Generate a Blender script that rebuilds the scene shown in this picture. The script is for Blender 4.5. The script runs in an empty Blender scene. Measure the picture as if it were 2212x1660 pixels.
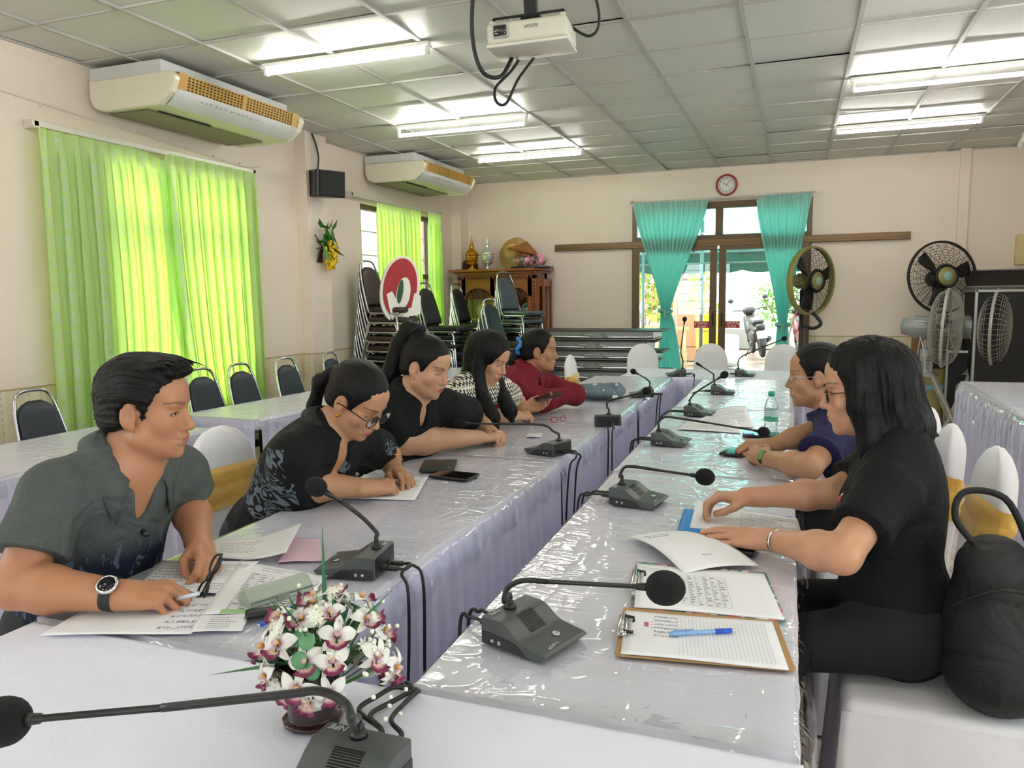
import bpy, bmesh, math, random
import numpy as np
from mathutils import Vector, Matrix, Euler, Quaternion
random.seed(7)
RNG = np.random.RandomState(11)
SC = bpy.context.scene
COL = SC.collection
R_ = math.radians
PI = math.pi

# ------------------------------------------------------------------ camera, world, sun, exposure
cam_d = bpy.data.cameras.new('camera'); cam = bpy.data.objects.new('camera', cam_d); COL.objects.link(cam)
_yaw, _pitch, _roll = -0.355890556, -0.113833505, -0.0133832186
_fw = Vector((math.sin(_yaw)*math.cos(_pitch), math.cos(_yaw)*math.cos(_pitch), math.sin(_pitch)))
_r0 = Vector((math.cos(_yaw), -math.sin(_yaw), 0)); _u0 = _r0.cross(_fw)
_rt = _r0*math.cos(_roll)+_u0*math.sin(_roll); _up = -_r0*math.sin(_roll)+_u0*math.cos(_roll)
CAMZ = 1.45
cam.matrix_world = Matrix(((_rt.x, _up.x, -_fw.x, 0), (_rt.y, _up.y, -_fw.y, 0), (_rt.z, _up.z, -_fw.z, CAMZ), (0, 0, 0, 1)))
cam_d.sensor_fit = 'HORIZONTAL'; cam_d.sensor_width = 36.0; cam_d.lens = 1645.25/2212*36.0
cam_d.clip_start = 0.05; cam_d.clip_end = 200
SC.camera = cam

w = bpy.data.worlds.new('sky'); SC.world = w; w.use_nodes = True
_bg = w.node_tree.nodes['Background']
_bg.inputs['Color'].default_value = (0.93, 0.97, 1.0, 1); _bg.inputs['Strength'].default_value = 3.7
sun_d = bpy.data.lights.new('sun', 'SUN'); sun = bpy.data.objects.new('sun', sun_d); COL.objects.link(sun)
sun_d.energy = 8.0; sun_d.angle = R_(4); sun_d.color = (1, 0.96, 0.88)
sun.rotation_euler = Vector((0.80, 0.38, -0.66)).to_track_quat('-Z', 'Y').to_euler()
TUBE = 24.0                       # radiance of the fluorescent tubes

vs = SC.view_settings
vs.view_transform = 'Standard'; vs.look = 'None'; vs.gamma = 1; vs.use_curve_mapping = False
vs.exposure = 1.3
SC.cycles.max_bounces = 8; SC.cycles.diffuse_bounces = 4; SC.cycles.glossy_bounces = 3
SC.cycles.transmission_bounces = 4; SC.cycles.transparent_max_bounces = 12
SC.cycles.caustics_reflective = False; SC.cycles.caustics_refractive = False
SC.cycles.sample_clamp_indirect = 4.0
SC.cycles.use_denoising = True; SC.cycles.use_adaptive_sampling = True; SC.cycles.adaptive_threshold = .02

# ------------------------------------------------------------------ materials
def lin(h):
    h = h.lstrip('#'); v = [int(h[i:i+2], 16)/255 for i in (0, 2, 4)]
    return tuple((x/12.92 if x <= .04045 else ((x+.055)/1.055)**2.4) for x in v)+(1,)
MATS = {}
class NT:
    def __init__(s, name):
        s.m = bpy.data.materials.new(name); s.m.use_nodes = True; s.t = s.m.node_tree; s.n = s.t.nodes
        s.b = s.n['Principled BSDF']; s.out = s.n['Material Output']
    def add(s, typ, **kw):
        nd = s.n.new(typ)
        for k, v in kw.items():
            if k in nd.inputs: s.set(nd.inputs[k], v)
            else: setattr(nd, k, v)
        return nd
    def set(s, sock, v):
        if isinstance(v, bpy.types.NodeSocket): s.t.links.new(v, sock)
        else: sock.default_value = v
    def math(s, op, a, b=0.0, c=None, clamp=False):
        nd = s.n.new('ShaderNodeMath'); nd.operation = op; nd.use_clamp = clamp
        s.set(nd.inputs[0], a); s.set(nd.inputs[1], b)
        if c is not None: s.set(nd.inputs[2], c)
        return nd.outputs[0]
    def mix(s, f, a, b):
        nd = s.n.new('ShaderNodeMix'); nd.data_type = 'RGBA'
        s.set(nd.inputs[0], f); s.set(nd.inputs[6], a); s.set(nd.inputs[7], b)
        return nd.outputs[2]
    def coord(s, out='Object'):
        return s.add('ShaderNodeTexCoord').outputs[out]
    def xyz(s, v):
        nd = s.n.new('ShaderNodeSeparateXYZ'); s.t.links.new(v, nd.inputs[0]); return nd.outputs
    def map(s, v, scale=(1, 1, 1), loc=(0, 0, 0), rot=(0, 0, 0)):
        nd = s.n.new('ShaderNodeMapping'); s.t.links.new(v, nd.inputs[0])
        nd.inputs['Scale'].default_value = scale; nd.inputs['Location'].default_value = loc; nd.inputs['Rotation'].default_value = rot
        return nd.outputs[0]
    def noise(s, v, scale, detail=3, rough=.5, dist=0):
        nd = s.add('ShaderNodeTexNoise', Scale=scale, Detail=detail, Roughness=rough, Distortion=dist)
        s.t.links.new(v, nd.inputs['Vector']); return nd.outputs['Fac']
    def ramp(s, f, stops):
        nd = s.n.new('ShaderNodeValToRGB'); s.t.links.new(f, nd.inputs[0]); e = nd.color_ramp.elements
        while len(e) < len(stops): e.new(.5)
        for k, (p, c) in zip(e, stops): k.position = p; k.color = c
        return nd.outputs[0]
    def bump(s, h, strength=.3, dist=.01):
        nd = s.add('ShaderNodeBump', Strength=strength, Distance=dist); s.t.links.new(h, nd.inputs['Height'])
        s.t.links.new(nd.outputs[0], s.b.inputs['Normal']); return nd.outputs[0]
    def base(s, c): s.set(s.b.inputs['Base Color'], c)

def M(name, hexc, rough=.5, metal=0.0, var=.06, vscale=12, bump=0, bscale=60, coat=0, spec=.5, bdist=.003, sheen=0, coords='Object'):
    """plain procedural material: base colour varied by noise, optional fine bump"""
    if name in MATS: return MATS[name]
    t = NT(name); v = t.coord(coords); c = lin(hexc)
    n = t.noise(v, vscale, 3)
    dk = tuple(x*(1-var) for x in c[:3])+(1,); lt = tuple(min(1, x*(1+var)) for x in c[:3])+(1,)
    t.base(t.mix(n, dk, lt))
    t.b.inputs['Roughness'].default_value = rough; t.b.inputs['Metallic'].default_value = metal
    t.b.inputs['Specular IOR Level'].default_value = spec
    if coat: t.b.inputs['Coat Weight'].default_value = coat; t.b.inputs['Coat Roughness'].default_value = .08
    if sheen: t.b.inputs['Sheen Weight'].default_value = sheen
    if bump: t.bump(t.noise(v, bscale, 3), bump, bdist)
    MATS[name] = t.m; return t.m
def emis(name, hexc, strength):
    t = NT(name); t.base((0, 0, 0, 1)); t.b.inputs['Emission Color'].default_value = lin(hexc); t.b.inputs['Emission Strength'].default_value = strength
    MATS[name] = t.m; return t.m
def glassy(name, tint=(1, 1, 1, 1), ior=1.45, rough=.02, gain=1.0, floor=.0, bumpf=None, cap=1.0):
    """thin clear sheet: transparent with a fresnel gloss"""
    t = NT(name); n = t.n
    tr = t.add('ShaderNodeBsdfTransparent', Color=tint); gl = t.add('ShaderNodeBsdfGlossy', Roughness=rough)
    gl.inputs['Color'].default_value = (1, 1, 1, 1)
    fr = t.add('ShaderNodeFresnel', IOR=ior)
    if bumpf:
        h = bumpf(t); bp = t.add('ShaderNodeBump', Strength=h[1], Distance=h[2]); t.t.links.new(h[0], bp.inputs['Height'])
        t.t.links.new(bp.outputs[0], gl.inputs['Normal'])
    f = t.math('MINIMUM', t.math('MULTIPLY_ADD', fr.outputs[0], gain, floor, clamp=True), cap)
    mx = n.new('ShaderNodeMixShader'); t.t.links.new(f, mx.inputs[0]); t.t.links.new(tr.outputs[0], mx.inputs[1]); t.t.links.new(gl.outputs[0], mx.inputs[2])
    t.t.links.new(mx.outputs[0], t.out.inputs['Surface']); MATS[name] = t.m; return t.m

# ------------------------------------------------------------------ object helpers
def obj(name, data, parent=None, loc=None, rot=None):
    o = bpy.data.objects.new(name, data); COL.objects.link(o)
    if parent is not None: o.parent = parent
    if loc is not None: o.location = loc
    if rot is not None: o.rotation_euler = rot
    return o
def tag(o, label=None, cat=None, group=None, kind=None):
    for k, v in (('label', label), ('category', cat), ('group', group), ('kind', kind)):
        if v: o[k] = v
    return o
def thing(name, label, cat, loc=(0, 0, 0), rz=0, group=None, rot=None):
    o = obj(name, None, None, loc, rot or (0, 0, rz)); o.empty_display_size = .05
    return tag(o, label, cat, group)
def copy_tree(o, parent=None):
    c = o.copy(); COL.objects.link(c)
    if parent is not None: c.parent = parent
    for ch in list(o.children): copy_tree(ch, c)
    return c
def mesh(name, V, F, mats, mi=None, smooth=False, uv=None):
    me = bpy.data.meshes.new(name)
    me.from_pydata([tuple(v) for v in V], [], [tuple(int(i) for i in f) for f in F])
    for m in (mats if isinstance(mats, (list, tuple)) else [mats]): me.materials.append(m)
    if mi is not None: me.polygons.foreach_set('material_index', mi)
    me.polygons.foreach_set('use_smooth', [bool(smooth)]*len(me.polygons))
    if uv is not None:
        l = me.uv_layers.new(name='UVMap'); idx = np.zeros(len(me.loops), int); me.loops.foreach_get('vertex_index', idx)
        l.data.foreach_set('uv', np.asarray(uv, float)[idx].ravel())
    me.update(); return me
def frame_of(d, up=Vector((0, 0, 1))):
    d = Vector(d).normalized(); u = Vector(up)
    if abs(d.dot(u)) > .98: u = Vector((1, 0, 0))
    x = u.cross(d).normalized(); return x, d.cross(x), d
def smooth_path(pts, n=8, closed=False):
    P = [np.array(p, float) for p in pts]; out = []
    m = len(P)
    for i in range(m if closed else m-1):
        if closed: a, b, c, d = P[(i-1) % m], P[i], P[(i+1) % m], P[(i+2) % m]
        else: a, b, c, d = P[max(i-1, 0)], P[i], P[i+1], P[min(i+2, m-1)]
        for k in range(n):
            t = k/n
            out.append(.5*((2*b)+(c-a)*t+(2*a-5*b+4*c-d)*t*t+(3*b-a-3*c+d)*t**3))
    if not closed: out.append(P[-1])
    return [Vector(p) for p in out]
class MB:
    """collects shapes into one mesh; every shape may carry a material index"""
    def __init__(s): s.v = []; s.f = []; s.mi = []; s.sm = []
    def _add(s, V, F, mi=0, sm=False):
        b = len(s.v); s.v += [tuple(v) for v in V]; s.f += [tuple(i+b for i in f) for f in F]; s.mi += [mi]*len(F); s.sm += [sm]*len(F); return s
    def box(s, c, d, rot=None, mi=0, taper=1.0):
        x, y, z = d[0]/2, d[1]/2, d[2]/2
        V = [Vector((a*x*(taper if k > 0 else 1), b*y*(taper if k > 0 else 1), k*z)) for k in (-1, 1) for a, b in ((-1, -1), (1, -1), (1, 1), (-1, 1))]
        if rot is not None:
            q = rot if isinstance(rot, Matrix) else Euler(rot).to_matrix(); V = [q @ v for v in V]
        V = [v+Vector(c) for v in V]
        return s._add(V, [(3, 2, 1, 0), (4, 5, 6, 7), (0, 1, 5, 4), (1, 2, 6, 5), (2, 3, 7, 6), (3, 0, 4, 7)], mi)
    def rbox(s, c, d, r=.01, rot=None, mi=0, seg=3):
        """box with rounded edges (rounded in every direction)"""
        bm = bmesh.new(); bmesh.ops.create_cube(bm, size=1)
        for v in bm.verts: v.co = Vector((v.co.x*d[0], v.co.y*d[1], v.co.z*d[2]))
        bmesh.ops.bevel(bm, geom=list(bm.edges), offset=min(r, min(d)*.49), segments=seg, profile=.5, affect='EDGES')
        bm.verts.ensure_lookup_table(); q = rot if isinstance(rot, Matrix) else (Euler(rot).to_matrix() if rot is not None else Matrix.Identity(3))
        V = [q @ v.co + Vector(c) for v in bm.verts]; F = [[v.index for v in f.verts] for f in bm.faces]; bm.free()
        return s._add(V, F, mi, True)
    def tube(s, pts, r, n=8, mi=0, cap=True, closed=False, up=(0, 0, 1)):
        P = [Vector(p) for p in pts]; m = len(P); V = []; F = []
        rr = r if isinstance(r, (list, tuple)) else [r]*m
        prev = None
        for i, p in enumerate(P):
            if closed: d = P[(i+1) % m]-P[i-1]
            else: d = P[min(i+1, m-1)]-P[max(i-1, 0)]
            if d.length < 1e-9: d = Vector((0, 0, 1))
            d.normalize()
            if prev is None: x, y, _ = frame_of(d, up)
            else:
                x = prev-d*prev.dot(d)
                if x.length < 1e-6: x = frame_of(d, up)[0]
                x.normalize(); y = d.cross(x)
            prev = x
            for k in range(n):
                a = 2*PI*k/n; V.append(p+(x*math.cos(a)+y*math.sin(a))*rr[i])
        for i in range(m if closed else m-1):
            j = (i+1) % m
            for k in range(n):
                k2 = (k+1) % n; F.append((i*n+k, i*n+k2, j*n+k2, j*n+k))
        if cap and not closed: F.append(tuple(range(n-1, -1, -1))); F.append(tuple((m-1)*n+k for k in range(n)))
        return s._add(V, F, mi, True)
    def cyl(s, a, b, r0, r1=None, n=16, mi=0): return s.tube([a, b], [r0, r0 if r1 is None else r1], n, mi)
    def lathe(s, prof, c=(0, 0, 0), n=24, mi=0, rot=None, sx=1, sy=1):
        V = []; F = []; m = len(prof); q = rot if isinstance(rot, Matrix) else (Euler(rot).to_matrix() if rot is not None else Matrix.Identity(3))
        for (r, z) in prof:
            for k in range(n):
                a = 2*PI*k/n; V.append(q @ Vector((r*math.cos(a)*sx, r*math.sin(a)*sy, z))+Vector(c))
        for i in range(m-1):
            for k in range(n):
                k2 = (k+1) % n; F.append((i*n+k, i*n+k2, (i+1)*n+k2, (i+1)*n+k))
        F.append(tuple(range(n-1, -1, -1))); F.append(tuple((m-1)*n+k for k in range(n)))
        return s._add(V, F, mi, True)
    def ball(s, c, r, n=12, mi=0, rot=None):
        rx, ry, rz = r if isinstance(r, (tuple, list)) else (r, r, r)
        m = n//2+1; prof = [(max(1e-4, math.sin(PI*i/(m-1))), -math.cos(PI*i/(m-1))) for i in range(m)]
        V = []; F = []; q = rot if isinstance(rot, Matrix) else (Euler(rot).to_matrix() if rot is not None else Matrix.Identity(3))
        for (a, z) in prof:
            for k in range(n):
                t = 2*PI*k/n; V.append(q @ Vector((a*math.cos(t)*rx, a*math.sin(t)*ry, z*rz))+Vector(c))
        for i in range(m-1):
            for k in range(n):
                k2 = (k+1) % n; F.append((i*n+k, i*n+k2, (i+1)*n+k2, (i+1)*n+k))
        return s._add(V, F, mi, True)
    def prism(s, poly, a, b, axis='z', mi=0, sm=False):
        """polygon (2D) extruded along an axis from a to b"""
        def P(u, v, t): return {'z': (u, v, t), 'y': (u, t, v), 'x': (t, u, v)}[axis]
        n = len(poly); V = [P(u, v, a) for u, v in poly]+[P(u, v, b) for u, v in poly]
        F = [tuple(range(n-1, -1, -1)), tuple(range(n, 2*n))]+[(i, (i+1) % n, n+(i+1) % n, n+i) for i in range(n)]
        return s._add(V, F, mi, sm)
    def grid(s, fn, nu, nv, mi=0, sm=True, closed_u=False):
        V = [fn(i/(nu-(0 if closed_u else 1)), j/(nv-1)) for j in range(nv) for i in range(nu)]
        F = []
        for j in range(nv-1):
            for i in range(nu if closed_u else nu-1):
                i2 = (i+1) % nu; F.append((j*nu+i, j*nu+i2, (j+1)*nu+i2, (j+1)*nu+i))
        return s._add(V, F, mi, sm)
    def quad(s, a, b, c, d, mi=0): return s._add([a, b, c, d], [(0, 1, 2, 3)], mi)
    def build(s, name, mats, parent=None, loc=None, rot=None, bevel=0, solid=0, seg=2, fix=True, weld=0):
        me = bpy.data.meshes.new(name); me.from_pydata(s.v, [], s.f)
        for m in (mats if isinstance(mats, (list, tuple)) else [mats]): me.materials.append(m)
        me.polygons.foreach_set('material_index', s.mi); me.polygons.foreach_set('use_smooth', s.sm)
        if fix:
            bm = bmesh.new(); bm.from_mesh(me)
            if weld: bmesh.ops.remove_doubles(bm, verts=bm.verts, dist=weld)
            bmesh.ops.recalc_face_normals(bm, faces=bm.faces); bm.to_mesh(me); bm.free()
        me.update(); o = obj(name, me, parent, loc, rot)
        if solid: md = o.modifiers.new('thickness', 'SOLIDIFY'); md.thickness = solid; md.offset = 0
        if bevel: md = o.modifiers.new('bevel', 'BEVEL'); md.width = bevel; md.segments = seg; md.limit_method = 'ANGLE'; md.angle_limit = R_(40); md.harden_normals = False
        return o
def text(name, s, size, mat, parent, loc, rot, depth=.0004, align='CENTER', shear=0):
    """lettering turned into a mesh of its own"""
    cu = bpy.data.curves.new(name, 'FONT'); cu.body = s; cu.size = size; cu.align_x = align; cu.align_y = 'CENTER'; cu.extrude = depth; cu.shear = shear
    cu.resolution_u = 3
    tmp = bpy.data.objects.new('tmp', cu); COL.objects.link(tmp)
    dg = bpy.context.evaluated_depsgraph_get(); me = bpy.data.meshes.new_from_object(tmp.evaluated_get(dg)); me.name = name
    bpy.data.objects.remove(tmp); me.materials.clear(); me.materials.append(mat)
    return obj(name, me, parent, loc, rot)
def tb(px, py, z=.756):
    """point where the sight line through a picture point meets the height z"""
    d = _fw+_rt*((px-1106)/1645.25)-_up*((py-830)/1645.25); return Vector((0, 0, CAMZ))+d*((z-CAMZ)/d.z)
def vnoise(p, seed=0):
    """cheap smooth value noise on an (n,3) array, range about -1..1"""
    p = np.asarray(p, float); i = np.floor(p).astype(np.int64); f = p-i; f = f*f*(3-2*f); out = 0
    for dx in (0, 1):
        for dy in (0, 1):
            for dz in (0, 1):
                h = (i[..., 0]+dx)*374761393+(i[..., 1]+dy)*668265263+(i[..., 2]+dz)*2147483647+seed*974711
                h = (h ^ (h >> 13))*1274126177; h = (h ^ (h >> 16)) & 0xffff
                wgt = (f[..., 0] if dx else 1-f[..., 0])*(f[..., 1] if dy else 1-f[..., 1])*(f[..., 2] if dz else 1-f[..., 2])
                out = out+wgt*(h/32767.5-1)
    return out
# ------------------------------------------------------------------ room shell
XL, XR, YB, YF, ZC = -4.4, 2.6, 9.82, -4.0, 2.988
def wall_material():
    t = NT('painted_wall'); P = t.coord(); x, y, z = t.xyz(P)
    paint = t.mix(t.noise(P, 1.3, 4, .6), lin('#ecd9c8'), lin('#f3e4d6'))
    s = t.math('ADD', x, y)
    u = t.math('FRACT', t.math('MULTIPLY', s, 1/.26)); du = t.math('ABSOLUTE', t.math('SUBTRACT', u, .5))
    stripe = t.math('LESS_THAN', du, .23)
    vz = t.math('FRACT', t.math('MULTIPLY', z, 1/.30)); dv = t.math('ABSOLUTE', t.math('SUBTRACT', vz, .5))
    q = t.math('ADD', t.math('MULTIPLY', du, 4.2), t.math('MULTIPLY', dv, 1.9))
    med = t.math('MULTIPLY', t.math('LESS_THAN', q, .78), t.math('GREATER_THAN', t.math('SINE', t.math('MULTIPLY', q, 32)), -.2))
    bead = t.math('MULTIPLY', t.math('LESS_THAN', t.math('ABSOLUTE', t.math('SUBTRACT', du, .34)), .018), t.math('GREATER_THAN', t.math('SINE', t.math('MULTIPLY', z, 150)), -.3))
    paper = t.mix(stripe, lin('#e3d6bc'), lin('#d9c9a8')); paper = t.mix(t.math('MULTIPLY', med, .45), paper, lin('#a98f5f'))
    paper = t.mix(t.math('MULTIPLY', bead, .45), paper, lin('#8d7750'))
    paper = t.mix(t.math('MULTIPLY', t.noise(P, 14, 4), .3), paper, lin('#efe6d2'))
    low = t.math('LESS_THAN', z, .94); line = t.math('LESS_THAN', t.math('ABSOLUTE', t.math('SUBTRACT', z, .935)), .006)
    c = t.mix(low, paint, paper); c = t.mix(line, c, lin('#b7a27a')); t.base(c)
    t.b.inputs['Roughness'].default_value = .55; t.bump(t.noise(P, 25, 4), .12, .01); return t.m
WALL = wall_material()
def struct(name, mb, mats, parent=None, **kw):
    o = mb.build(name, mats, parent, **kw)
    if parent is None: o['kind'] = 'structure'
    return o
def wall_boxes(mb, axis, c0, c1, a0, a1, z0, z1, holes):
    """wall slab with rectangular openings; axis 'x' = wall plane at constant x (spans y)"""
    cuts = sorted(holes); pos = a0
    def put(u0, u1, w0, w1):
        if u1-u0 < 1e-4 or w1-w0 < 1e-4: return
        if axis == 'x': mb.box(((c0+c1)/2, (u0+u1)/2, (w0+w1)/2), (c1-c0, u1-u0, w1-w0))
        else: mb.box(((u0+u1)/2, (c0+c1)/2, (w0+w1)/2), (u1-u0, c1-c0, w1-w0))
    for (h0, h1, b, t) in cuts:
        put(pos, h0, z0, z1); put(h0, h1, z0, b); put(h0, h1, t, z1); pos = h1
    put(pos, a1, z0, z1)
ZT = ZC+.35
W1 = (3.92, 5.30, .62, 2.43); W2 = (7.24, 8.98, .62, 2.47)
mb = MB(); wall_boxes(mb, 'x', XL-.15, XL, YF-.15, YB+.15, -.05, ZT, [W1, W2, (-.9, .5, .62, 2.43)]); struct('wall_left', mb, WALL)
mb = MB(); wall_boxes(mb, 'x', XR, XR+.15, YF-.15, YB+.15, -.05, ZT, [(-2.2, -.7, .8, 2.4), (.4, 2.0, .8, 2.4), (3.9, 5.3, .8, 2.4)]); struct('wall_right', mb, WALL)
mb = MB(); wall_boxes(mb, 'y', YB, YB+.15, XL, XR, -.05, ZT, [(-1.98, .16, 0, 2.58)]); struct('wall_back', mb, WALL)
mb = MB(); wall_boxes(mb, 'y', YF-.15, YF, XL, XR, -.05, ZT, [(-3.4, -1.8, .8, 2.4), (.0, 1.6, .8, 2.4)]); struct('wall_front', mb, WALL)
mb = MB(); mb.box(((XL+XR)/2, (YB+YF)/2, ZT+.06), (XR-XL+.3, YB-YF+.3, .1)); struct('roof', mb, M('roof_slab', '#8f8f8c', .8))
# pillars (wall columns)
mb = MB(); mb.box((XL+.06, 6.29, ZT/2), (.12, .34, ZT-.02)); struct('trim_1', mb, WALL)
mb = MB(); mb.box((XL+.07, YB-.13, ZT/2), (.14, .26, ZT-.02)); struct('trim_2', mb, WALL)
mb = MB(); mb.box((1.71, YB-.02, ZT/2), (.10, .04, ZT-.02)); struct('trim_3', mb, WALL)

def floor_material():
    t = NT('floor_tiles'); P = t.coord(); x, y, z = t.xyz(P)
    fx = t.math('FRACT', t.math('MULTIPLY', x, 1/.4)); fy = t.math('FRACT', t.math('MULTIPLY', y, 1/.4))
    g = t.math('MAXIMUM', t.math('ABSOLUTE', t.math('SUBTRACT', fx, .5)), t.math('ABSOLUTE', t.math('SUBTRACT', fy, .5)))
    grout = t.math('GREATER_THAN', g, .493)
    v = t.noise(P, 3.0, 6, .62, 1.6); vein = t.math('ABSOLUTE', t.math('SUBTRACT', v, .5))
    c = t.ramp(vein, [(0.0, lin('#d8b0b0')), (.03, lin('#e4d6d2')), (.08, lin('#ebe6e1')), (1, lin('#efece8'))])
    c = t.mix(t.math('MULTIPLY', t.noise(P, 8, 3), .35), c, lin('#d4cbbd'))
    t.base(t.mix(grout, c, lin('#b59a90'))); t.b.inputs['Roughness'].default_value = .18
    t.bump(grout, -.2, .002); return t.m
mb = MB(); mb.box(((XL+XR)/2, (YB+YF)/2, -.03), (XR-XL+.3, YB-YF+.3, .06)); struct('floor', mb, floor_material())

# suspended ceiling: gypsum tiles resting on a metal grid
def ceil_tile_material():
    t = NT('ceiling_tile'); P = t.coord()
    t.base(t.mix(t.noise(P, .9, 3), lin('#cfcec8'), lin('#dad9d3'))); t.b.inputs['Roughness'].default_value = .46
    t.bump(t.noise(P, 60, 2), .03, .002); return t.m
mb = MB(); gx0, gw, gy0, gd = -.3158, .6169, 4.46, .6
xs = [XL]+[gx0+i*gw for i in range(-6, 5)]+[XR]; ys = [YF]+[gy0+j*gd for j in range(-14, 9)]+[YB]
for i in range(len(xs)-1):
    for j in range(len(ys)-1):
        a, b, c, d = xs[i], xs[i+1], ys[j], ys[j+1]; tx, ty = random.gauss(0, .0022), random.gauss(0, .003); z = ZC+.012+random.random()*.003
        if random.random() < .12: ty *= 1.6
        mb.quad((a, c, z-tx-ty), (a, d, z-tx+ty), (b, d, z+tx+ty), (b, c, z+tx-ty))
for x in xs[1:-1]: mb.box((x, (YF+YB)/2, ZC+.008), (.026, YB-YF, .016), mi=1)
for y in ys[1:-1]: mb.box(((XL+XR)/2, y, ZC+.009), (XR-XL, .015, .012), mi=1)
for x in (XL+.01, XR-.01): mb.box((x, (YF+YB)/2, ZC+.006), (.02, YB-YF, .012), mi=1)
for y in (YF+.01, YB-.01): mb.box(((XL+XR)/2, y, ZC+.006), (XR-XL, .02, .012), mi=1)
struct('ceiling', mb, [ceil_tile_material(), M('ceiling_grid', '#b9b8b2', .45)], fix=False)

# windows
FRAME = M('brown_aluminium', '#5b452c', .38, .35)
GLASS = glassy('window_glass', (.95, .98, .97, 1), 1.5, .0, .9)
def window(name, plane, a0, a1, z0, z1, mull, transom, side):
    e = obj(name, None); e['kind'] = 'structure'
    f = MB()
    def bx(u0, u1, w0, w1, d=.07):
        if side == 'x': f.box((plane, (u0+u1)/2, (w0+w1)/2), (d, u1-u0, w1-w0))
        else: f.box(((u0+u1)/2, plane, (w0+w1)/2), (u1-u0, d, w1-w0))
    bx(a0, a1, z0, z0+.05); bx(a0, a1, z1-.05, z1); bx(a0, a0+.05, z0+.05, z1-.05); bx(a1-.05, a1, z0+.05, z1-.05)
    us = [a0+.05]+mull+[a1-.05]
    for m in mull: bx(m-.03, m+.03, z0+.05, z1-.05, .068)
    bx(a0+.05, a1-.05, transom-.03, transom+.03, .066)
    f.build('window_frame', FRAME, e)
    g = MB()
    if side == 'x': g.box((plane, (a0+a1)/2, (z0+z1)/2), (.005, a1-a0-.09, z1-z0-.09))
    else: g.box(((a0+a1)/2, plane, (z0+z1)/2), (a1-a0-.09, .005, z1-z0-.09))
    g.build('glass', GLASS, e)
    b = MB(); o = .09 if plane > 0 else -.09      # burglar bars outside the glass
    for k in range(1, 7):
        z = z0+(z1-z0)*k/7
        if side == 'x': b.box((plane+o, (a0+a1)/2, z), (.012, a1-a0, .012))
        else: b.box(((a0+a1)/2, plane-.09, z), (a1-a0, .012, .012))
    b.build('security_bars', FRAME, e); return e
window('window_1', XL-.06, *W1, [4.60], 1.96, 'x'); window('window_2', XL-.06, *W2, [8.10], 1.72, 'x')
window('window_3', XL-.06, -.9, .5, .62, 2.43, [-.2], 1.96, 'x')
window('added_window_4', XR+.06, -2.2, -.7, .8, 2.4, [-1.45], 1.9, 'x'); window('added_window_5', XR+.06, .4, 2.0, .8, 2.4, [1.2], 1.9, 'x')  # unseen right-wall windows, added to let soft light in
window('added_window_8', XR+.06, 3.9, 5.3, .8, 2.4, [4.6], 1.9, 'x')  # one more unseen window added on the right for light
window('added_window_6', YF-.06, -3.4, -1.8, .8, 2.4, [-2.6], 1.9, 'y'); window('added_window_7', YF-.06, 0, 1.6, .8, 2.4, [.8], 1.9, 'y')  # unseen openings behind the camera, added to admit sky light

# sliding glass door with transom lights
DX0, DX1, DM = -1.98, .16, -.905
door = obj('door_1', None); door['kind'] = 'structure'
f = MB(); yy = YB+.03
for x0, x1, z0, z1 in ((DX0, DX0+.06, 0, 2.58), (DX1-.06, DX1, 0, 2.58), (DX0+.06, DX1-.06, 2.50, 2.58), (DX0+.06, DX1-.06, 2.06, 2.18), (DM-.045, DM+.045, 2.18, 2.50)):
    f.box(((x0+x1)/2, yy, (z0+z1)/2), (x1-x0, .09, z1-z0))
f.build('door_frame', FRAME, door, bevel=.004)
g = MB()
for x0, x1 in ((DX0+.06, DM-.045), (DM+.045, DX1-.06)): g.box(((x0+x1)/2, yy, 2.34), (x1-x0, .005, .32))
g.build('transom_glass', GLASS, door)
RED = M('sticker_red', '#b3202c', .4); WHITE = M('white_print', '#f4f1ea', .45)
for k, (x0, x1) in enumerate(((DX0+.02, DM-.012), (DM+.012, DX1-.02))):
    lf = MB(); yl = YB-.045; wd = .085
    lf.box(((x0+x1)/2, yl, 2.02), (x1-x0, .04, .06)); lf.box(((x0+x1)/2, yl, .09), (x1-x0, .04, .12))
    for xa in (x0, x1-wd): lf.box((xa+wd/2, yl, 1.07), (wd, .04, 1.84))
    leaf = lf.build('door_leaf', FRAME, door, bevel=.003)
    gl = MB(); gl.box(((x0+x1)/2, yl, 1.07), (x1-x0-2*wd, .005, 1.84)); gl.build('pane', GLASS, leaf)
    st = MB(); sx = -1.09 if k == 0 else -.73
    st.box((sx, yl-.005, 1.075), (.19, .002, .085)); sk = st.build('slide_sticker', RED, door)
    sk['label'] = 'red sticker reading SLIDE'
    text('lettering', '\u0e40\u0e25\u0e37\u0e48\u0e2d\u0e19', .062, WHITE, sk, (sx, yl-.0065, 1.098), (R_(90), 0, 0))
    text('lettering', 'SLIDE', .042, WHITE, sk, (sx, yl-.0065, 1.053), (R_(90), 0, 0))
    ar = MB(); d = -1 if k == 0 else 1
    ar._add([(sx+d*.088, yl-.0066, 1.085), (sx+d*.072, yl-.0066, 1.105), (sx+d*.072, yl-.0066, 1.065)], [(0, 1, 2)]); ar.build('arrow', WHITE, sk, fix=False)
    hd = MB(); hx = DM+(-.055 if k == 0 else .055); hd.rbox((hx, yl-.026, 1.14), (.02, .016, .16), .006); hd.build('handle', M('dark_handle', '#2a231b', .4, .5), leaf)
mb = MB(); mb.box((-.90, YB-.03, 2.085), (4.2, .06, .085)); mb.box((-.90, YB-.065, 2.06), (4.2, .012, .03))
o = struct('trim_4', mb, M('brass_brown_rail', '#6d532f', .38, .35), bevel=.004)

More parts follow.
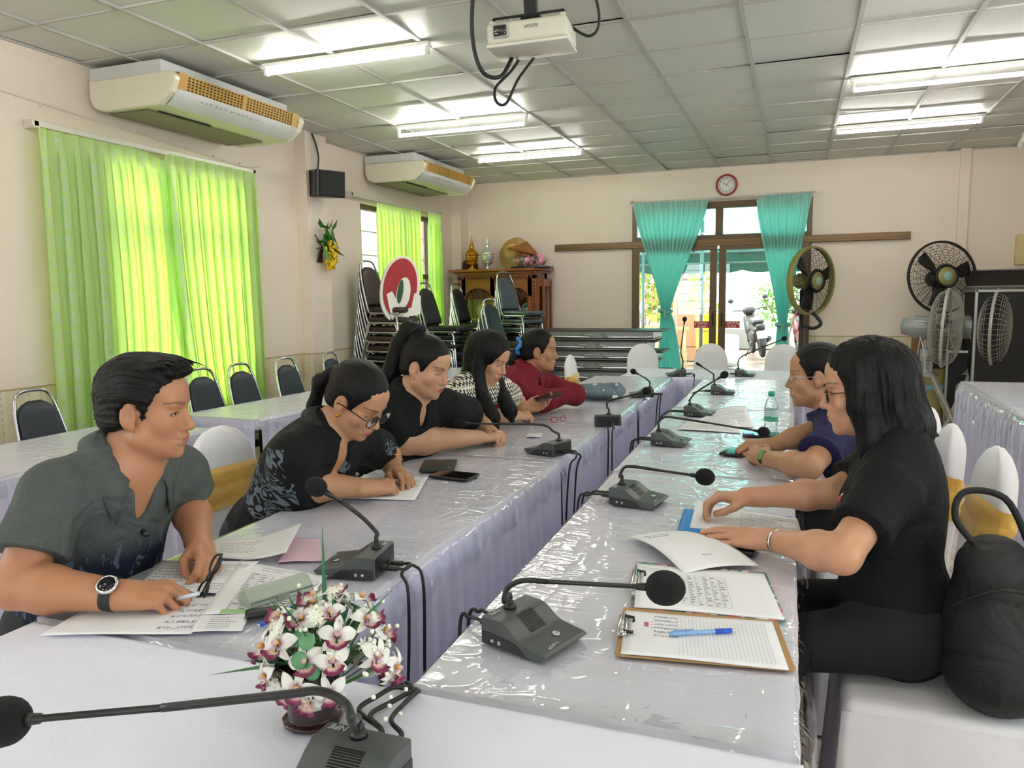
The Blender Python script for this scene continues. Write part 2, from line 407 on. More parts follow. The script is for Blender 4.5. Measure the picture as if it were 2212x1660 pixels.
# ------------------------------------------------------------------ outdoors seen through the door
def gz(y): return .015*max(0, y-10)
mb = MB(); mb.quad((-14, YB+.15, -.02), (12, YB+.15, -.02), (12, 10.5, -.02), (-14, 10.5, -.02)); mb.quad((-14, 10.5, -.02), (12, 10.5, -.02), (12, 40, gz(40)), (-14, 40, gz(40)))
t = NT('wet_concrete'); P = t.coord(); n = t.noise(P, 2.2, 5, .6); t.base(t.ramp(n, [(.3, lin('#4a3d33')), (.55, lin('#6e5c4e')), (.75, lin('#a3927e'))])); t.b.inputs['Roughness'].default_value = .5
struct('ground_outside', mb, t.m, fix=False)
BW = M('white_render', '#f3f1ec', .7)
bld = thing('building', 'white painted building behind the parked motorbikes', 'building', (1.6, 22.5, gz(22.5)))
b = MB(); b.box((2.2, 2, 2.6), (9.5, 4, 5.2)); b.build('wall', BW, bld)
b = MB(); b.box((-.7, -.03, 2.02), (1.25, .06, 1.3)); wn = b.build('window', M('grey_white_frame', '#d8d9d6', .5), bld)
b = MB(); b.box((-.7, -.07, 2.05), (1.0, .03, 1.05)); b.build('pane', M('mosaic_pane', '#9fb3ae', .3), wn)
kb = thing('kerb_wall', 'low grey concrete planter kerb behind the motorbikes', 'kerb', (1.2, 19.2, gz(19.2)))
b = MB(); b.rbox((0, 0, .24), (5.6, .25, .5), .02); b.build('kerb', M('grey_concrete', '#7d7b73', .85, 0, .12, 5), kb)
# green canopy over the doorway
def tarp_material():
    t = NT('green_tarp'); P = t.coord(); c = t.mix(t.noise(P, 1.2, 3), lin('#2a8578'), lin('#4aa598'))
    d = t.add('ShaderNodeBsdfDiffuse'); t.set(d.inputs[0], c); tr = t.add('ShaderNodeBsdfTranslucent'); t.set(tr.inputs[0], lin('#7fdccb'))
    mx = t.n.new('ShaderNodeMixShader'); mx.inputs[0].default_value = .5; t.t.links.new(d.outputs[0], mx.inputs[1]); t.t.links.new(tr.outputs[0], mx.inputs[2])
    t.t.links.new(mx.outputs[0], t.out.inputs[0]); return t.m
TARP = tarp_material(); GREEN = M('dark_green_valance', '#0d4a40', .6, 0, .15, 4)
STEEL = M('grey_steel_pipe', '#6f7072', .45, .5)
cn = thing('canopy', 'green tarpaulin canopy with scalloped valance outside the door', 'canopy', (-.9, 10.1, 3.35))
b = MB(); b.grid(lambda u, v: (-4.2+8.4*u, 4.1*v, -1.08*v-.09*math.sin(PI*v)*abs(math.sin(u*PI*5))+.02*math.sin(40*v+6*u)), 61, 30); b.build('tarpaulin', TARP, cn, fix=False)
b = MB(); b.grid(lambda u, v: (-4.2+8.4*u, 4.1+.03*math.sin(u*50), -1.08-v*(.40+.05*abs(math.sin(u*PI*14)))), 141, 4)
for sx in (-4.2, 4.2): b.grid(lambda u, v: (sx, 4.1*u, -1.08*u-.38*v), 30, 3)
b.build('valance', GREEN, cn, fix=False)
b = MB(); b.tube([(-4.2+8.4*k/140, 4.08, -1.13-.035*abs(math.sin(k/140*PI*7))) for k in range(141)], .012, 6); b.build('piping', M('white_piping', '#e9e9e2', .5), cn)
b = MB()
for yy_, zz in ((4.0, -1.16), (4.0, -1.35)): b.cyl((-4.2, yy_, zz), (4.2, yy_, zz), .02)
for k in range(6): b.cyl((-4.2+1.68*k, .1, -.08), (-4.2+1.68*k, 4.05, -1.14), .018)
b.build('pipe_frame', STEEL, cn)
for (px, py, lab) in ((-2.62, 14.0, 'grey steel canopy post left of the door, beside the blue clothes'), (-1.42, 12.6, 'grey steel canopy post just right of the tied left teal curtain'), (-1.20, 14.0, 'thin steel canopy post in front of the yellow crates')):
    p = thing('canopy_post', lab, 'post', (px, py, gz(py)), 0, 'posts of the green canopy'); z1 = 3.35-1.08*(py-10.1)/4.1-gz(py)-.08
    b = MB(); b.cyl((0, 0, 0), (0, 0, z1), .03 if px != -1.20 else .018, n=10); b.build('pole', STEEL, p); b = MB(); b.box((0, 0, .005), (.12, .12, .012)); b.build('foot_plate', STEEL, p)
# shrubs and fence
LEAFY = M('yellow_green_leaves', '#8fae3e', .55, 0, .35, 3); LEAFG = M('shrub_leaves', '#5f8a3a', .55, 0, .3, 3)  # yellow-green and plain green leaf colours, varied by noise
def shrub(lab, loc, rx, ry, h, mat, n, s=.09, group=None, seed=1):
    e = thing('shrub', lab, 'shrub', loc, 0, group); rs = np.random.RandomState(seed); b = MB(); st = MB()
    for k in range(7):
        a = rs.rand()*2*PI; st.tube(smooth_path([(0, 0, 0), (rx*.3*math.cos(a), ry*.3*math.sin(a), h*.5), (rx*.6*math.cos(a), ry*.6*math.sin(a), h*.9)], 4), .012, 5)
    st.build('stem', M('bark', '#6b5236', .8), e)
    for k in range(n):
        a = rs.rand()*2*PI; r = math.sqrt(rs.rand()); z = h*(.12+.88*rs.rand()); q = r*(1-.35*z/h)
        c = Vector((rx*q*math.cos(a), ry*q*math.sin(a), z)); R = Euler((rs.rand()*3, rs.rand()*3, rs.rand()*6)).to_matrix(); l = s*(.6+.8*rs.rand())
        b._add([c+R @ Vector(p) for p in ((0, 0, 0), (l*.3, l*.5, .01), (0, l, 0), (-l*.3, l*.5, .01))], [(0, 1, 2, 3)])
    b.build('foliage', mat, e, fix=False); return e
shrub('yellow-green tree seen behind the rusty fence left of the door', (-4.3, 23.5, gz(23)), 2.4, 1.5, 4.2, LEAFY, 2600, .26, None, 3)
shrub('leafy white-flowered bush behind the leaning motorbike', (-.35, 19.6, gz(19.6)+.4), .8, .4, 1.1, LEAFG, 420, .13, 'bushes along the kerb', 4)
shrub('leafy bush right of the leaning motorbike', (1.0, 19.7, gz(19.6)+.4), .9, .4, 1.15, LEAFG, 420, .13, 'bushes along the kerb', 5)
fn = thing('fence', 'rusty iron bar fence left of the glass door', 'fence', (-3.6, 21, gz(21)))
b = MB()
for k in range(20): b.box((-1.9+k*.14, 0, 1.0), (.022, .022, 2.0))
b.build('bars', M('rusty_iron', '#8a5536', .7, .3), fn)
b = MB()
for z in (.2, 1.15, 1.9): b.box((-.55, 0, z), (2.8, .04, .05))
b.build('rail', M('rusty_iron', '#8a5536', .7, .3), fn)

# motorbikes
BLK = M('black_plastic', '#17181a', .35); RUB = M('black_rubber', '#141414', .75, 0, .1, 30, .2, 80)
CHR = M('chrome', '#c9ccd0', .12, 1.0, .02); GUN = M('dark_metal', '#3a3b3d', .4, .7)
def motorbike(lab, loc, rz, tint, lean=0):
    e = thing('motorbike', lab, 'motorbike', loc, rz, 'motorbikes parked outside the door', (0, lean, rz))
    for y in (-.62, .62):
        w_ = MB(); w_.tube([(0, y+.235*math.cos(a), .28+.235*math.sin(a)) for a in np.linspace(0, 2*PI, 29)[:-1]], .045, 8, closed=True)
        ty = w_.build('wheel', RUB, e); r = MB(); r.cyl((-.03, y, .28), (.03, y, .28), .06, n=12)
        for k in range(10): a = 2*PI*k/10; r.cyl((0, y+.05*math.cos(a), .28+.05*math.sin(a)), (0, y+.21*math.cos(a), .28+.21*math.sin(a)), .006, n=5)
        r.build('spokes', CHR, ty)
    b = MB(); b.rbox((0, .18, .42), (.2, .55, .28), .08); b.rbox((0, .50, .66), (.26, .3, .5), .1, (R_(-25), 0, 0)); b.rbox((0, -.35, .62), (.24, .6, .18), .08, (R_(8), 0, 0)); b.rbox((0, -.76, .66), (.18, .12, .12), .04); b.build('body', tint, e)
    b = MB(); b.rbox((0, -.22, .78), (.25, .75, .1), .045, (R_(4), 0, 0)); b.build('saddle', BLK, e)
    b = MB(); b.cyl((-.07, .62, .28), (-.07, .45, .95), .02); b.cyl((.07, .62, .28), (.07, .45, .95), .02); b.build('fork', GUN, e)
    b = MB(); b.tube(smooth_path([(-.36, .32, 1.02), (-.2, .4, 1.0), (0, .45, .97), (.2, .4, 1.0), (.36, .32, 1.02)], 5), .016, 8); b.rbox((0, .47, .98), (.26, .16, .16), .06); b.build('handlebar', BLK, e)
    for sx in (-1, 1):
        b = MB(); b.cyl((sx*.22, .38, 1.02), (sx*.36, .42, 1.2), .006, n=6); b.ball((sx*.37, .42, 1.24), (.065, .015, .05), 12); b.build('mirror', BLK, e)
    b = MB(); b.rbox((0, -.86, .50), (.2, .012, .16), .004, (R_(-18), 0, 0)); b.build('licence_plate', M('plate_grey', '#b9bab5', .5), e)
    b = MB(); b.rbox((0, -.82, .42), (.15, .1, .36), .03, (R_(-15), 0, 0)); b.build('mudguard', BLK, e)
    b = MB(); b.tube([(.13, .1, .3), (.14, -.3, .3), (.15, -.75, .4)], [.02, .045, .05], 10); b.build('exhaust', GUN, e)
    b = MB(); b.cyl((-.1, 0, .3), (-.26, .06, -.02), .012); b.build('stand', GUN, e)
    return e
motorbike('black motorbike leaning on its stand, seen through the right glass pane', (-.74, 17.4, gz(17.4)), R_(12), BLK, R_(-8))
motorbike('dark red motorbike half hidden behind the right teal curtain', (.22, 17.2, gz(17.2)), R_(10), M('maroon_paint', '#4a1a20', .3), R_(-5))
# things stored under the canopy
YEL = M('yellow_plastic', '#e8b81c', .4)
for k in range(3):
    e = thing('crate', ('lowest yellow plastic crate of the pile outside the left pane', 'middle yellow plastic crate of the pile outside the left pane', 'topmost yellow plastic crate of the pile outside the left pane')[k], 'crate', (-1.55, 15.4, gz(15.4)+.335*k), R_(8+7*k), 'yellow crates outside')
    b = MB(); b.box((0, 0, .02), (.48, .34, .03))
    for sx in (-1, 1): b.box((sx*.245, 0, .16), (.018, .36, .31)); b.box((0, sx*.175, .16), (.48, .018, .31))
    b.build('shell', YEL, e); b = MB(); b.box((0, 0, .30), (.53, .39, .025)); b.build('rim', YEL, e)
e = thing('bucket', 'dark red plastic bucket with a white label in front of the yellow crates', 'bucket', (-1.52, 14.3, gz(14.3)))
b = MB(); b.lathe([(.13, 0), (.17, .36), (.185, .37), (.185, .40), (.16, .40), (.12, .03)], n=24); b.build('pail', M('maroon_plastic', '#8d1f3a', .4), e)
b = MB(); b.grid(lambda u, v: ((.152+.02*v)*math.cos(-2.1+1.0*u), (.152+.02*v)*math.sin(-2.1+1.0*u), .1+.18*v), 8, 2); b.build('paper_label', WHITE, e, fix=False)
e = thing('blanket', 'dark blue cloth draped over a rack outside the far left pane', 'cloth', (-3.15, 14.9, gz(14.9)))
b = MB(); b.grid(lambda u, v: (-.28+.56*u+.03*math.sin(9*v), .12*math.sin(u*14)*v-.1, 1.05-.85*v+.05*math.sin(u*9)), 24, 12); b.build('cloth', M('navy_cloth', '#1d3f86', .8), e, fix=False)
b = MB(); b.cyl((-.33, -.1, 1.06), (.33, -.1, 1.06), .015)
for sx in (-.32, .32): b.cyl((sx, -.1, 0), (sx, -.1, 1.06), .015)
b.build('rack', STEEL, e)
e = thing('cabinet', 'brown wooden board cabinet standing outside behind the bucket', 'cabinet', (-1.95, 16.2, gz(16.2)), R_(10))
b = MB(); b.box((0, 0, .55), (.75, .4, 1.1)); b.build('body', M('brown_board', '#8d6a4e', .6, 0, .2, 4), e); b = MB(); b.box((0, -.205, .55), (.7, .012, .5)); b.build('door', M('brown_board', '#8d6a4e', .6), e)
for k, (px, py, lab) in enumerate(((-2.42, 14.2, 'pale wooden trestle leaning outside, left of the tied teal curtain'), (-2.05, 13.7, 'pale wooden trestle standing behind the tied left teal curtain'))):
    e = thing('trestle', lab, 'trestle', (px, py, gz(py)), R_(20*k), 'wooden trestles outside')
    b = MB()
    for sx in (-.22, .22): b.cyl((sx, -.18, 0), (sx, 0, .8), .022, n=6); b.cyl((sx, .18, 0), (sx, 0, .8), .022, n=6)
    b.build('leg_pair', M('raw_wood', '#d2b486', .7), e); b = MB(); b.box((0, 0, .8), (.6, .07, .05)); b.box((0, -.1, .4), (.46, .03, .04)); b.build('rail', M('raw_wood', '#d2b486', .7), e)
e = thing('sack', 'white filled sack lying beside the red bucket', 'sack', (-1.2, 14.9, gz(14.9))); b = MB(); b.ball((0, 0, .14), (.3, .2, .15), 16); b.rbox((.05, .05, .42), (.34, .26, .4), .08); b.build('sack', M('white_sack', '#e4e2da', .8), e)
# neighbour's dark trunk
e = thing('tree_trunk', 'grey tree trunk rising behind the stored goods outside', 'tree', (-2.6, 18.5, gz(18.5))); b = MB(); b.tube([(0, 0, 0), (.05, 0, 1.5), (-.02, 0, 3.4)], [.2, .16, .14], 12); b.build('trunk', M('grey_bark', '#6d6155', .9, 0, .25, 6, .4, 20), e)
# ------------------------------------------------------------------ curtains
def curtain_material(name, dif, trans, satin=None, squares=False, mixf=.55):
    t = NT(name); uv = t.coord('UV'); x, y, z = t.xyz(uv)
    c = lin(dif); tc = lin(trans)
    if squares:
        # columns of square outlines woven into the cloth (u,v are metres of flat cloth)
        col = t.math('MODULO', t.math('FLOOR', t.math('MULTIPLY', x, 1/.17)), 3.0); on = t.math('LESS_THAN', col, 1.5)
        a = t.math('ABSOLUTE', t.math('SUBTRACT', t.math('FRACT', t.math('MULTIPLY', x, 1/.17)), .5)); b = t.math('ABSOLUTE', t.math('SUBTRACT', t.math('FRACT', t.math('MULTIPLY', y, 1/.118)), .5))
        m = t.math('MAXIMUM', t.math('MULTIPLY', a, .17), t.math('MULTIPLY', b, .118))
        ring = t.math('MULTIPLY', t.math('MULTIPLY', t.math('LESS_THAN', m, .036), t.math('GREATER_THAN', m, .020)), on)
        dc = t.mix(t.math('MULTIPLY', ring, .95), c, lin('#f0f8e0')); tcc = t.mix(t.math('MULTIPLY', ring, .7), tc, lin('#93c43c'))
    else: dc = c; tcc = tc
    d = t.add('ShaderNodeBsdfDiffuse', Roughness=.3); t.set(d.inputs[0], dc); tr = t.add('ShaderNodeBsdfTranslucent'); t.set(tr.inputs[0], tcc)
    mx = t.n.new('ShaderNodeMixShader'); mx.inputs[0].default_value = mixf; t.t.links.new(d.outputs[0], mx.inputs[1]); t.t.links.new(tr.outputs[0], mx.inputs[2])
    gl = t.add('ShaderNodeBsdfGlossy', Roughness=.42); gl.inputs['Color'].default_value = (1, 1, 1, 1)
    m2 = t.n.new('ShaderNodeMixShader'); m2.inputs[0].default_value = .07; t.t.links.new(mx.outputs[0], m2.inputs[1]); t.t.links.new(gl.outputs[0], m2.inputs[2])
    t.t.links.new(m2.outputs[0], t.out.inputs[0]); return t.m
LIME = curtain_material('lime_curtain', '#c4e69c', '#d2f25a', None, True, .52)
TEAL = curtain_material('teal_curtain', '#b6eae0', '#8ff0ea', None, False, .55)
def curtain(name, lab, mat, to3, width, top, bot, edges, pleats, amp, seed, parts=None, group=None, cloth=2.0, sag=None):
    """edges(v) -> (left, right) along the rail for v in 0..1 (top..bottom); to3(a, depth, z) -> xyz"""
    NU, NV = pleats*10+1, 46; rs = np.random.RandomState(seed); ph = rs.rand(4)*6
    V = []; UV = []; F = []
    for j in range(NV):
        v = j/(NV-1); l, r = edges(v)
        for i in range(NU):
            u = i/(NU-1); k = 2*PI*pleats*u
            z = top(u)-(top(u)-bot(u))*v
            hd = min(1, max(0, (v*(top(u)-bot(u))-.05)/.12))      # stiff header, folds open below it
            wob = math.sin(k*.5+ph[0]+2.2*v)*.35+math.sin(k*.33+ph[1]-1.5*v)*.4
            dep = amp*(.45*(1-hd)*math.copysign(abs(math.sin(k))**.5, math.sin(k))+hd*(math.sin(k+.5*math.sin(3*v+ph[2]))*.8+wob*.6))
            a = l+(r-l)*(u+.15/pleats*math.sin(k*2+ph[3])*hd)
            V.append(to3(a, dep, z)); UV.append((u*width*cloth, z))
    for j in range(NV-1):
        for i in range(NU-1): F.append((j*NU+i, j*NU+i+1, (j+1)*NU+i+1, (j+1)*NU+i))
    me = mesh(name, V, F, mat, smooth=True, uv=UV)
    e = obj(name, me); tag(e, lab, 'curtain', group); return e
xc = XL+.10
c1 = curtain('window_curtain', 'lime green curtain with square pattern, left half of the big window', LIME, lambda a, d, z: (xc+d, a, z), 1.05,
        lambda u: 2.50-.075*max(0, (u-.72)/.28)**2, lambda u: .30, lambda v: (3.45-.02*v, 4.46+.06*math.sin(3*v)), 9, .026, 3, group='lime green window curtains')
c2 = curtain('window_curtain', 'lime green curtain with square pattern, right half of the big window', LIME, lambda a, d, z: (xc+.012+d, a, z), 1.05,
        lambda u: 2.515-.09*max(0, 1-u/.12)**2, lambda u: .30, lambda v: (4.36+.22*v*v, 5.41+.03*v), 10, .026, 5, group='lime green window curtains')
c3 = curtain('window_curtain', 'lime green curtain covering the far window behind the stacked chairs', LIME, lambda a, d, z: (xc+d, a, z), 1.1,
        lambda u: 2.49+.01*u, lambda u: .35, lambda v: (7.42, 8.48+.04*v), 12, .025, 8, group='lime green window curtains')
c4 = curtain('window_curtain', 'narrow bunched green curtain nearest the back left corner', LIME, lambda a, d, z: (xc+.02+d, a, z), .5,
        lambda u: 2.50, lambda u: .35, lambda v: (8.62, 8.99+.06*v), 6, .035, 9, group='lime green window curtains')
RAIL = M('white_rail', '#d9d4c8', .4, .2)
for (y0, y1, z, lab) in ((3.42, 5.46, 2.515, 'white curtain rail above the big lime green curtains'), (6.92, 9.1, 2.515, 'white curtain rail above the far window')):
    e = thing('curtain_rail', lab, 'curtain rail', (XL, y0, z), 0, 'curtain rails on the left wall')
    b = MB(); b.box((.075, (y1-y0)/2, .012), (.03, y1-y0, .035)); b.build('track', RAIL, e, bevel=.003)
    for k in (0.03, y1-y0-.03): b = MB(); b.box((.045, k, .012), (.09, .035, .05)); b.build('bracket', RAIL, e, bevel=.004)
def tied(u0l, u0r, tl, tr, bl, br, vt):
    def f(v):
        if v < vt: s = (v/vt); s = s*s*(3-2*s)*.35+s*.65; return (u0l+(tl-u0l)*s, u0r+(tr-u0r)*s)
        s = (v-vt)/(1-vt); s = s**.6; return (tl+(bl-tl)*s, tr+(br-tr)*s)
    return f
yd = YB-.13
d1 = curtain('door_curtain', 'turquoise curtain tied in at the waist, left side of the glass door', TEAL, lambda a, d, z: (a, yd-d, z), .92, lambda u: 2.60-.01*u, lambda u: .04,
        tied(-1.955, -1.02, -1.585, -1.475, -1.63, -1.27, .53), 14, .022, 21, group='turquoise door curtains', cloth=1.6)
d2 = curtain('door_curtain', 'turquoise curtain tied in at the waist, right side of the glass door', TEAL, lambda a, d, z: (a, yd-d, z), .62, lambda u: 2.56+.045*min(1, u*4), lambda u: .12,
        tied(-.47, .15, -.19, -.085, -.24, -.02, .60), 12, .022, 22, group='turquoise door curtains', cloth=1.6)
for (par, x, z) in ((d1, -1.53, 1.245), (d2, -.137, 1.075)):
    b = MB(); b.tube([(x+.075*math.cos(a), yd+.05*math.sin(a), z+.012*math.sin(2*a)) for a in np.linspace(0, 2*PI, 20)[:-1]], .018, 8, closed=True)
    b.ball((x+.0, yd-.065, z), (.03, .02, .025)); b.tube([(x, yd-.07, z), (x+.01, yd-.075, z-.1)], [.015, .02], 8); b.build('tieback', TEAL, par, fix=False)
e = thing('curtain_rod', 'thin white curtain rod above the glass door', 'curtain rod', (-.90, YB, 2.60))
b = MB(); b.cyl((-1.1, -.11, 0), (1.08, -.11, .02), .012); b.build('rod', RAIL, e)
for k in (-1.08, 0, 1.05): b = MB(); b.box((k, -.055, .03), (.02, .13, .02)); b.box((k, -.004, .05), (.03, .008, .09)); b.build('bracket', RAIL, e)

# ------------------------------------------------------------------ fluorescent lamps
TUBEM = emis('lit_tube', '#fffdf4', TUBE); LWH = M('lamp_white', '#e9e9e4', .35)
def lamp(x0, x1, y, lab, drop=.055):
    L = x1-x0; e = thing('fluorescent_lamp', lab, 'lamp', ((x0+x1)/2, y, ZC), 0, 'fluorescent lamps on the ceiling')
    b = MB(); b.box((0, .0, -.012), (L, .05, .024)); b.build('batten', LWH, e, bevel=.004)
    b = MB(); b.cyl((-L/2+.03, 0, -drop), (L/2-.03, 0, -drop), .015, n=12); b.build('tube', TUBEM, e)
    for s in (-1, 1): b = MB(); b.rbox((s*(L/2-.018), 0, -drop/2-.01), (.024, .034, drop+.02), .006); b.build('socket', LWH, e)
    return e
lamp(-3.32, -2.11, 4.33, 'bright fluorescent tube lamp nearest the camera in the left ceiling row')
lamp(-3.40, -2.16, 6.27, 'bright fluorescent tube lamp in the middle of the left ceiling row', .085)
lamp(-3.32, -2.12, 7.93, 'bright fluorescent tube lamp at the far end of the left ceiling row')
lamp(.33, 1.55, 6.22, 'bright fluorescent tube lamp cut by the right picture edge', .085)
lamp(.30, 1.51, 7.93, 'bright fluorescent tube lamp at the far end of the right ceiling row')
lamp(.33, 1.55, 4.28, 'fluorescent tube lamp just above the upper right picture corner')
for y in (2.3, .4, -1.6):  # unseen lamps added behind the camera to raise the room light
    for x in (-3.32, .33): lamp(x, x+1.21, y, 'unseen fluorescent tube lamp added behind the camera for extra room light')

# ------------------------------------------------------------------ ceiling air conditioners
ACW = M('ac_ivory', '#dcd6bf', .3, coat=.3); ACG = M('ac_grey_white', '#cfd0cd', .35); TAN = M('ac_tan_grille', '#b98f45', .45); SLOT = M('dark_slot', '#2b2219', .7); ACD = M('ac_underside', '#8a7f6c', .6)
def aircon(y0, y1, lab):
    L = y1-y0; e = thing('air_conditioner', lab, 'air conditioner', (XL+.02, y0, ZC), 0, 'ceiling air conditioners')
    # side profile in (x, z): x away from the wall
    top = [(0, -.02), (.60, -.02), (.60, -.10), (0, -.10)]
    b = MB(); b.prism([(x, z) for x, z in top], .03, L-.03, 'y'); b.build('upper_casing', ACG, e, bevel=.004)
    low = [(.02, -.105), (.68, -.105)]+[(.68+.055*math.sin(a), -.155+.05*math.cos(a)) for a in np.linspace(0.2, 1.75, 6)]+[(.70, -.235), (.60, -.305), (.12, -.305), (.05, -.28), (.02, -.22)]
    for k, (a, c) in enumerate(((0, .05), (L-.05, L))): b = MB(); b.prism(low, a, c, 'y', sm=False); b.build('end_cover', ACW, e, bevel=.012, seg=3)
    body = [(.04, -.11), (.66, -.11), (.655, -.20), (.60, -.292), (.12, -.292), (.05, -.27)]
    b = MB(); b.prism(body, .05, L-.05, 'y'); b.build('body', ACW, e)
    # front outlet grille (tilted), in two halves
    n = Vector((.97, 0, -.25)).normalized(); ang = math.atan2(.03, .10)
    gq = MB(); gq.box((.694, L/2, -.155), (.02, L-.1, .098), (0, R_(14), 0)); grl = gq.build('outlet_recess', SLOT, e)
    gb = MB()
    for yy_ in [.05+.04, L/2, L-.05-.04]: gb.box((.705, yy_, -.156), (.02, .07 if yy_ != L/2 else .035, .10), (0, R_(14), 0))
    for k in range(6): gb.box((.709-.0046*k, L/2, -.112-.0178*k), (.014, L-.12, .0090), (0, R_(14), 0))
    for k in range(int((L-.2)/.033)): gb.box((.7035, .1+.033*k, -.156), (.012, .010, .092), (0, R_(14), 0))
    gb.build('outlet_grille', TAN, e)
    fp = MB(); fp.grid(lambda u, v: (.70-.02*v-.075*v*v, .05+(L-.1)*u, -.208-.094*v+.004), 2, 8); fp.build('front_panel', ACG, e, fix=False)
    b = MB(); b.box((.24, L/2, -.296), (.33, L-.2, .012)); b.build('intake_panel', ACD, e)
    b = MB(); b.box((.43, L*.3, -.297), (.012, L*.35, .008)); b.build('intake_gap', SLOT, e)
    for yy_ in (.1, L-.1): b = MB(); b.cyl((.15, yy_, -.03), (.15, yy_, 0), .008); b.cyl((.45, yy_, -.03), (.45, yy_, 0), .008); b.build('hanger', GUN, e)
    sc = MB(); rs = np.random.RandomState(5)      # marker scribble on the front
    for k in range(13):
        y = L*.2+k*.045; sc.tube([(.700-.01*rs.rand(), y+.03*rs.rand()-.012, -.236-.02*rs.rand()+.002) for _ in range(4)], .0016, 4)
    sc.build('handwriting', M('grey_marker', '#7c8a8c', .6), e)
    return e
aircon(3.88, 5.22, 'big ceiling air conditioner with tan grille above the lime curtains')
aircon(7.30, 8.65, 'far ceiling air conditioner with tan grille near the back corner')
# white cable clipped along the left wall
e = thing('cable', 'thin white cable clipped along the wall above the lime curtains', 'cable', (XL, 2.4, 2.7))
pts = [(.008, 0, -.02), (.008, .6, .0), (.008, 1.0, -.015), (.008, 1.5, -.045), (.008, 2.0, -.075), (.008, 2.5, -.105), (.008, 3.0, -.125), (.008, 3.2, -.10)]
b = MB(); b.tube(smooth_path(pts, 5), .006, 6); b.build('wire', M('white_cable', '#e6ddcf', .5), e)
for k in range(10): b = MB(); b.box((.008, .25+.3*k, -.0-.0125*k if k > 2 else -.005), (.014, .012, .02)); b.build('clip', M('white_cable', '#e6ddcf', .5), e)

# ------------------------------------------------------------------ speaker, flower garland and clock
e = thing('loudspeaker', 'black box loudspeaker fixed high on the wall pillar', 'loudspeaker', (XL+.12, 6.29, 2.53))
b = MB(); b.prism([(0, -.11), (0, .11), (.05, .12), (.19, .16), (.21, .15), (.21, -.13), (.19, -.15), (.05, -.12)], -.12, .12, 'z'); sb = b.build('cabinet', BLK, e, (.03, 0, 0), (0, R_(4), R_(-28)), bevel=.012, seg=3)
b = MB(); b.box((.247-.03, .01, 0), (.006, .25, .215)); b.build('front_grille', M('black_mesh', '#101113', .7, 0, .2, 200, .4, 300), e, (.03, 0, 0), (0, R_(4), R_(-28)), bevel=.002)
b = MB(); b.box((.02, -.10, 0), (.04, .05, .24)); b.box((.05, -.09, .05), (.07, .02, .03)); b.build('bracket', M('black_steel', '#0d0d0e', .5), e)
b = MB(); b.tube(smooth_path([(.03, -.03, .12), (.04, -.02, .25), (.02, -.03, .38), (.01, -.07, .46)], 6), .008, 8); b.build('lead', BLK, e)
e = thing('flower_garland', 'artificial yellow flower bunch with green leaves hanging on the pillar', 'artificial flowers', (XL+.12, 6.33, 1.96))
b = MB(); rs = np.random.RandomState(2)
for k in range(26):
    a = rs.rand()*2*PI; l = .12+.08*rs.rand(); c = Vector((.05+.04*rs.rand(), -.10+.22*rs.rand(), -.06+.22*rs.rand()))
    d = Vector((.3*rs.rand()+.05, math.cos(a), math.sin(a)+.3)).normalized(); x, y, _ = frame_of(d)
    b._add([c, c+d*l*.45+x*l*.2, c+d*l, c+d*l*.45-x*l*.2, c+d*l*.5+y*.012], [(0, 1, 4), (1, 2, 4), (2, 3, 4), (3, 0, 4)], 0, True)
b.build('leaves', M('garland_leaf', '#3f7d2c', .45, 0, .3, 9), e, fix=False)
b = MB()
for k in range(150):
    s = rs.rand(); br = rs.randint(3); b.ball((.08+.06*(rs.rand()-.5), .02+.045*(br-1)+(.13*(1-s)+.03)*(rs.rand()-.5), .04-.26*s), .012+.006*rs.rand(), 6)
b.build('blossom_cluster', M('yellow_blossom', '#e9c214', .5, 0, .2, 30), e, fix=False)
b = MB()
for k in range(5): b.tube([(.02, -.14+.03*k, .10-.04*k), (.03, -.05, .0), (.02, -.12+.02*k, -.16)], .006, 5)
b.build('twig', M('dark_twig', '#3a2418', .7), e)
e = thing('wall_clock', 'round white wall clock with a red rim above the glass door', 'clock', (-.825, YB, 2.77), 0, None, (R_(90), 0, 0))
b = MB(); b.lathe([(.09, 0), (.128, .0), (.13, .02), (.122, .035), (.108, .03), (.106, .012)], n=48); b.build('rim', M('red_rim', '#9c1f2d', .3, coat=.3), e)
b = MB(); b.lathe([(.0001, .012), (.107, .012), (.107, .0195), (.0001, .0195)], n=48); b.build('dial', M('dial_white', '#efefec', .4), e)
INK = M('black_ink', '#24262b', .6)
for h in range(1, 13):
    a = R_(90-30*h); text('numeral', str(h), .03, INK, e, (.082*math.cos(a), .082*math.sin(a), .0200), (0, 0, 0))
for nm, ang, L, wd in (('hour_hand', 90-303, .055, .006), ('minute_hand', 90-39, .08, .0045), ('second_hand', 90-130, .085, .0015)):
    b = MB(); b.box((L/2-.01, 0, .0235), (L, wd, .0015)); b.build(nm, INK, e, rot=(0, 0, R_(ang)))
# thermostat box and remote on the right of the back wall
e = thing('switch_box', 'cream box on the back wall cut by the right picture edge', 'box', (2.34, YB, 1.89)); b = MB(); b.rbox((0, -.02, 0), (.22, .04, .33), .008); b.build('box', M('cream_box', '#d9c690', .5), e); b = MB(); b.box((0, -.042, 0), (.18, .006, .27)); b.build('lid', M('cream_box', '#d9c690', .5), e)
# security camera / white lamp bracket under the right ceiling
e = thing('ceiling_camera', 'white camera housing hanging under the ceiling at the right picture edge', 'camera', (2.06, 8.97, ZC)); b = MB(); b.cyl((0, 0, 0), (0, 0, -.06), .02); b.rbox((0, -.02, -.10), (.09, .2, .09), .03, (R_(-12), 0, 0)); b.build('housing', LWH, e); b = MB(); b.cyl((0, -.12, -.125), (0, -.13, -.127), .03); b.build('lens', BLK, e)

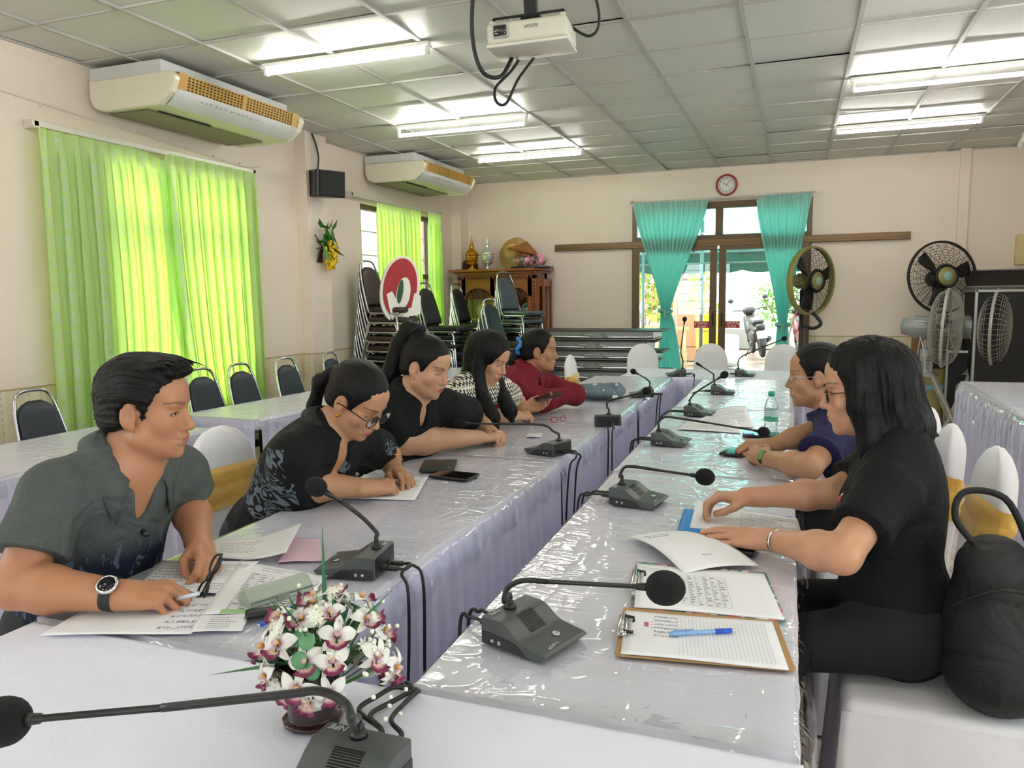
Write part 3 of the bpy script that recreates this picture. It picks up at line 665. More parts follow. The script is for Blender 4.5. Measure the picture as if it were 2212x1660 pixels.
# ------------------------------------------------------------------ projector
e = thing('projector', 'ivory projector hanging upside down from the ceiling on a black mount', 'projector', (-1.02, 2.93, ZC))
b = MB(); b.rbox((0, 0, -.57), (.30, .235, .078), .018, seg=3); e.location = (-.97, 2.80, ZC); e.rotation_euler = (R_(4), R_(-2), R_(7)); PJ = M('projector_ivory', '#d8d5c2', .4)
b.build('housing', PJ, e)
b = MB(); b.rbox((0, -.004, -.613), (.304, .238, .012), .005); b.build('top_cover', M('projector_shell', '#e3e0d2', .3, coat=.2), e)
b = MB(); b.rbox((-.095, -.119, -.565), (.062, .02, .05), .014); lr = b.build('lens_recess', M('silver_grey', '#b5b5ab', .4), e)
b = MB(); b.rbox((-.095, -.128, -.565), (.05, .012, .037), .008); b.ball((-.095, -.130, -.565), (.016, .01, .016), 14); b.build('lens', M('lens_black', '#0a0b0f', .08, coat=1), e)
b = MB()
for i in range(4):
    for j in range(6): b.box((.085+.014*i, -.118, -.548-.0088*j), (.011, .008, .0045))
b.build('vent', SLOT, e)
text('lettering', 'EPSON', .017, M('grey_print', '#6f6a60', .5), e, (.02, -.1185, -.56), (R_(90), 0, R_(180)))
e.children[-1].rotation_euler = (R_(90), R_(180), 0)
text('lettering', 'EPSON', .011, M('grey_print', '#6f6a60', .5), e, (.0, .06, -.6195), (R_(180), 0, 0))
mt = MB()
mt.box((0, 0, -.262), (.045, .045, .50)); mt.box((0, 0, -.015), (.14, .14, .02))
mt.box((0, 0, -.508), (.07, .07, .03)); mt.build('mount_pole', M('black_steel', '#0d0d0e', .5), e)
mt = MB(); mt.cyl((-.13, -.06, -.505), (.13, -.06, -.505), .005, n=8); mt.cyl((-.13, -.06, -.505), (-.14, -.08, -.535), .005, n=8); mt.cyl((.13, -.06, -.505), (.14, -.08, -.535), .005, n=8); mt.cyl((-.1, .07, -.505), (.1, .07, -.505), .005, n=8)
mt.box((0, 0, -.526), (.09, .12, .012)); mt.build('mount_bracket', M('black_steel', '#0d0d0e', .5), e)
for s in (-1, 1): b = MB(); b.cyl((s*.132, -.09, -.54), (s*.132, -.09, -.522), .012, n=12); b.build('foot', PJ, e)
CAB = M('black_cable', '#141516', .5)
for k, P in enumerate(([(-.17, -.1, 0), (-.18, -.10, -.3), (-.21, -.09, -.55), (-.19, -.06, -.68), (-.13, -.02, -.70), (-.10, .05, -.63), (-.09, .10, -.58)],
                      [(-.06, .118, -.59), (-.11, .09, -.66), (-.16, .02, -.73), (-.15, -.02, -.79), (-.11, -.03, -.80), (-.07, .02, -.71), (-.02, .10, -.62), (-.01, .118, -.58)],
                      [(.14, .05, -.535), (.18, .03, -.57), (.215, .02, -.585), (.245, .01, -.565), (.25, .01, -.5), (.22, .01, -.38), (.17, 0, -.2), (.14, 0, 0)])):
    b = MB(); b.tube(smooth_path(P, 8), .008 if k == 0 else .0055, 8); b.build('hanging_cable', CAB, e)

# ------------------------------------------------------------------ tables with white cloths
def cloth_material(name, a, bcol):
    t = NT(name); P = t.coord(); t.base(t.mix(t.noise(P, 2.5, 4, .6), lin(a), lin(bcol))); t.b.inputs['Roughness'].default_value = .75
    t.b.inputs['Sheen Weight'].default_value = .15
    n = t.noise(P, 7, 4, .6, .6); f = t.noise(P, 260, 2); t.bump(t.math('ADD', n, t.math('MULTIPLY', f, .05)), .35, .012); return t.m
CLOTH = cloth_material('white_cloth', '#dfe0ef', '#e9e9f5'); SKIRT = cloth_material('lavender_skirt', '#cbcbe6', '#d4d4ec'); WOODT = M('board_wood', '#9b7a53', .5)
def crinkle(t):
    P = t.coord(); a = t.noise(t.map(P, (1.6, 5.0, 1), rot=(0, 0, .35)), 1.8, 2, .55, 1.1); r1 = t.math('POWER', t.math('SUBTRACT', 1, t.math('ABSOLUTE', t.math('MULTIPLY_ADD', a, 2.6, -1.3))), 5)
    c = t.noise(t.map(P, (5, 2.0, 1), rot=(0, 0, -.6)), 1.6, 2, .5, 1.3); r2 = t.math('POWER', t.math('SUBTRACT', 1, t.math('ABSOLUTE', t.math('MULTIPLY_ADD', c, 2.6, -1.3))), 7)
    d = t.noise(P, 16, 3, .6, .8)
    big = t.noise(P, 3.1, 2, .5, .4)
    h = t.math('ADD', t.math('ADD', t.math('MULTIPLY', r1, .50), t.math('MULTIPLY', r2, .55)), t.math('ADD', t.math('MULTIPLY', d, .22), t.math('MULTIPLY', big, 2.0)))
    return h, .45, .0055
PLASTIC = glassy('clear_plastic_sheet', (.985, .985, .99, 1), 1.5, .06, .8, .015, crinkle, .30)
def draped_table(lab, quad, skirts, edge=.06, group='long tables under white cloths', plastic=None, hang=.12, gather=False, zt=.75):
    """quad: four (x, y) corners in order; skirts: indices of the edges that carry a pleated skirt"""
    q = [Vector((x, y, 0)) for x, y in quad]; c = sum(q, Vector())/4
    e = thing('table', lab, 'table', c, 0, group); o = -c
    L = lambda s, t: (q[0]*(1-s)+q[1]*s)*(1-t)+(q[3]*(1-s)+q[2]*s)*t
    b = MB(); b.prism([((L(s, t)-c)*.985+c)[:2] for s, t in ((0, 0), (1, 0), (1, 1), (0, 1))], zt-.03, zt-.004); b.build('tabletop', WOODT, e, o)
    for s, t in ((.06, .12), (.94, .12), (.94, .88), (.06, .88)):
        p = L(s, t); b = MB(); b.cyl((p.x, p.y, 0), (p.x, p.y, zt-.03), .016, n=10); b.build('leg', GUN, e, o)
    ls = ((q[1]-q[0]).length+(q[2]-q[3]).length)/2; lt = ((q[3]-q[0]).length+(q[2]-q[1]).length)/2
    def sheet(z, hang, out, seed, wav, step=.03):
        ns, nt = int((ls+2*hang)/step)+2, int((lt+2*hang)/step)+2; V = []
        S = sorted(set([round(-hang+(ls+2*hang)*i/(ns-1), 4) for i in range(ns)]+[0, ls])); T = sorted(set([round(-hang+(lt+2*hang)*i/(nt-1), 4) for i in range(nt)]+[0, lt]))
        us, ut = (q[1]-q[0]).normalized(), (q[3]-q[0]).normalized()
        for tt in T:
            for ss in S:
                s_, t_ = min(max(ss, 0), ls), min(max(tt, 0), lt); p = L(s_/ls, t_/lt); ds, dt = ss-s_, tt-t_
                dn = max(abs(ds), abs(dt)); k = min(1, dn/.02)
                wv = wav*(math.sin(ss*21+seed)*.5+math.sin(tt*17+seed*2)*.5+math.sin((ss+tt)*37+seed))*min(1, dn/.08)
                p = p+us*((ds > 0)-(ds < 0))*(out*k+wv*(ds != 0))+ut*((dt > 0)-(dt < 0))*(out*k+wv*(dt != 0))
                V.append((p.x, p.y, z-dn+.004*(1-k)*(dn > 0)))
        n = len(S); F = [(j*n+i, j*n+i+1, (j+1)*n+i+1, (j+1)*n+i) for j in range(len(T)-1) for i in range(n-1)]
        return V, F
    V, F = sheet(zt, edge, .006, 1.3, .002, .06); obj('tablecloth', mesh('tablecloth', V, F, CLOTH, smooth=True), e, o)
    for k in skirts:
        a, d = q[k], q[(k+1) % 4]; ln = (d-a).length; u = (d-a)/ln; nrm = Vector((u.y, -u.x, 0)); nrm = nrm if nrm.dot((a+d)/2-c) > 0 else -nrm
        per = .055 if gather else .085; n = int(ln/per)*6; V = []; F = []; rows = [zt-.012, zt-.05, zt-.07, .42, .22, .03]
        for j, z in enumerate(rows):
            for i in range(n+1):
                s = ln*i/n; ph = (s/per) % 1
                dep = (.016*math.sin(2*PI*s/per)+.010*math.sin(2*PI*s/(per*2.7)+1))*min(1, j*.45) if gather else (.021*(1-ph) if j >= 1 else .0)*min(1, .6+.1*j)
                dep += (j*.004 if gather else j*.0015)+.010
                p = a+u*s+nrm*dep; V.append((p.x, p.y, z))
        for j in range(len(rows)-1):
            for i in range(n): F.append((j*(n+1)+i, j*(n+1)+i+1, (j+1)*(n+1)+i+1, (j+1)*(n+1)+i))
        obj('skirt', mesh('skirt', V, F, SKIRT, smooth=gather), e, o)
    if plastic:
        V, F = sheet(zt+.004, hang, .030 if skirts else .012, 2.7, .007, .035)
        s = obj('plastic_sheet', mesh('plastic_sheet', V, F, PLASTIC, smooth=True)); tag(s, plastic, 'plastic sheet', 'clear plastic covers on the tables')
    return e
def rot_quad(x, y, ang, w, l):
    """near inner corner x,y; the table runs along +y turned by ang, width w towards -x"""
    d = Vector((-math.sin(ang), math.cos(ang))); n = Vector((-math.cos(ang), -math.sin(ang))); a = Vector((x, y))
    return [a, a+d*l, a+d*l+n*w, a+n*w]
draped_table('bare white cloth table nearest the camera, holding the flower pot', [(.03, .42), (.03, 1.145), (-1.56, 1.145), (-1.56, .42)], [1, 2], .05)
draped_table('nearest table of the left row, where the man in the grey shirt sits', [(-.925, 1.165), (-.925, 3.03), (-1.605, 3.03), (-1.575, 1.165)], [0, 1], plastic='clear plastic sheet over the nearest table of the left row', hang=.10)
draped_table('middle table of the left row, in front of the woman in black', [(-.945, 3.06), (-.955, 4.84), (-1.625, 4.84), (-1.615, 3.06)], [0, 3], plastic='clear plastic sheet over the middle table of the left row', hang=.10)
draped_table('far table of the left row, holding the grey cloth bag', [(-.96, 4.86), (-.97, 6.50), (-1.63, 6.50), (-1.63, 4.86)], [0], plastic='clear plastic sheet over the far table of the left row', hang=.10)
draped_table('nearest table of the right row, holding the clipboards', [(-.632, 1.165), (-.66, 2.94), (.012, 2.94), (.022, 1.165)], [0], plastic='clear plastic sheet over the nearest table of the right row', hang=.20)
draped_table('middle table of the right row, holding the water bottle', [(-.665, 2.955), (-.69, 4.74), (.0, 4.74), (.01, 2.955)], [0], plastic='clear plastic sheet over the middle table of the right row', hang=.18)
draped_table('far table of the right row, nearest the glass door', [(-.69, 4.755), (-.70, 6.50), (-.02, 6.50), (.0, 4.755)], [0], plastic='clear plastic sheet over the far table of the right row', hang=.15)
draped_table('white cloth table closing the far end between both rows', [(-1.42, 6.53), (-1.42, 7.30), (.25, 7.30), (.25, 6.53)], [0, 2, 3], .05)
draped_table('nearest table of the outer left row under the lime curtains', rot_quad(-2.995, 1.45, R_(0.6), .69, 1.86), [0, 1], plastic='clear plastic sheet over the nearest outer left table', hang=.09)
draped_table('middle table of the outer left row in front of the wall chairs', rot_quad(-2.955, 3.635, R_(-4), .60, 1.8), [0, 1, 3], plastic='clear plastic sheet over the middle outer left table', hang=.08)
draped_table('far table of the outer left row before the chair stacks', [(-2.83, 5.45), (-2.80, 6.95), (-3.40, 6.95), (-3.43, 5.45)], [0, 1], plastic='clear plastic sheet over the far outer left table', hang=.08)
draped_table('far table of the outer right row with gathered lavender skirt', [(1.215, 5.17), (1.22, 6.72), (1.93, 6.72), (1.93, 5.17)], [0, 1], plastic='clear plastic sheet hanging over the far outer right table', hang=.24, gather=True)
draped_table('nearer table of the outer right row at the right picture edge', [(1.235, 3.5), (1.215, 5.155), (1.93, 5.155), (1.94, 3.5)], [0], plastic='clear plastic sheet hanging over the nearer outer right table', hang=.24, gather=True)

# ------------------------------------------------------------------ conference microphones
def at(px, py, D):
    return Vector((0, 0, CAMZ))+(_fw+_rt*((px-1106)/1645.25)-_up*((py-830)/1645.25))*D
def depth(p): return (Vector(p)-Vector((0, 0, CAMZ))).dot(_fw)
MGR = M('mic_grey', '#4a4e4d', .42, .1, .05, 40, .08, 300); MBK = M('mic_black', '#1a1b1c', .4); FOAM = M('foam_black', '#0c0c0d', .95, 0, .2, 150, .5, 400, bdist=.004); RRED = M('red_ring', '#a8202a', .4); SILV = M('silver_button', '#c9cac6', .25, .8); MTXT = M('mic_print', '#b9bcb9', .5)
def profile(n=10):
    pts = [(-.0825, .004), (-.0825, .062), (-.078, .066), (-.035, .064)]
    for k in range(n+1):
        s = k/n; pts.append((-.035+.06*s, .064-.034*(s*s*(3-2*s))))
    return pts+[(.075, .022), (.0825, .017), (.066, .0)]
def mic_body(e):
    p = profile(); b = MB(); b.prism([(x, z) for x, z in p]+[(-.0825, 0)], -.07, .07, 'y'); b.build('base_body', MGR, e, bevel=.003, seg=2)
    for s in (-1, 1):
        pr = [(-.080, .002), (-.080, .03), (-.06, .032), (-.02, .028)]+[(.0+.03*k/4, .026-.022*(k/4)**1.6) for k in range(5)]
        b = MB(); b.prism(pr, s*.0697, s*.0712, 'y'); sp = b.build('side_panel', MBK, e)
        b = MB(); b.cyl((-.052, s*.071, .014), (-.052, s*.0725, .014), .004, n=12); b.box((-.034, s*.0714, .014), (.006, .002, .008)); b.build('socket', MTXT, sp)
    b = MB()
    for i in range(12): b.box((-.028+.0035*i, 0, .0648-.034*(max(0, (-.028+.0035*i+.035)/.06)**2*(3-2*max(0, (-.028+.0035*i+.035)/.06)))), (.0016, .05, .0016))
    b.build('speaker_grille', MBK, e)
    b = MB(); b.lathe([(.0085, 0), (.0085, .0025), (.007, .0035)], (.045, .012, .0275), 16, rot=(0, R_(9), 0)); b.build('talk_button', SILV, e)
    text('lettering', 'NPE', .017, MTXT, e, (-.068, -.044, .0665), (0, 0, R_(-90)), shear=.15)
    text('lettering', 'T-5CM', .010, MTXT, e, (.068, -.03, .0255), (0, R_(9), R_(-90)))
    b = MB(); b.lathe([(.014, 0), (.0125, .006), (.008, .012)], (-.06, -.005, .0655), 18); b.build('neck_collar', MBK, e)
    b = MB(); b.box((-.083, 0, .033), (.002, .12, .05)); bp = b.build('rear_panel', MBK, e)
    for ch in e.children: ch.scale.z = .88; ch.location.z *= .88
    for y in (-.018, .018): b = MB(); b.rbox((-.105, y, .016), (.045, .016, .012), .004); b.rbox((-.088, y, .016), (.012, .024, .014), .003); b.build('plug', MBK, e)
def mic(lab, xy, yaw, neck, head, r, cables=(), foam=True, D=None, z0=.756, ring=True):
    e = thing('microphone', lab, 'microphone', (xy[0], xy[1], z0), yaw, 'gooseneck conference microphones')
    mic_body(e); inv = Matrix.Translation(e.location) @ Matrix.Rotation(yaw, 4, 'Z'); inv = inv.inverted()
    base = Vector((-.06, -.005, .061)); wb = inv.inverted() @ base
    D = D or depth(wb)
    dd = D if isinstance(D, (list, tuple)) else [D]*(len(neck)+1)
    pts = [inv @ at(px, py, d) for (px, py), d in zip(neck, dd)]; hd = inv @ at(head[0], head[1], dd[len(neck)])
    b = MB(); path = smooth_path([base, base+Vector((0, 0, .025))]+pts, 8)
    k = max(1, int(len(path)*.12)); rad = [.008 if i < k else .0055 for i in range(len(path))]
    b.tube(path, rad, 10); 
    dr = (hd-path[-1]).normalized(); tip = hd-dr*r*.75; b.tube([path[-1], tip-dr*.03, tip-dr*.028, tip], [.0045, .0045, .0065, .009], 10); b.build('gooseneck', MBK, e)
    if ring: b = MB(); b.tube([tip, tip+dr*.006], [.0095, .0095], 14); b.build('light_ring', RRED, e)
    q = dr.to_track_quat('Z', 'Y').to_matrix(); b = MB()
    if foam: b.lathe([(r*math.sin(a)*(.98 if a > 1.2 else 1), -r*1.12*math.cos(a)) for a in np.linspace(.35, PI-.001, 16)], hd, 24, rot=q); b.build('foam_windscreen', FOAM, e)
    else: b.lathe([(.004, -r), (r*.8, -r*.8), (r*.8, r), (r*.5, r*1.3), (.0005, r*1.35)], hd, 14, rot=q); b.build('capsule', FOAM, e)
    for j, cb in enumerate(cables):
        s = (-.018, .018)[j % 2]; p0 = Vector((-.125, s, .016)); w = [inv @ Vector(p) for p in cb]
        b = MB(); b.tube(smooth_path([p0, p0+Vector((-.02, 0, 0))]+w, 8), .0042, 8); b.build('cord', CAB, e)
    return e
mic('microphone nearest the camera with its long neck reaching left past the flower pot', (-.578, .845), R_(-90), [(762, 1560), (745, 1520), (690, 1494), (610, 1502), (350, 1530)], (5, 1560), .031,
    [[tb(800, 1545, .762), tb(850, 1515, .762), tb(893, 1493, .764), (-.655, 1.162, .72), (-.655, 1.19, .35)], [tb(845, 1556, .762), tb(872, 1522, .762), tb(905, 1494, .764), (-.645, 1.165, .70), (-.64, 1.2, .35)], [tb(775, 1535, .762), tb(815, 1505, .768), tb(850, 1486, .775), tb(880, 1488, .764), (-.70, 1.162, .73), (-.70, 1.2, .35)]], D=[.90, .90, .905, .91, .93, .95])
mic('microphone facing the man, its neck slanting up left with a round black head', (-1.05, 1.64), R_(188), [(813, 1150), (782, 1118), (740, 1086)], (683, 1052), .026,
    [[(-.905, 1.625, .765), (-.880, 1.61, .72), (-.872, 1.58, .5), (-.875, 1.52, .2), (-.87, 1.5, .02)], [(-.895, 1.675, .77), (-.868, 1.67, .72), (-.855, 1.64, .45), (-.80, 1.58, .2), (-.74, 1.52, .02)]])
mic('microphone in front of the woman in the plain black shirt, neck level to the left', (-1.026, 3.206), R_(160), [(1195, 932), (1181, 921), (1150, 917), (1080, 916)], (993, 915), .024,
    [[(-.87, 3.12, .757), (-.895, 3.1, .70), (-.90, 3.06, .4), (-.88, 3.02, .1)], [(-.86, 3.16, .757), (-.88, 3.16, .68), (-.885, 3.12, .35), (-.87, 3.1, .1)]])
mic('microphone turned away with its back panel and plugs towards the camera', (-.947, 4.034), R_(106), [(1311, 878), (1316, 866), (1345, 859)], (1397, 845), .022,
    [[(-.915, 3.90, .757), (-.90, 3.86, .72), (-.90, 3.84, .4)], [(-.88, 3.90, .757), (-.88, 3.86, .72), (-.87, 3.82, .35)]], ring=False)
mic('microphone beside the grey cloth bag with a thin kinked neck', (-.985, 5.21), R_(194), [(1403, 825), (1394, 817)], (1368, 803), .020,
    [[(-.86, 5.17, .757), (-.87, 5.15, .6), (-.87, 5.1, .2)], [(-.85, 5.22, .757), (-.86, 5.22, .6), (-.86, 5.2, .2)]], ring=False)
mic('far end microphone with a tall upright neck in front of the left teal curtain', (-.955, 6.63), R_(193), [(1475, 780), (1471, 763), (1474, 730)], (1479, 690), .020, [[(-.80, 6.60, .757), (-.78, 6.5, .757), (-.80, 6.4, .4)]], ring=False)
mic('far end microphone with its neck slanting up right towards the motorbike', (-.384, 6.745), 0, [(1594, 785), (1602, 771), (1640, 754)], (1694, 732), .022, (), ring=False)
mic('microphone beside the two clipboards with a big round foam head', (-.477, 1.395), R_(-19), [(1089, 1300), (1096, 1272), (1128, 1255), (1180, 1257)], (1437, 1271), .034,
    [[(-.635, 1.43, .768), (-.662, 1.435, .73), (-.668, 1.44, .3)], [(-.63, 1.47, .768), (-.66, 1.475, .72), (-.668, 1.48, .3)]], D=[1.515, 1.51, 1.50, 1.48, 1.44], ring=False)
mic('microphone in front of the young woman with glasses, round foam head over the papers', (-.476, 2.495), R_(-9), [(1339, 1030), (1346, 1013), (1363, 1008), (1420, 1016)], (1523, 1031), .030,
    [[(-.655, 2.50, .765), (-.692, 2.50, .72), (-.70, 2.48, .3)], [(-.65, 2.54, .765), (-.69, 2.545, .71), (-.70, 2.54, .3)]], ring=False)
mic('microphone beside the sheet of papers, neck level to the right past the bottle', (-.528, 3.557), R_(-4), [(1422, 912), (1430, 904), (1450, 902), (1530, 914)], (1650, 934), .026,
    [[(-.695, 3.55, .765), (-.722, 3.55, .71), (-.73, 3.53, .3)], [(-.69, 3.59, .765), (-.72, 3.595, .71), (-.73, 3.59, .3)]])
mic('microphone behind the loose printed sheets with a curved rising neck', (-.50, 4.47), R_(-5), [(1489, 866), (1500, 851), (1520, 837)], (1565, 810), .022, [[(-.7, 4.5, .757), (-.74, 4.48, .68), (-.745, 4.45, .3)], [(-.7, 4.53, .757), (-.74, 4.54, .68), (-.745, 4.54, .3)]], ring=False)
mic('small far microphone with a thin bent neck and tiny bare capsule', (-.46, 5.50), R_(5), [(1542, 822), (1542, 809)], (1508, 787), .012, [[(-.66, 5.48, .757), (-.74, 5.46, .68), (-.745, 5.4, .3)]], foam=False, ring=False)
# ------------------------------------------------------------------ people: one smooth surface per body, grown from blended volumes
F32 = np.float32
class Field:
    def __init__(s): s.p = []
    def cone(s, a, b, ra, rb, k=.02, op=1, lat=None, sl=1.0, clip=None):
        """tapering rod a-b; lat/sl widen it along one direction; clip = (point, normal) keeps the side behind the plane"""
        a = np.array(a, float); b = np.array(b, float); s.p.append(('c', a, b, ra, rb, k, op, None if lat is None else np.array(lat, float), sl, clip)); return s
    def ell(s, c, r, R=None, k=.02, op=1):
        s.p.append(('e', np.array(c, float), np.array(r, float), None if R is None else np.array(R, float), k, op)); return s
    def plane(s, c, n, k=.004):
        n = np.array(n, float); s.p.append(('p', np.array(c, float), n/np.linalg.norm(n), k, -1)); return s
    def d1(s, q, P):
        if q[0] == 'c':
            _, a, b, ra, rb, k, op, lat, sl, clip = q; ba = (b-a).astype(F32); pa = P-a.astype(F32); h = np.clip(pa @ ba/max(1e-9, float(ba @ ba)), 0, 1)
            v = pa-h[..., None]*ba
            if lat is not None: l = lat.astype(F32); v = v-(v @ l)[..., None]*l*(1-1/sl)
            d = np.sqrt((v*v).sum(-1))-(ra+h*(rb-ra))
            if clip is not None: d = np.maximum(d, (P-np.array(clip[0], F32)) @ np.array(clip[1], F32))
            return d
        if q[0] == 'e':
            _, c, r, R, k, op = q; v = P-c.astype(F32)
            if R is not None: v = v @ R.astype(F32)
            r = r.astype(F32); a = v/r; k0 = np.sqrt((a*a).sum(-1)); a = a/r; k1 = np.sqrt((a*a).sum(-1))+1e-6
            return k0*(k0-1)/k1
        _, c, n, k, op = q; return (P-c.astype(F32)) @ n.astype(F32)
    def comb(s, D, d, k, op):
        if op == 1:
            h = np.clip(.5+.5*(D-d)/k, 0, 1); return D*(1-h)+d*h-k*h*(1-h)
        d = -d; h = np.clip(.5-.5*(D-d)/k, 0, 1); return D*(1-h)+d*h+k*h*(1-h)
    def kop(s, q): return (q[5], q[6]) if q[0] == 'c' else ((q[4], q[5]) if q[0] == 'e' else (q[3], -1))
    def bounds(s):
        lo, hi = [], []
        for q in s.p:
            k, op = s.kop(q)
            if op != 1: continue
            if q[0] == 'c': r = max(q[3], q[4])*max(1, q[8]); lo.append(np.minimum(q[1], q[2])-r); hi.append(np.maximum(q[1], q[2])+r)
            else: r = q[2].max(); lo.append(q[1]-r); hi.append(q[1]+r)
        return np.min(lo, 0)-.03, np.max(hi, 0)+.03
    def polygonise(s, h, disp=None, maxdisp=0.0, relax=2):
        """surface nets over sparse blocks; disp(P) is added to the distance"""
        N = 12; lo, hi = s.bounds(); B = N*h; nb = np.ceil((hi-lo)/B).astype(int)
        g = np.stack(np.meshgrid(*[np.arange(n) for n in nb], indexing='ij'), -1).reshape(-1, 3)
        cen = (lo+(g+.5)*B).astype(F32); R = B*.87+h*1.8
        dc = []; D = np.full(len(cen), 9, F32)
        for q in s.p: k, op = s.kop(q); d = s.d1(q, cen); dc.append(d); D = s.comb(D, -d if q[0] == 'p' else d, k, op)
        act = np.abs(D) < R*1.35+maxdisp+.01
        g = g[act]; cen = cen[act]; dc = [d[act] for d in dc]
        o = np.arange(-1, N+1); off = np.stack(np.meshgrid(o, o, o, indexing='ij'), -1).reshape(-1, 3)
        keys, pos, quads = [], [], []; NB = nb*N+4; W = N+2; C = W-1
        enc = lambda i: (i[..., 0]+1)*int(NB[1])*int(NB[2])+(i[..., 1]+1)*int(NB[2])+(i[..., 2]+1)
        for st in range(0, len(g), 300):
            gg = g[st:st+300]; m = len(gg); idx = gg[:, None, :]*N+off[None]
            P = (lo+idx*h).astype(F32); D = np.full((m, W**3), 1., F32)
            for q, d in zip(s.p, dc):
                k, op = s.kop(q); dd = d[st:st+300]
                sel = (dd < R*1.3+k+.01) if q[0] != 'p' else (dd > -R*1.3-k)
                if q[0] == 'p':
                    if sel.any(): nd = s.d1(q, P[sel]); D[sel] = s.comb(D[sel], -nd, k, -1)
                elif sel.any(): D[sel] = s.comb(D[sel], s.d1(q, P[sel]), k, op)
            if disp is not None: D = D+disp(P.reshape(-1, 3)).reshape(D.shape).astype(F32)
            D = D.reshape(m, W, W, W)
            acc = np.zeros((m, C, C, C, 3), F32); cnt = np.zeros((m, C, C, C), F32)
            for ax in range(3):
                for u in (0, 1):
                    for v in (0, 1):
                        s0 = [slice(0, C)]*3; s1 = [slice(0, C)]*3; o1, o2 = [i for i in range(3) if i != ax]
                        for ss in (s0, s1): ss[o1] = slice(u, C+u); ss[o2] = slice(v, C+v)
                        s1[ax] = slice(1, C+1)
                        a = D[(slice(None), *s0)]; b = D[(slice(None), *s1)]; cr = (a < 0) != (b < 0)
                        t = np.where(cr, a/np.where(cr, a-b, 1), 0)
                        e = np.zeros((m, C, C, C, 3), F32); e[..., o1] = u; e[..., o2] = v; e[..., ax] = t
                        acc += e*cr[..., None]; cnt += cr
            ci = np.stack(np.meshgrid(*[np.arange(C)]*3, indexing='ij'), -1)
            has = cnt > 0; bi = np.nonzero(has); cell = gg[bi[0]]*N-1+ci[bi[1], bi[2], bi[3]]
            keys.append(enc(cell)); pos.append(lo+(cell+acc[has]/cnt[has][:, None])*h)
            for ax in range(3):
                o1, o2 = [(1, 2), (2, 0), (0, 1)][ax]
                s0 = [slice(1, N+1)]*3; s1 = [slice(1, N+1)]*3; s1[ax] = slice(2, N+2)
                a = D[(slice(None), *s0)]; b = D[(slice(None), *s1)]; cr = np.nonzero((a < 0) != (b < 0))
                node = np.stack(cr[1:], -1)+gg[cr[0]]*N; flip = a[cr] < 0
                q4 = []
                for du, dv in ((-1, -1), (0, -1), (0, 0), (-1, 0)):
                    c = node.copy(); c[:, o1] += du; c[:, o2] += dv; q4.append(enc(c))
                q4 = np.stack(q4, -1); q4[~flip] = q4[~flip][:, ::-1]; quads.append(q4)
        K = np.concatenate(keys); Pn = np.concatenate(pos); Q = np.concatenate(quads)
        uk, ui = np.unique(K, return_index=True); V = Pn[ui]; F = np.searchsorted(uk, Q)
        F = F[(F < len(uk)).all(1)]; us, F = np.unique(F, return_inverse=True); V = V[us]; F = F.reshape(-1, 4)
        # two gentle relaxations remove the stair-steps
        for it in range(relax):
            acc = np.zeros_like(V); cn = np.zeros(len(V))
            for a, b in ((0, 1), (1, 2), (2, 3), (3, 0)):
                np.add.at(acc, F[:, a], V[F[:, b]]); np.add.at(acc, F[:, b], V[F[:, a]]); np.add.at(cn, F[:, a], 1); np.add.at(cn, F[:, b], 1)
            V = V+.45*(acc/np.maximum(cn, 1)[:, None]-V)
        return V, F
def sdf_object(name, V, F, mat, parent, org, colors=None):
    me = bpy.data.meshes.new(name); V = np.asarray(V)-np.array(org); n = len(F)
    me.vertices.add(len(V)); me.vertices.foreach_set('co', V.astype(F32).ravel())
    me.loops.add(4*n); me.loops.foreach_set('vertex_index', F.astype(np.int32).ravel())
    me.polygons.add(n); me.polygons.foreach_set('loop_start', np.arange(0, 4*n, 4, dtype=np.int32)); me.polygons.foreach_set('use_smooth', np.ones(n, bool))
    me.materials.append(mat)
    if colors is not None:
        ca = me.color_attributes.new('Col', 'FLOAT_COLOR', 'POINT'); ca.data.foreach_set('color', colors.astype(F32).ravel())
    me.update(); me.validate(); return obj(name, me, parent)

def skin_material():
    t = NT('skin'); a = t.add('ShaderNodeAttribute', attribute_name='Col'); P = t.coord()
    n = t.noise(P, 22, 4, .6); n2 = t.noise(P, 300, 2)
    c = t.mix(t.math('MULTIPLY', n, .24), a.outputs['Color'], lin('#a8745a')); t.base(c)
    t.b.inputs['Roughness'].default_value = .46; t.b.inputs['Subsurface Weight'].default_value = .12; t.b.inputs['Subsurface Radius'].default_value = (.012, .005, .003); t.b.inputs['Subsurface Scale'].default_value = .6
    t.bump(n2, .08, .001); return t.m
SKIN = skin_material()
def hair_material(name, c0, c1, scale=(60, 60, 4), rough=.42):
    t = NT(name); P = t.coord('Generated'); P2 = t.coord()
    n = t.noise(t.map(P2, scale), 6, 4, .65); t.base(t.ramp(n, [(.35, lin(c0)), (.75, lin(c1))]))
    t.b.inputs['Roughness'].default_value = rough; t.b.inputs['Specular IOR Level'].default_value = .2; t.bump(n, .5, .006); return t.m
HAIR = hair_material('black_hair', '#050404', '#15110f'); HAIRL = hair_material('long_black_hair', '#040405', '#120f10', (75, 75, 5), .42)
EYEW = M('eye_white', '#d9d0c8', .25); IRIS = M('dark_iris', '#1f120c', .12)

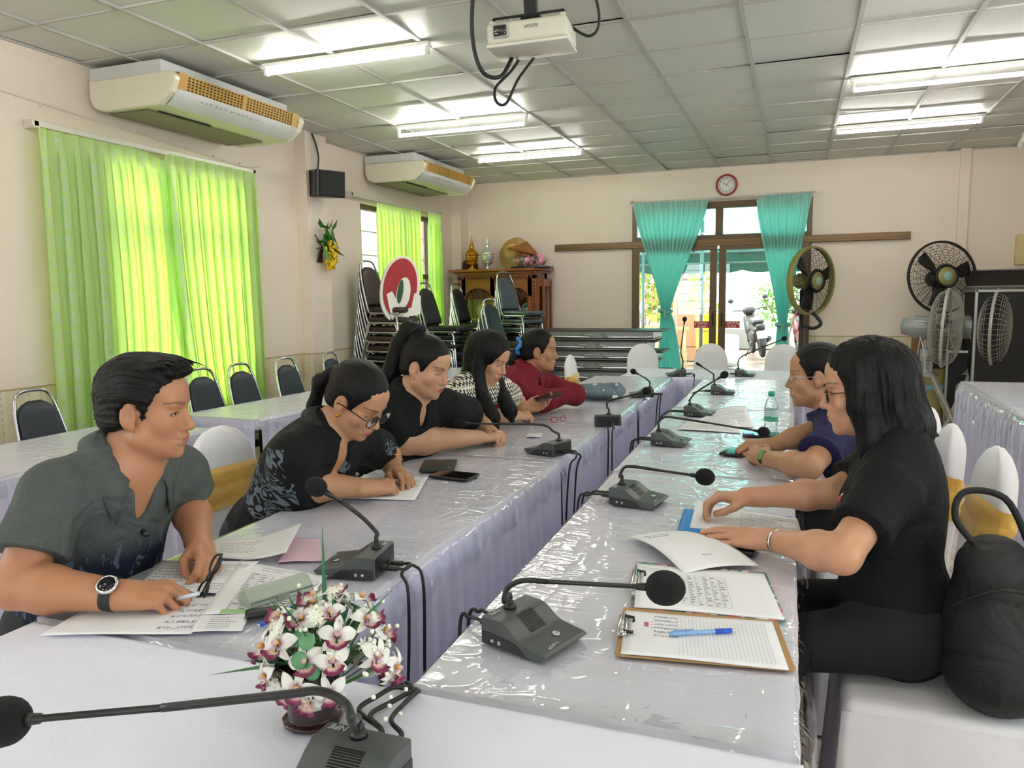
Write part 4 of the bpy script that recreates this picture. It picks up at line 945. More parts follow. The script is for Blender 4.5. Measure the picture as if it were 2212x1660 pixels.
def hand_prims(fl, W, x, y, z, sc, curl, spread=.10, thumb=None):
    """hand grown from the wrist: x to the fingers, y to the thumb side, z to the back of the hand"""
    x, y, z = [np.array(v, float) for v in (x, y, z)]; T = lambda a, b, c: W+sc*(x*a+y*b+z*c)
    fl.cone(T(-.03, 0, 0), T(.02, 0, 0), .025*sc, .027*sc, .012, lat=y, sl=1.22)
    yk = (.0275, .0095, -.0095, -.0265); xk = (.088, .092, .087, .078); zk = (.0, .004, .003, -.003)
    for i in range(4): fl.cone(T(.012, yk[i]*.62, 0), T(xk[i], yk[i], zk[i]), .0150*sc, .0112*sc, .010)
    fl.ell(T(.045, .0, -.008), (.042*sc, .034*sc, .0145*sc), np.stack([x, y, z], 1), .010)
    L = ((.043, .026, .021), (.047, .030, .022), (.043, .028, .022), (.034, .021, .019)); r = (.0094, .0096, .0090, .0080); tips = []
    for i in range(4):
        p = T(xk[i], yk[i], zk[i]); a = 0.0; sp = spread*(1.2, .35, -.4, -1.3)[i]; dirx = x*math.cos(sp)+y*math.sin(sp)
        for j in range(3):
            a += curl[i][j]; d = dirx*math.cos(a)-z*math.sin(a); q = p+d*L[i][j]*sc
            fl.cone(p, q, r[i]*(1-.09*j)*sc, r[i]*(.93-.11*j)*sc, .0035 if j else .006); p = q
        tips.append((p, d))
    th = thumb or [(.018, .024, -.006), (.050, .046, -.016), (.078, .050, -.022), (.099, .046, -.024)]
    th = [T(*p) for p in th]; rt = (.0150, .0122, .0108, .0090)
    for j in range(3): fl.cone(th[j], th[j+1], rt[j]*sc, rt[j+1]*sc, .010 if j == 0 else .004)
    tips.append((th[3], (th[3]-th[2])/np.linalg.norm(th[3]-th[2]))); return tips
CURL = {'relaxed': ((.35, .45, .3), (.45, .5, .3), (.5, .55, .35), (.5, .55, .35)), 'flat': ((.06, .1, .05), (.03, .1, .05), (.05, .12, .08), (.1, .15, .1)),
        'fist': ((1.15, 1.35, .8), (1.25, 1.4, .8), (1.3, 1.4, .8), (1.3, 1.35, .8)), 'pen': ((.75, .75, .35), (.85, .95, .5), (1.05, 1.15, .6), (1.15, 1.2, .6)),
        'hold': ((.7, .8, .4), (.75, .85, .45), (.8, .9, .45), (.85, .9, .45)), 'pinch': ((.55, .9, .5), (.7, .8, .4), (.6, .7, .4), (.5, .6, .35))}
def nrm(v): v = np.array(v, float); return v/np.linalg.norm(v)
def frame(f, up):
    f = nrm(f); x = nrm(np.cross(f, up)); u = np.cross(x, f); return x, f, u

class Person:
    """all joints in world metres; built at life size times sc"""
    def __init__(s, name, label, org, sc, H, f, pitch, tilt, N, SL, SR, EL, WL, ER, WR, PV, skin, h=.0032, group=None):
        s.sc = sc; s.h = h; A = lambda v: np.array(v, float)
        s.H, s.N, s.SL, s.SR, s.EL, s.WL, s.ER, s.WR, s.PV = [A(v) for v in (H, N, SL, SR, EL, WL, ER, WR, PV)]
        s.org = A(org); s.root = thing('person', label, 'person', org, 0, group)
        f = nrm((f[0], f[1], 0)); rt = nrm(np.cross(f, (0, 0, 1))); c, si = math.cos(pitch), math.sin(pitch)
        ff = f*c+A((0, 0, 1))*si; up = np.cross(rt, ff); up = nrm(up*math.cos(tilt)+rt*math.sin(tilt)); s.X, s.Y, s.Z = frame(ff, up); s.Rh = np.stack([s.X, s.Y, s.Z], 1)
        s.L = nrm(s.SL-s.SR); s.mid = (s.SL+s.SR)/2; ax = nrm(s.N-s.PV); s.Fd = nrm(np.cross(s.L, ax)); s.U = np.cross(s.Fd, s.L); s.Rt = np.stack([s.L, s.Fd, s.U], 1)
        s.skin = lin(skin); s.body = Field(); s.tips = []
    def hp(s, x, y, z): return s.H+s.sc*(s.X*x+s.Y*y+s.Z*z)
    def he(s, fl, c, r, k=.015, op=1, R=None):
        sc = s.sc; fl.ell(s.hp(*c), [v*sc for v in r], s.Rh if R is None else s.Rh @ R, k*sc, op)
    def hc(s, fl, a, b, ra, rb, k=.01, op=1): fl.cone(s.hp(*a), s.hp(*b), ra*s.sc, rb*s.sc, k*s.sc, op)
    def head(s, jaw=1.0, cheek=1.0, nose=1.0, closed=False, smile=0.0, brow=1.0, neck=.054, ear=True):
        b = s.body
        s.he(b, (0, -.012, .038), (.077, .095, .087)); s.he(b, (0, .022, -.028), (.063*cheek, .066, .086), .02)
        s.he(b, (0, .036, -.078), (.044*jaw, .045, .034), .020)
        for m in (-1, 1):
            s.he(b, (m*.047*jaw, .008, -.060), (.020, .026, .022), .028); s.he(b, (m*.041*cheek, .057, -.022), (.024, .019, .021), .022)
        s.he(b, (0, .070, -.098), (.018, .014, .014), .018); s.he(b, (0, .075, .023), (.050, .016, .012*brow), .014); s.he(b, (0, .046, .052), (.056, .044, .042), .02)
        for m in (-1, 1):
            s.he(b, (m*.031, .093, .003), (.021, .017, .0125), .012, -1); s.he(b, (m*.031, .066, .001), (.0150, .0145, .0135), .004)
        s.hc(b, (0, .081, .014), (0, .098, -.029), .0075, .0108*nose, .009); s.he(b, (0, .1005, -.0325), (.0125*nose, .0118, .0105), .006)
        for m in (-1, 1): s.he(b, (m*.0135*nose, .088, -.0355), (.0085, .0105, .0075), .006)
        s.he(b, (0, .078, -.060), (.028, .016, .020), .012)
        s.he(b, (0, .0875, -.0585), (.020+.006*smile, .009, .0048), .005); s.he(b, (0, .0850, -.0695), (.018+.005*smile, .0095, .0060), .005)
        if smile: 
            for m in (-1, 1): s.he(b, (m*.029, .081, -.0615), (.0045, .005, .0022), .006, -1)
        s.he(b, (0, .101, -.0640), (.022+.006*smile, .0105, .0016), .0025, -1)
        if not closed:
            for m in (-1, 1): s.he(b, (m*.031, .084, .0000), (.0125, .010, .0030), .002, -1)
        else:
            for m in (-1, 1): s.he(b, (m*.031, .084, -.0050), (.0125, .008, .0010), .0016, -1)
        s.closed = closed
        if ear:
            for m in (-1, 1):
                s.he(b, (m*.077, -.010, -.004), (.010, .019, .031), .006); s.he(b, (m*.088, -.006, .001), (.008, .011, .018), .006, -1); s.he(b, (m*.076, -.002, -.030), (.007, .009, .010), .006)
        na = s.hp(0, -.028, -.060); b.cone(na, s.N, neck*.90*s.sc, (neck+.006)*s.sc, .018*s.sc); s.neck = neck
    def torso(s, w, d, wb, db, wh, bust=0, fl=None, grow=0.0, k=.05):
        b = s.body if fl is None else fl; sc = s.sc; R = s.Rt; P, N, U = s.PV, s.N, s.U; ln = np.linalg.norm(N-P); ax = (N-P)/ln
        c = P+ax*ln*.70-s.Fd*.01*sc; b.ell(c, ((w+grow), (d+grow), .20*sc), R, k); c2 = P+ax*ln*.33+s.Fd*.015*sc; b.ell(c2, ((wb+grow), (db+grow), .20*sc), R, k)
        b.ell(P+ax*.02, ((wh+grow), (.125*sc+grow), .14*sc), R, k)
        o = -U*.03*sc
        b.cone(s.SL+o-s.L*.015, s.SR+o+s.L*.015, .052*sc+grow, .052*sc+grow, k)
        for S in (s.SL, s.SR): b.cone(N+U*.012*sc-s.Fd*.012*sc, S*.82+s.N*.18-U*.012*sc, .047*sc+grow*.7, .046*sc+grow*.8, .035)
        if bust:
            for m in (-1, 1): b.ell(P+ax*ln*.60+s.Fd*(d*.62)+s.L*m*.075*sc, (.075*sc+grow*.6, (.055+bust)*sc+grow*.6, .080*sc+grow*.6), R, .045)
    def arm(s, S, E, W, ru=.046, re=.038, rw=.026, k=.025):
        b = s.body; sc = s.sc; S0 = S-s.U*.028*sc; b.cone(S0, E, ru*sc, re*sc, k); d = nrm(W-E)
        m = E+(W-E)*.30; b.cone(E, m, re*sc, (re+.004)*sc, .02); b.cone(m, W, (re+.003)*sc, rw*sc, .02)
    def hand(s, W, d, back, left, curl='relaxed', spread=.1, thumb=None, size=1.0):
        x = nrm(d); z = np.array(back, float); z = nrm(z-x*(x @ z)); y = np.cross(z, x); y = y if left is False else -y
        # right hand seen from its back, fingers forward: the thumb lies to the left
        tips = hand_prims(s.body, np.array(W, float), x, y, z, s.sc*size, CURL[curl] if isinstance(curl, str) else curl, spread, thumb); s.tips += [(p, dd, z) for p, dd in tips]; return (x, y, z)
    def finish_body(s, lips='#8e4a45', lipk=.75, brow='#1c1512', browk=.85, blush=None, nails='#d9a695', name='body', browz=.0215):
        V, F = s.body.polygonise(s.h); q = (V-s.H) @ s.Rh/s.sc; col = np.tile(np.array(s.skin), (len(V), 1))
        def mixc(mask, c): m = np.clip(mask, 0, 1)[:, None]; col[:, :3] = col[:, :3]*(1-m)+np.array(lin(c)[:3])*m
        ax = np.abs(q[:, 0]); face = (q[:, 1] > .045)
        lm = 1-np.sqrt((q[:, 0]/.0245)**2+((q[:, 2]+.0645)/(.0106-.004*np.clip(ax/.024, 0, 1)))**2); mixc(np.clip(lm*4, 0, 1)*lipk*(q[:, 1] > .072), lips)
        bz = browz+.0075*np.sin(np.clip((ax-.012)/.042, 0, 1)*PI*.72); bm = (1-np.abs(q[:, 2]-bz)/(.0045-.002*np.clip((ax-.03)/.025, 0, 1)))*2.2; mixc(np.clip(bm, 0, 1)*browk*face*(ax > .011)*(ax < .055), brow)
        lash = 1-np.abs(np.sqrt(((ax-.031)/.0140)**2+((q[:, 2]+.0004)/.0046)**2)-1)*2.6; mixc(np.clip(lash, 0, 1)*.85*face*(q[:, 2] > -.0035), '#1a1210')
        if blush: bl = 1-np.sqrt(((ax-.042)/.022)**2+((q[:, 2]+.022)/.018)**2); mixc(np.clip(bl, 0, 1)*.6*face, blush)
        for p, d, z in s.tips:
            r = V-(p+d*.0015); a = r @ d; t = r @ z; m = (np.linalg.norm(r, axis=1) < .0098*s.sc)*(t > .0035*s.sc); mixc(m*.6, nails)
        o = sdf_object(name, V, F, SKIN, s.root, s.org, col); s.bodyo = o
        for m in (-1, 1):
            e = MB(); e.lathe([(.0128*math.sin(a), .0128*math.cos(a)) for a in np.linspace(PI-.01, .42, 9)], n=16); e.lathe([(.0128*math.sin(a), .0128*math.cos(a)) for a in np.linspace(.43, .01, 5)], n=16, mi=1)
            Mx = Matrix([list(s.X)+[0], list(s.Z)+[0], list(-s.Y)+[0], [0, 0, 0, 1]]); Rm = Matrix((s.X, -s.Z, s.Y)).transposed()
            o = e.build('eye', [EYEW, IRIS], s.root); o.matrix_local = Matrix.Translation(Vector(s.hp(m*.031, .0668, .0008)-s.org)) @ Rm.to_4x4() @ Matrix.Scale(s.sc, 4)
        b = MB()
        for m in (-1, 1):
            pts = []
            for t in np.linspace(-1, 1, 11):
                dx = .0128*t; dz = (-.0052-.0018*(1-t*t)) if s.closed else (-.0004+.0034*(1-t*t)**.8); pts.append((m*.031+dx, .0663+math.sqrt(max(1e-6, .0147**2-dx*dx*.94-dz*dz*1.1)), .001+dz))
            b.tube(pts, [.0004+.0009*math.sin(PI*k/10)**.6 for k in range(11)], 6)
        s.local(b, 'eyelashes', M('dark_lashes', '#120c0a', .7))
    def local(s, mb, name, mat, **kw):
        """mesh written in head coordinates"""
        o = mb.build(name, mat, s.root, **kw); Rm = Matrix((s.X, s.Y, s.Z)).transposed()
        o.matrix_local = Matrix.Translation(Vector(s.H-s.org)) @ Rm.to_4x4() @ Matrix.Scale(s.sc, 4); return o
    def world(s, mb, name, mat, parent=None, **kw):
        return mb.build(name, mat, parent or s.root, loc=Vector(-s.org) if parent is None else None, **kw)
    def cloth(s, fl, name, mat, h=None, fold=.003, seed=0, colors=None, freq=9.0):
        L, U, Fd = s.L, s.U, s.Fd
        def disp(P):
            P = P-s.org; a = vnoise(np.stack([P @ L*freq, P @ U*freq*.55, P @ Fd*freq], -1), seed); b = vnoise(P*freq*2.3+5, seed+3)
            return -fold*(np.abs(a)*1.6-.5+.45*b)
        V, F = fl.polygonise(h or s.h*1.25, disp, fold*2, 7); return sdf_object(name, V, F, mat, s.root, s.org)
    def sleeve(s, fl, S, E, t, r0, r1, k=.03):
        sc = s.sc; S0 = S-s.U*.028*sc; d = nrm(E-S0); e = S0+(E-S0)*t; fl.cone(S0, e+d*.03, r0*sc, r1*sc, k, clip=(e, d))
    def collar(s, mat, r=.062, rise=.030, drop=.030, out=.030, tip=.045, gap=.5, thick=.004, sag=.03, name='collar', up=None):
        """folded collar round the neck, open at the front"""
        sc = s.sc; U = s.U if up is None else nrm(up); n = 40; V = []; c = s.N+(s.U if up is None else nrm(up))*.022*s.sc; L, Fd = s.L, np.cross(U, s.L)*1.0; Fd = nrm(Fd-U*(Fd @ U)); Fd = Fd if Fd @ s.Fd > 0 else -Fd
        for i in range(n+1):
            th = -PI+gap+(2*PI-2*gap)*i/n; th += PI   # angle measured from the front, opening at th=0
            fr = math.cos(th); a = abs(((th+PI) % (2*PI))-PI); tf = max(0, 1-(a-gap)/.55)
            dirv = Fd*math.cos(th)+L*math.sin(th)
            zt = rise*(1-.75*max(0, fr))-sag*max(0, fr); V += [c+sc*(dirv*(r*1.0)+U*(zt-.022)), c+sc*(dirv*(r*1.0+.001)+U*zt), c+sc*(dirv*(r+.006)+U*(zt+.002)),
                  c+sc*(dirv*(r+.006+out*.6)+U*(zt-drop*.55)), c+sc*(dirv*(r+.004+out+tip*.25*tf)+U*(zt-drop-tip*tf))]
        m = 5; F = [(i*m+j, i*m+j+1, (i+1)*m+j+1, (i+1)*m+j) for i in range(n) for j in range(m-1)]
        o = obj(name, mesh(name, [v-s.org for v in V], F, mat, smooth=True), s.root); md = o.modifiers.new('thickness', 'SOLIDIFY'); md.thickness = thick*sc; md.offset = 0
        return o
    def trousers(s, mat, kneeL, kneeR, footL, footR, wh=.17, shoe=None):
        fl = Field(); sc = s.sc; P = s.PV
        fl.ell(P+s.U*.0, ((wh+.012)*1, .135*sc, .13*sc), s.Rt, .05)
        for m, K, Ft in ((1, kneeL, footL), (-1, kneeR, footR)):
            hp = P+s.L*m*.085*sc-s.U*.02; K = np.array(K, float); Ft = np.array(Ft, float)
            fl.cone(hp, K, .088*sc, .062*sc, .04); fl.cone(K, Ft, .062*sc, .048*sc, .03, clip=(Ft+np.array((0, 0, .0)), nrm(Ft-K)))
        V, F = fl.polygonise(.009, lambda P: -.003*vnoise(P*14, 5), .006); sdf_object('trousers', V, F, mat, s.root, s.org)
        for K, Ft in ((kneeL, footL), (kneeR, footR)):
            Ft = np.array(Ft, float); b = MB(); d = nrm((s.Fd[0], s.Fd[1], 0)); R = Matrix(((d[1], d[0], 0), (-d[0], d[1], 0), (0, 0, 1)))
            b.ball((Ft+d*.06+np.array((0, 0, .045-Ft[2]))), (.048, .13, .045), 14, rot=R); s.world(b, 'shoe', shoe or BLK)
def face_dir(H, theta, right=True):
    """facing direction in plan: profile to the picture's right (or left), turned theta towards the camera"""
    v = nrm((H[0], H[1], 0)); p = np.array((v[1], -v[0], 0)); p = p if right else -p
    return p*math.cos(theta)-v*math.sin(theta)
def glasses(P, mat, rim=.0016, lw=.0235, lh=.0185, square=2.6, z=-.001, y=.093, tem=.0018, lens=True, tmat=None):
    b = MB()
    for m in (-1, 1):
        pts = []
        for a in np.linspace(0, 2*PI, 33)[:-1]:
            c, sn = math.cos(a), math.sin(a); pts.append((m*.0335+lw*math.copysign(abs(c)**(2/square), c), y-.16*abs(lw*c*.0)-(.004 if c*m > .5 else 0), z+lh*math.copysign(abs(sn)**(2/square), sn)))
        b.tube(pts, rim, 6, closed=True)
    b.tube(smooth_path([(-.0105, y+.001, z+.004), (0, y+.005, z+.007), (.0105, y+.001, z+.004)], 4), rim, 6)
    fr = P.local(b, 'spectacles', mat)
    b = MB()
    for m in (-1, 1): b.tube(smooth_path([(m*.057, y-.003, z+.008), (m*.071, y-.012, z+.009), (m*.080, .02, z+.008), (m*.083, -.012, z+.004), (m*.081, -.03, z-.02)], 5), tem, 6)
    P.local(b, 'spectacle_arms', tmat or mat)
    if lens:
        b = MB()
        for m in (-1, 1): b._add([(m*.0335+lw*.97*math.copysign(abs(math.cos(a))**(2/square), math.cos(a)), y-.0005, z+lh*.97*math.copysign(abs(math.sin(a))**(2/square), math.sin(a))) for a in np.linspace(0, 2*PI, 33)[:-1]], [tuple(range(32))])
        P.local(b, 'lenses', LENS, fix=False)
LENS = glassy('spectacle_lens', (.97, .97, .97, 1), 1.4, .0, .9)
# ------------------------------------------------------------------ hair, garments and the seven people
def hair_cap(P, fl, off=.009, top=.066, temple=.12, fy=.105, ears=True, nape=-.062, fwd=.12, side=-.018):
    o = off
    P.he(fl, (0, -.013, .039), (.077+o, .095+o, .087+o)); P.he(fl, (0, -.040, -.015), (.068+o*.8, .060+o, .060), .02)
    P.he(fl, (0, fwd, top-.086), (temple, fy, .098), .006, -1)
    if nape is not None:
        a, b = np.array((.018, side)), np.array((-.095, nape)); n = P.Y*(-(b-a)[1])+P.Z*((b-a)[0]); n = -n if n @ P.Z < 0 else n
        fl.plane(P.hp(0, a[0], a[1]), -n, .01)   # keep what lies above the nape line
    if ears:
        for m in (-1, 1): P.he(fl, (m*.090, -.004, -.006), (.030, .026, .036), .006, -1)
def hair_obj(P, fl, mat, mode, amp=.0022, h=None, name='hair', fr=16):
    Rh, H, sc = P.Rh, P.H, P.sc
    def disp(p):
        q = (p-H) @ Rh/sc
        if mode == 'down': c = np.stack([np.arctan2(q[:, 0], -q[:, 1])*fr, q[:, 2]*9, np.hypot(q[:, 0], q[:, 1])*40], -1)
        else: c = np.stack([np.arctan2(q[:, 0], q[:, 2]+.03)*fr, q[:, 1]*9, np.hypot(q[:, 0], q[:, 2])*40], -1)
        return -amp*(vnoise(c, 3)+.6*vnoise(c*2.1+9, 4))
    V, F = fl.polygonise(h or P.h, disp, amp*2); return sdf_object(name, V, F, mat, P.root, P.org)
def strands(P, spec, mat, name='loose_strands', seed=1):
    """a bunch of tapering locks: (start, mid, end) in head coordinates with jitter"""
    rs = np.random.RandomState(seed); b = MB()
    for a, m, c, n, j, r in spec:
        for k in range(n):
            d = rs.randn(3)*j; e = rs.randn(3)*j*.6
            pts = smooth_path([np.array(a)+d*.5, np.array(m)+d+e*.4, np.array(c)+d*1.3+e], 5); b.tube(pts, [r*(1-.85*(i/(len(pts)-1))**2) for i in range(len(pts))], 5, cap=False)
    return P.local(b, name, mat)
GOLD = M('gold', '#c9963c', .25, 1.0, .03); BLACKM = M('black_frame', '#0e0d0d', .25); SILVM = M('polished_silver', '#d7d7d4', .18, 1, .02)

def shirt_material(name, a, bcol, weave=0, extra=None, rough=.8):
    t = NT(name); P = t.coord(); n = t.noise(P, 9, 4, .6); c = t.mix(n, lin(a), lin(bcol))
    if weave: w_ = t.noise(t.map(P, (1, 1, .12)), 260, 3, .7); w2 = t.noise(t.map(P, (.12, .12, 1)), 260, 3, .7); c = t.mix(t.math('MULTIPLY', t.math('ADD', w_, w2), weave), c, lin('#8e9492'))
    if extra: c = extra(t, P, c)
    t.base(c); t.b.inputs['Roughness'].default_value = rough; t.b.inputs['Specular IOR Level'].default_value = .25; wr = t.noise(P, 7, 3, .5, 1.6); t.bump(t.math('ADD', wr, t.math('MULTIPLY', t.noise(P, 420, 2), .012)), .8, .03); return t.m
def navy_hem(t, P, c):
    x, y, z = t.xyz(P); wv = t.noise(t.map(P, (1, 1, .35)), 30, 3, .5, 1.5); low = t.math('MULTIPLY_ADD', z, -14, 12.2, clamp=True)
    nv = t.mix(t.math('GREATER_THAN', wv, .60), lin('#161c2e'), lin('#4d566e')); return t.mix(low, c, nv)
def swirl(t, P, c):
    d = t.noise(P, 5, 2, .5, 2.2); wv = t.math('SINE', t.math('MULTIPLY', d, 60)); reg = t.math('GREATER_THAN', t.noise(P, 4.2, 1), .52); x, y, z = t.xyz(P)
    m = t.math('MULTIPLY', t.math('MULTIPLY', t.math('GREATER_THAN', wv, .15), reg), t.math('LESS_THAN', z, .98))
    c = t.mix(t.math('MULTIPLY', m, .75), c, lin('#71808a'))
    return c
def knit(t, P, c):
    x, y, z = t.xyz(P); zz = t.math('ADD', z, t.math('MULTIPLY', t.noise(P, 5, 1), .02)); s = t.math('ADD', t.math('MULTIPLY', x, .6), y)
    tri = t.math('ABSOLUTE', t.math('SUBTRACT', t.math('FRACT', t.math('MULTIPLY', s, 40)), .5)); row = t.math('FRACT', t.math('MULTIPLY', zz, 11)); zig = t.math('SINE', t.math('ADD', t.math('MULTIPLY', zz, 260), t.math('MULTIPLY', tri, 9)))
    band = t.math('GREATER_THAN', row, .22); a = t.math('MULTIPLY', t.math('GREATER_THAN', zig, -.05), band)
    chk = t.math('MULTIPLY', t.math('GREATER_THAN', t.math('SINE', t.math('MULTIPLY', s, 300)), 0), t.math('LESS_THAN', row, .12))
    hem = t.math('LESS_THAN', t.math('ABSOLUTE', t.math('SUBTRACT', z, .845)), .022)
    m = t.math('MULTIPLY', t.math('MAXIMUM', a, chk), t.math('SUBTRACT', 1, hem)); return t.mix(m, c, lin('#1c1b1c'))
NAVYT = M('dark_trousers', '#15171f', .8, 0, .15, 20, .2, 200)

# --- the man in the grey shirt

p = Person('person', 'man in a grey short-sleeved shirt with a round smartwatch, facing right', (-1.80, 1.47, 0), 1.07, (-1.533, 1.469, 1.179), face_dir((-1.53, 1.47), R_(24)), R_(-5), R_(2),
           (-1.585, 1.445, 1.035), (-1.60, 1.655, .995), (-1.625, 1.275, 1.020), (-1.63, 1.69, .87), (-1.452, 1.535, .802), (-1.615, 1.150, .822), (-1.395, 1.228, .800), (-1.82, 1.46, .60), '#b27d5a', .0030)
p.head(jaw=1.12, cheek=1.02, nose=1.12, smile=1.0, brow=1.3, neck=.060)
p.torso(.165, .105, .155, .115, .16)
p.arm(p.SL, p.EL, p.WL, .050, .043, .030); p.arm(p.SR, p.ER, p.WR, .052, .045, .031)
hr = p.hand(p.WR, (.80, .42, -.02), (-.1, -.45, .9), False, 'pen', .06, [(.018, .024, -.006), (.055, .040, -.024), (.085, .030, -.036), (.104, .016, -.040)])
hl = p.hand(p.WL, (.72, -.48, -.12), (.35, .45, .75), True, 'hold', .08, [(.018, .024, -.008), (.050, .040, -.028), (.074, .034, -.044), (.094, .022, -.050)])
p.finish_body(lips='#9a5a4c', lipk=.6, browk=.7)
fl = Field(); p.torso(.165, .105, .155, .115, .16, fl=fl, grow=.016); p.sleeve(fl, p.SL, p.EL, .64, .068, .080); p.sleeve(fl, p.SR, p.ER, .66, .070, .082)
fl.ell(p.N+p.Fd*.085-p.U*.035, (.022, .06, .065), p.Rt, .012, -1)
GREYS = shirt_material('grey_linen_shirt', '#2f3433', '#3d4341', .16, navy_hem)
p.cloth(fl, 'shirt', GREYS, .0042, .0055, 2, freq=7)
p.collar(GREYS, r=.070, rise=.042, drop=.040, out=.040, tip=.050, gap=.62, sag=.040, thick=.005)
b = MB()
for k in range(3):
    q = p.N+p.Fd*(.118+.012*k)-p.U*(.13+.085*k)+p.L*.012; b.cyl(q-p.Fd*.012, q+p.Fd*.012, .0065, n=12)
p.world(b, 'button', M('dark_button', '#1d2022', .3)); fl = Field(); hair_cap(p, fl, .011, .080, .124, .112); p.he(fl, (0, .035, .112), (.062, .055, .022), .015); p.he(fl, (0, .07, .098), (.05, .028, .016), .01)
hair_obj(p, fl, HAIR, 'back', .0040, .0026, fr=22)
strands(p, [((m*.02*k, .04, .118), (m*.02*k+.004, .078, .118), (m*.022*k, .098, .108), 5, .006, .0022) for m in (-1, 1) for k in range(3)], HAIR, 'fringe', 4)
p.trousers(NAVYT, (-1.36, 1.60, .52), (-1.36, 1.34, .52), (-1.38, 1.62, .08), (-1.38, 1.33, .08))
# wristwatch on the right wrist: strap and case
def wrist_band(P, W, E, r, wd, mat, name, t0=.0, off=.02, parent=None):
    d = nrm(W-E); x, y, _ = frame_of(Vector(d)); c = W-d*off; b = MB(); n = 28
    b.grid(lambda u, v: Vector(c)+(x*math.cos(2*PI*u)*r+y*math.sin(2*PI*u)*r*.86)*(1+.0*v)+Vector(d)*(wd*(v-.5)), n, 4, closed_u=True)
    o = P.world(b, name, mat, fix=False); md = o.modifiers.new('thickness', 'SOLIDIFY'); md.thickness = .0035; md.offset = 1; return o
ws = wrist_band(p, p.WR, p.ER, .0385, .024, M('black_strap', '#1b1d1e', .6), 'watch_strap', off=.018)
d = nrm(p.WR-p.ER); c = p.WR-d*.018; nz = nrm(np.array((.02, -.62, .80))-d*(d @ np.array((.02, -.62, .80)))); q = Vector(nz).to_track_quat('Z', 'Y').to_matrix()
b = MB(); b.lathe([(.019, -.002), (.0235, .001), (.0235, .009), (.021, .0115), (.0185, .0115), (.0185, .010)], c+nz*.034, 32, rot=q); p.world(b, 'watch_case', SILVM)
b = MB(); b.lathe([(.0187, .0095), (.0187, .0108), (.0005, .0112)], c+nz*.034, 32, rot=q); p.world(b, 'watch_face', M('watch_glass', '#060607', .1))

# --- woman writing, black shirt with grey swirls, glasses

p = Person('person', 'woman with glasses bending over her writing in a black shirt with grey swirls', (-1.80, 2.25, 0), 1.06, (-1.397, 2.235, 1.105), face_dir((-1.40, 2.23), R_(35)), R_(-33), R_(3),
           (-1.505, 2.20, .985), (-1.465, 2.405, .945), (-1.50, 2.025, .968), (-1.50, 2.60, .845), (-1.415, 2.505, .803), (-1.570, 2.105, .828), (-1.368, 2.240, .800), (-1.80, 2.25, .60), '#b98a66', .0034)
p.head(jaw=1.08, cheek=1.06, nose=1.08, closed=True, smile=.4, neck=.056)
p.torso(.170, .115, .165, .125, .17, bust=.012); p.arm(p.SL, p.EL, p.WL, .050, .042, .028); p.arm(p.SR, p.ER, p.WR, .053, .047, .029)
p.hand(p.WR, (.42, .80, -.05), (.05, -.5, .85), False, 'pen', .05, [(.018, .024, -.006), (.055, .040, -.024), (.085, .030, -.036), (.104, .016, -.040)]); WH1 = p.tips[:]
p.hand(p.WL, (.75, -.5, -.08), (.2, .2, .95), True, 'relaxed'); p.finish_body(lips='#a3312e', lipk=.9, browk=.85)
fl = Field(); p.torso(.170, .115, .165, .125, .17, bust=.012, fl=fl, grow=.016); p.sleeve(fl, p.SL, p.EL, .66, .070, .078); p.sleeve(fl, p.SR, p.ER, .70, .072, .082)
fl.ell(p.N+p.Fd*.085-p.U*.035, (.026, .06, .075), p.Rt, .012, -1)
SW = shirt_material('black_swirl_shirt', '#0c0d0e', '#141517', 0, swirl); p.cloth(fl, 'shirt', SW, .0044, .0045, 4, freq=7)
p.collar(M('black_collar', '#121416', .75, 0, .1, 40, .2, 300), r=.066, rise=.040, drop=.032, out=.032, tip=.03, gap=.6, sag=.03)
glasses(p, BLACKM, lw=.0255, lh=.0205, square=2.4, z=-.006, y=.101, tmat=BLACKM)
for m in (-1, 1): b = MB(); b.ball((m*.079, .002, -.040), .0062, 10); p.local(b, 'earring', GOLD)
fl = Field(); hair_cap(p, fl, .008, .070); P_ = p; p.hc(fl, (0, -.095, .045), (0, -.120, .030), .028, .024, .012); hair_obj(p, fl, HAIR, 'back', .0016, .003)
fl = Field(); p.hc(fl, (0, -.120, .035), (.0, -.150, -.03), .021, .023, .015); p.hc(fl, (0, -.150, -.03), (.0, -.135, -.12), .023, .020, .02); p.hc(fl, (0, -.135, -.12), (.0, -.105, -.20), .020, .007, .02); hair_obj(p, fl, HAIRL, 'down', .0035, .0035, 'ponytail')
p.trousers(NAVYT, (-1.36, 2.40, .52), (-1.36, 2.12, .52), (-1.38, 2.42, .08), (-1.38, 2.1, .08), .175)
b = MB(); rs_ = np.random.RandomState(4)
for k in range(44): t_ = rs_.rand(); b.ball(p.N+p.Fd*(.143+.022*math.sin(PI*t_))-p.U*(.045+.20*t_)+p.L*(.062+.018*rs_.randn()*(1-.5*t_)), .0032, 6)
p.world(b, 'bead_trim', M('white_beads', '#cfd2d2', .3))
d = nrm(p.WL-p.EL); x_, y_, _ = frame_of(Vector(d)); c = Vector(p.WL-d*.02+np.array((0, 0, .012))); b = MB(); b.tube([c+(x_*math.cos(a)+y_*math.sin(a))*.042 for a in np.linspace(0, 2*PI, 30)[:-1]], .0014, 6, closed=True); p.world(b, 'bangle', GOLD)
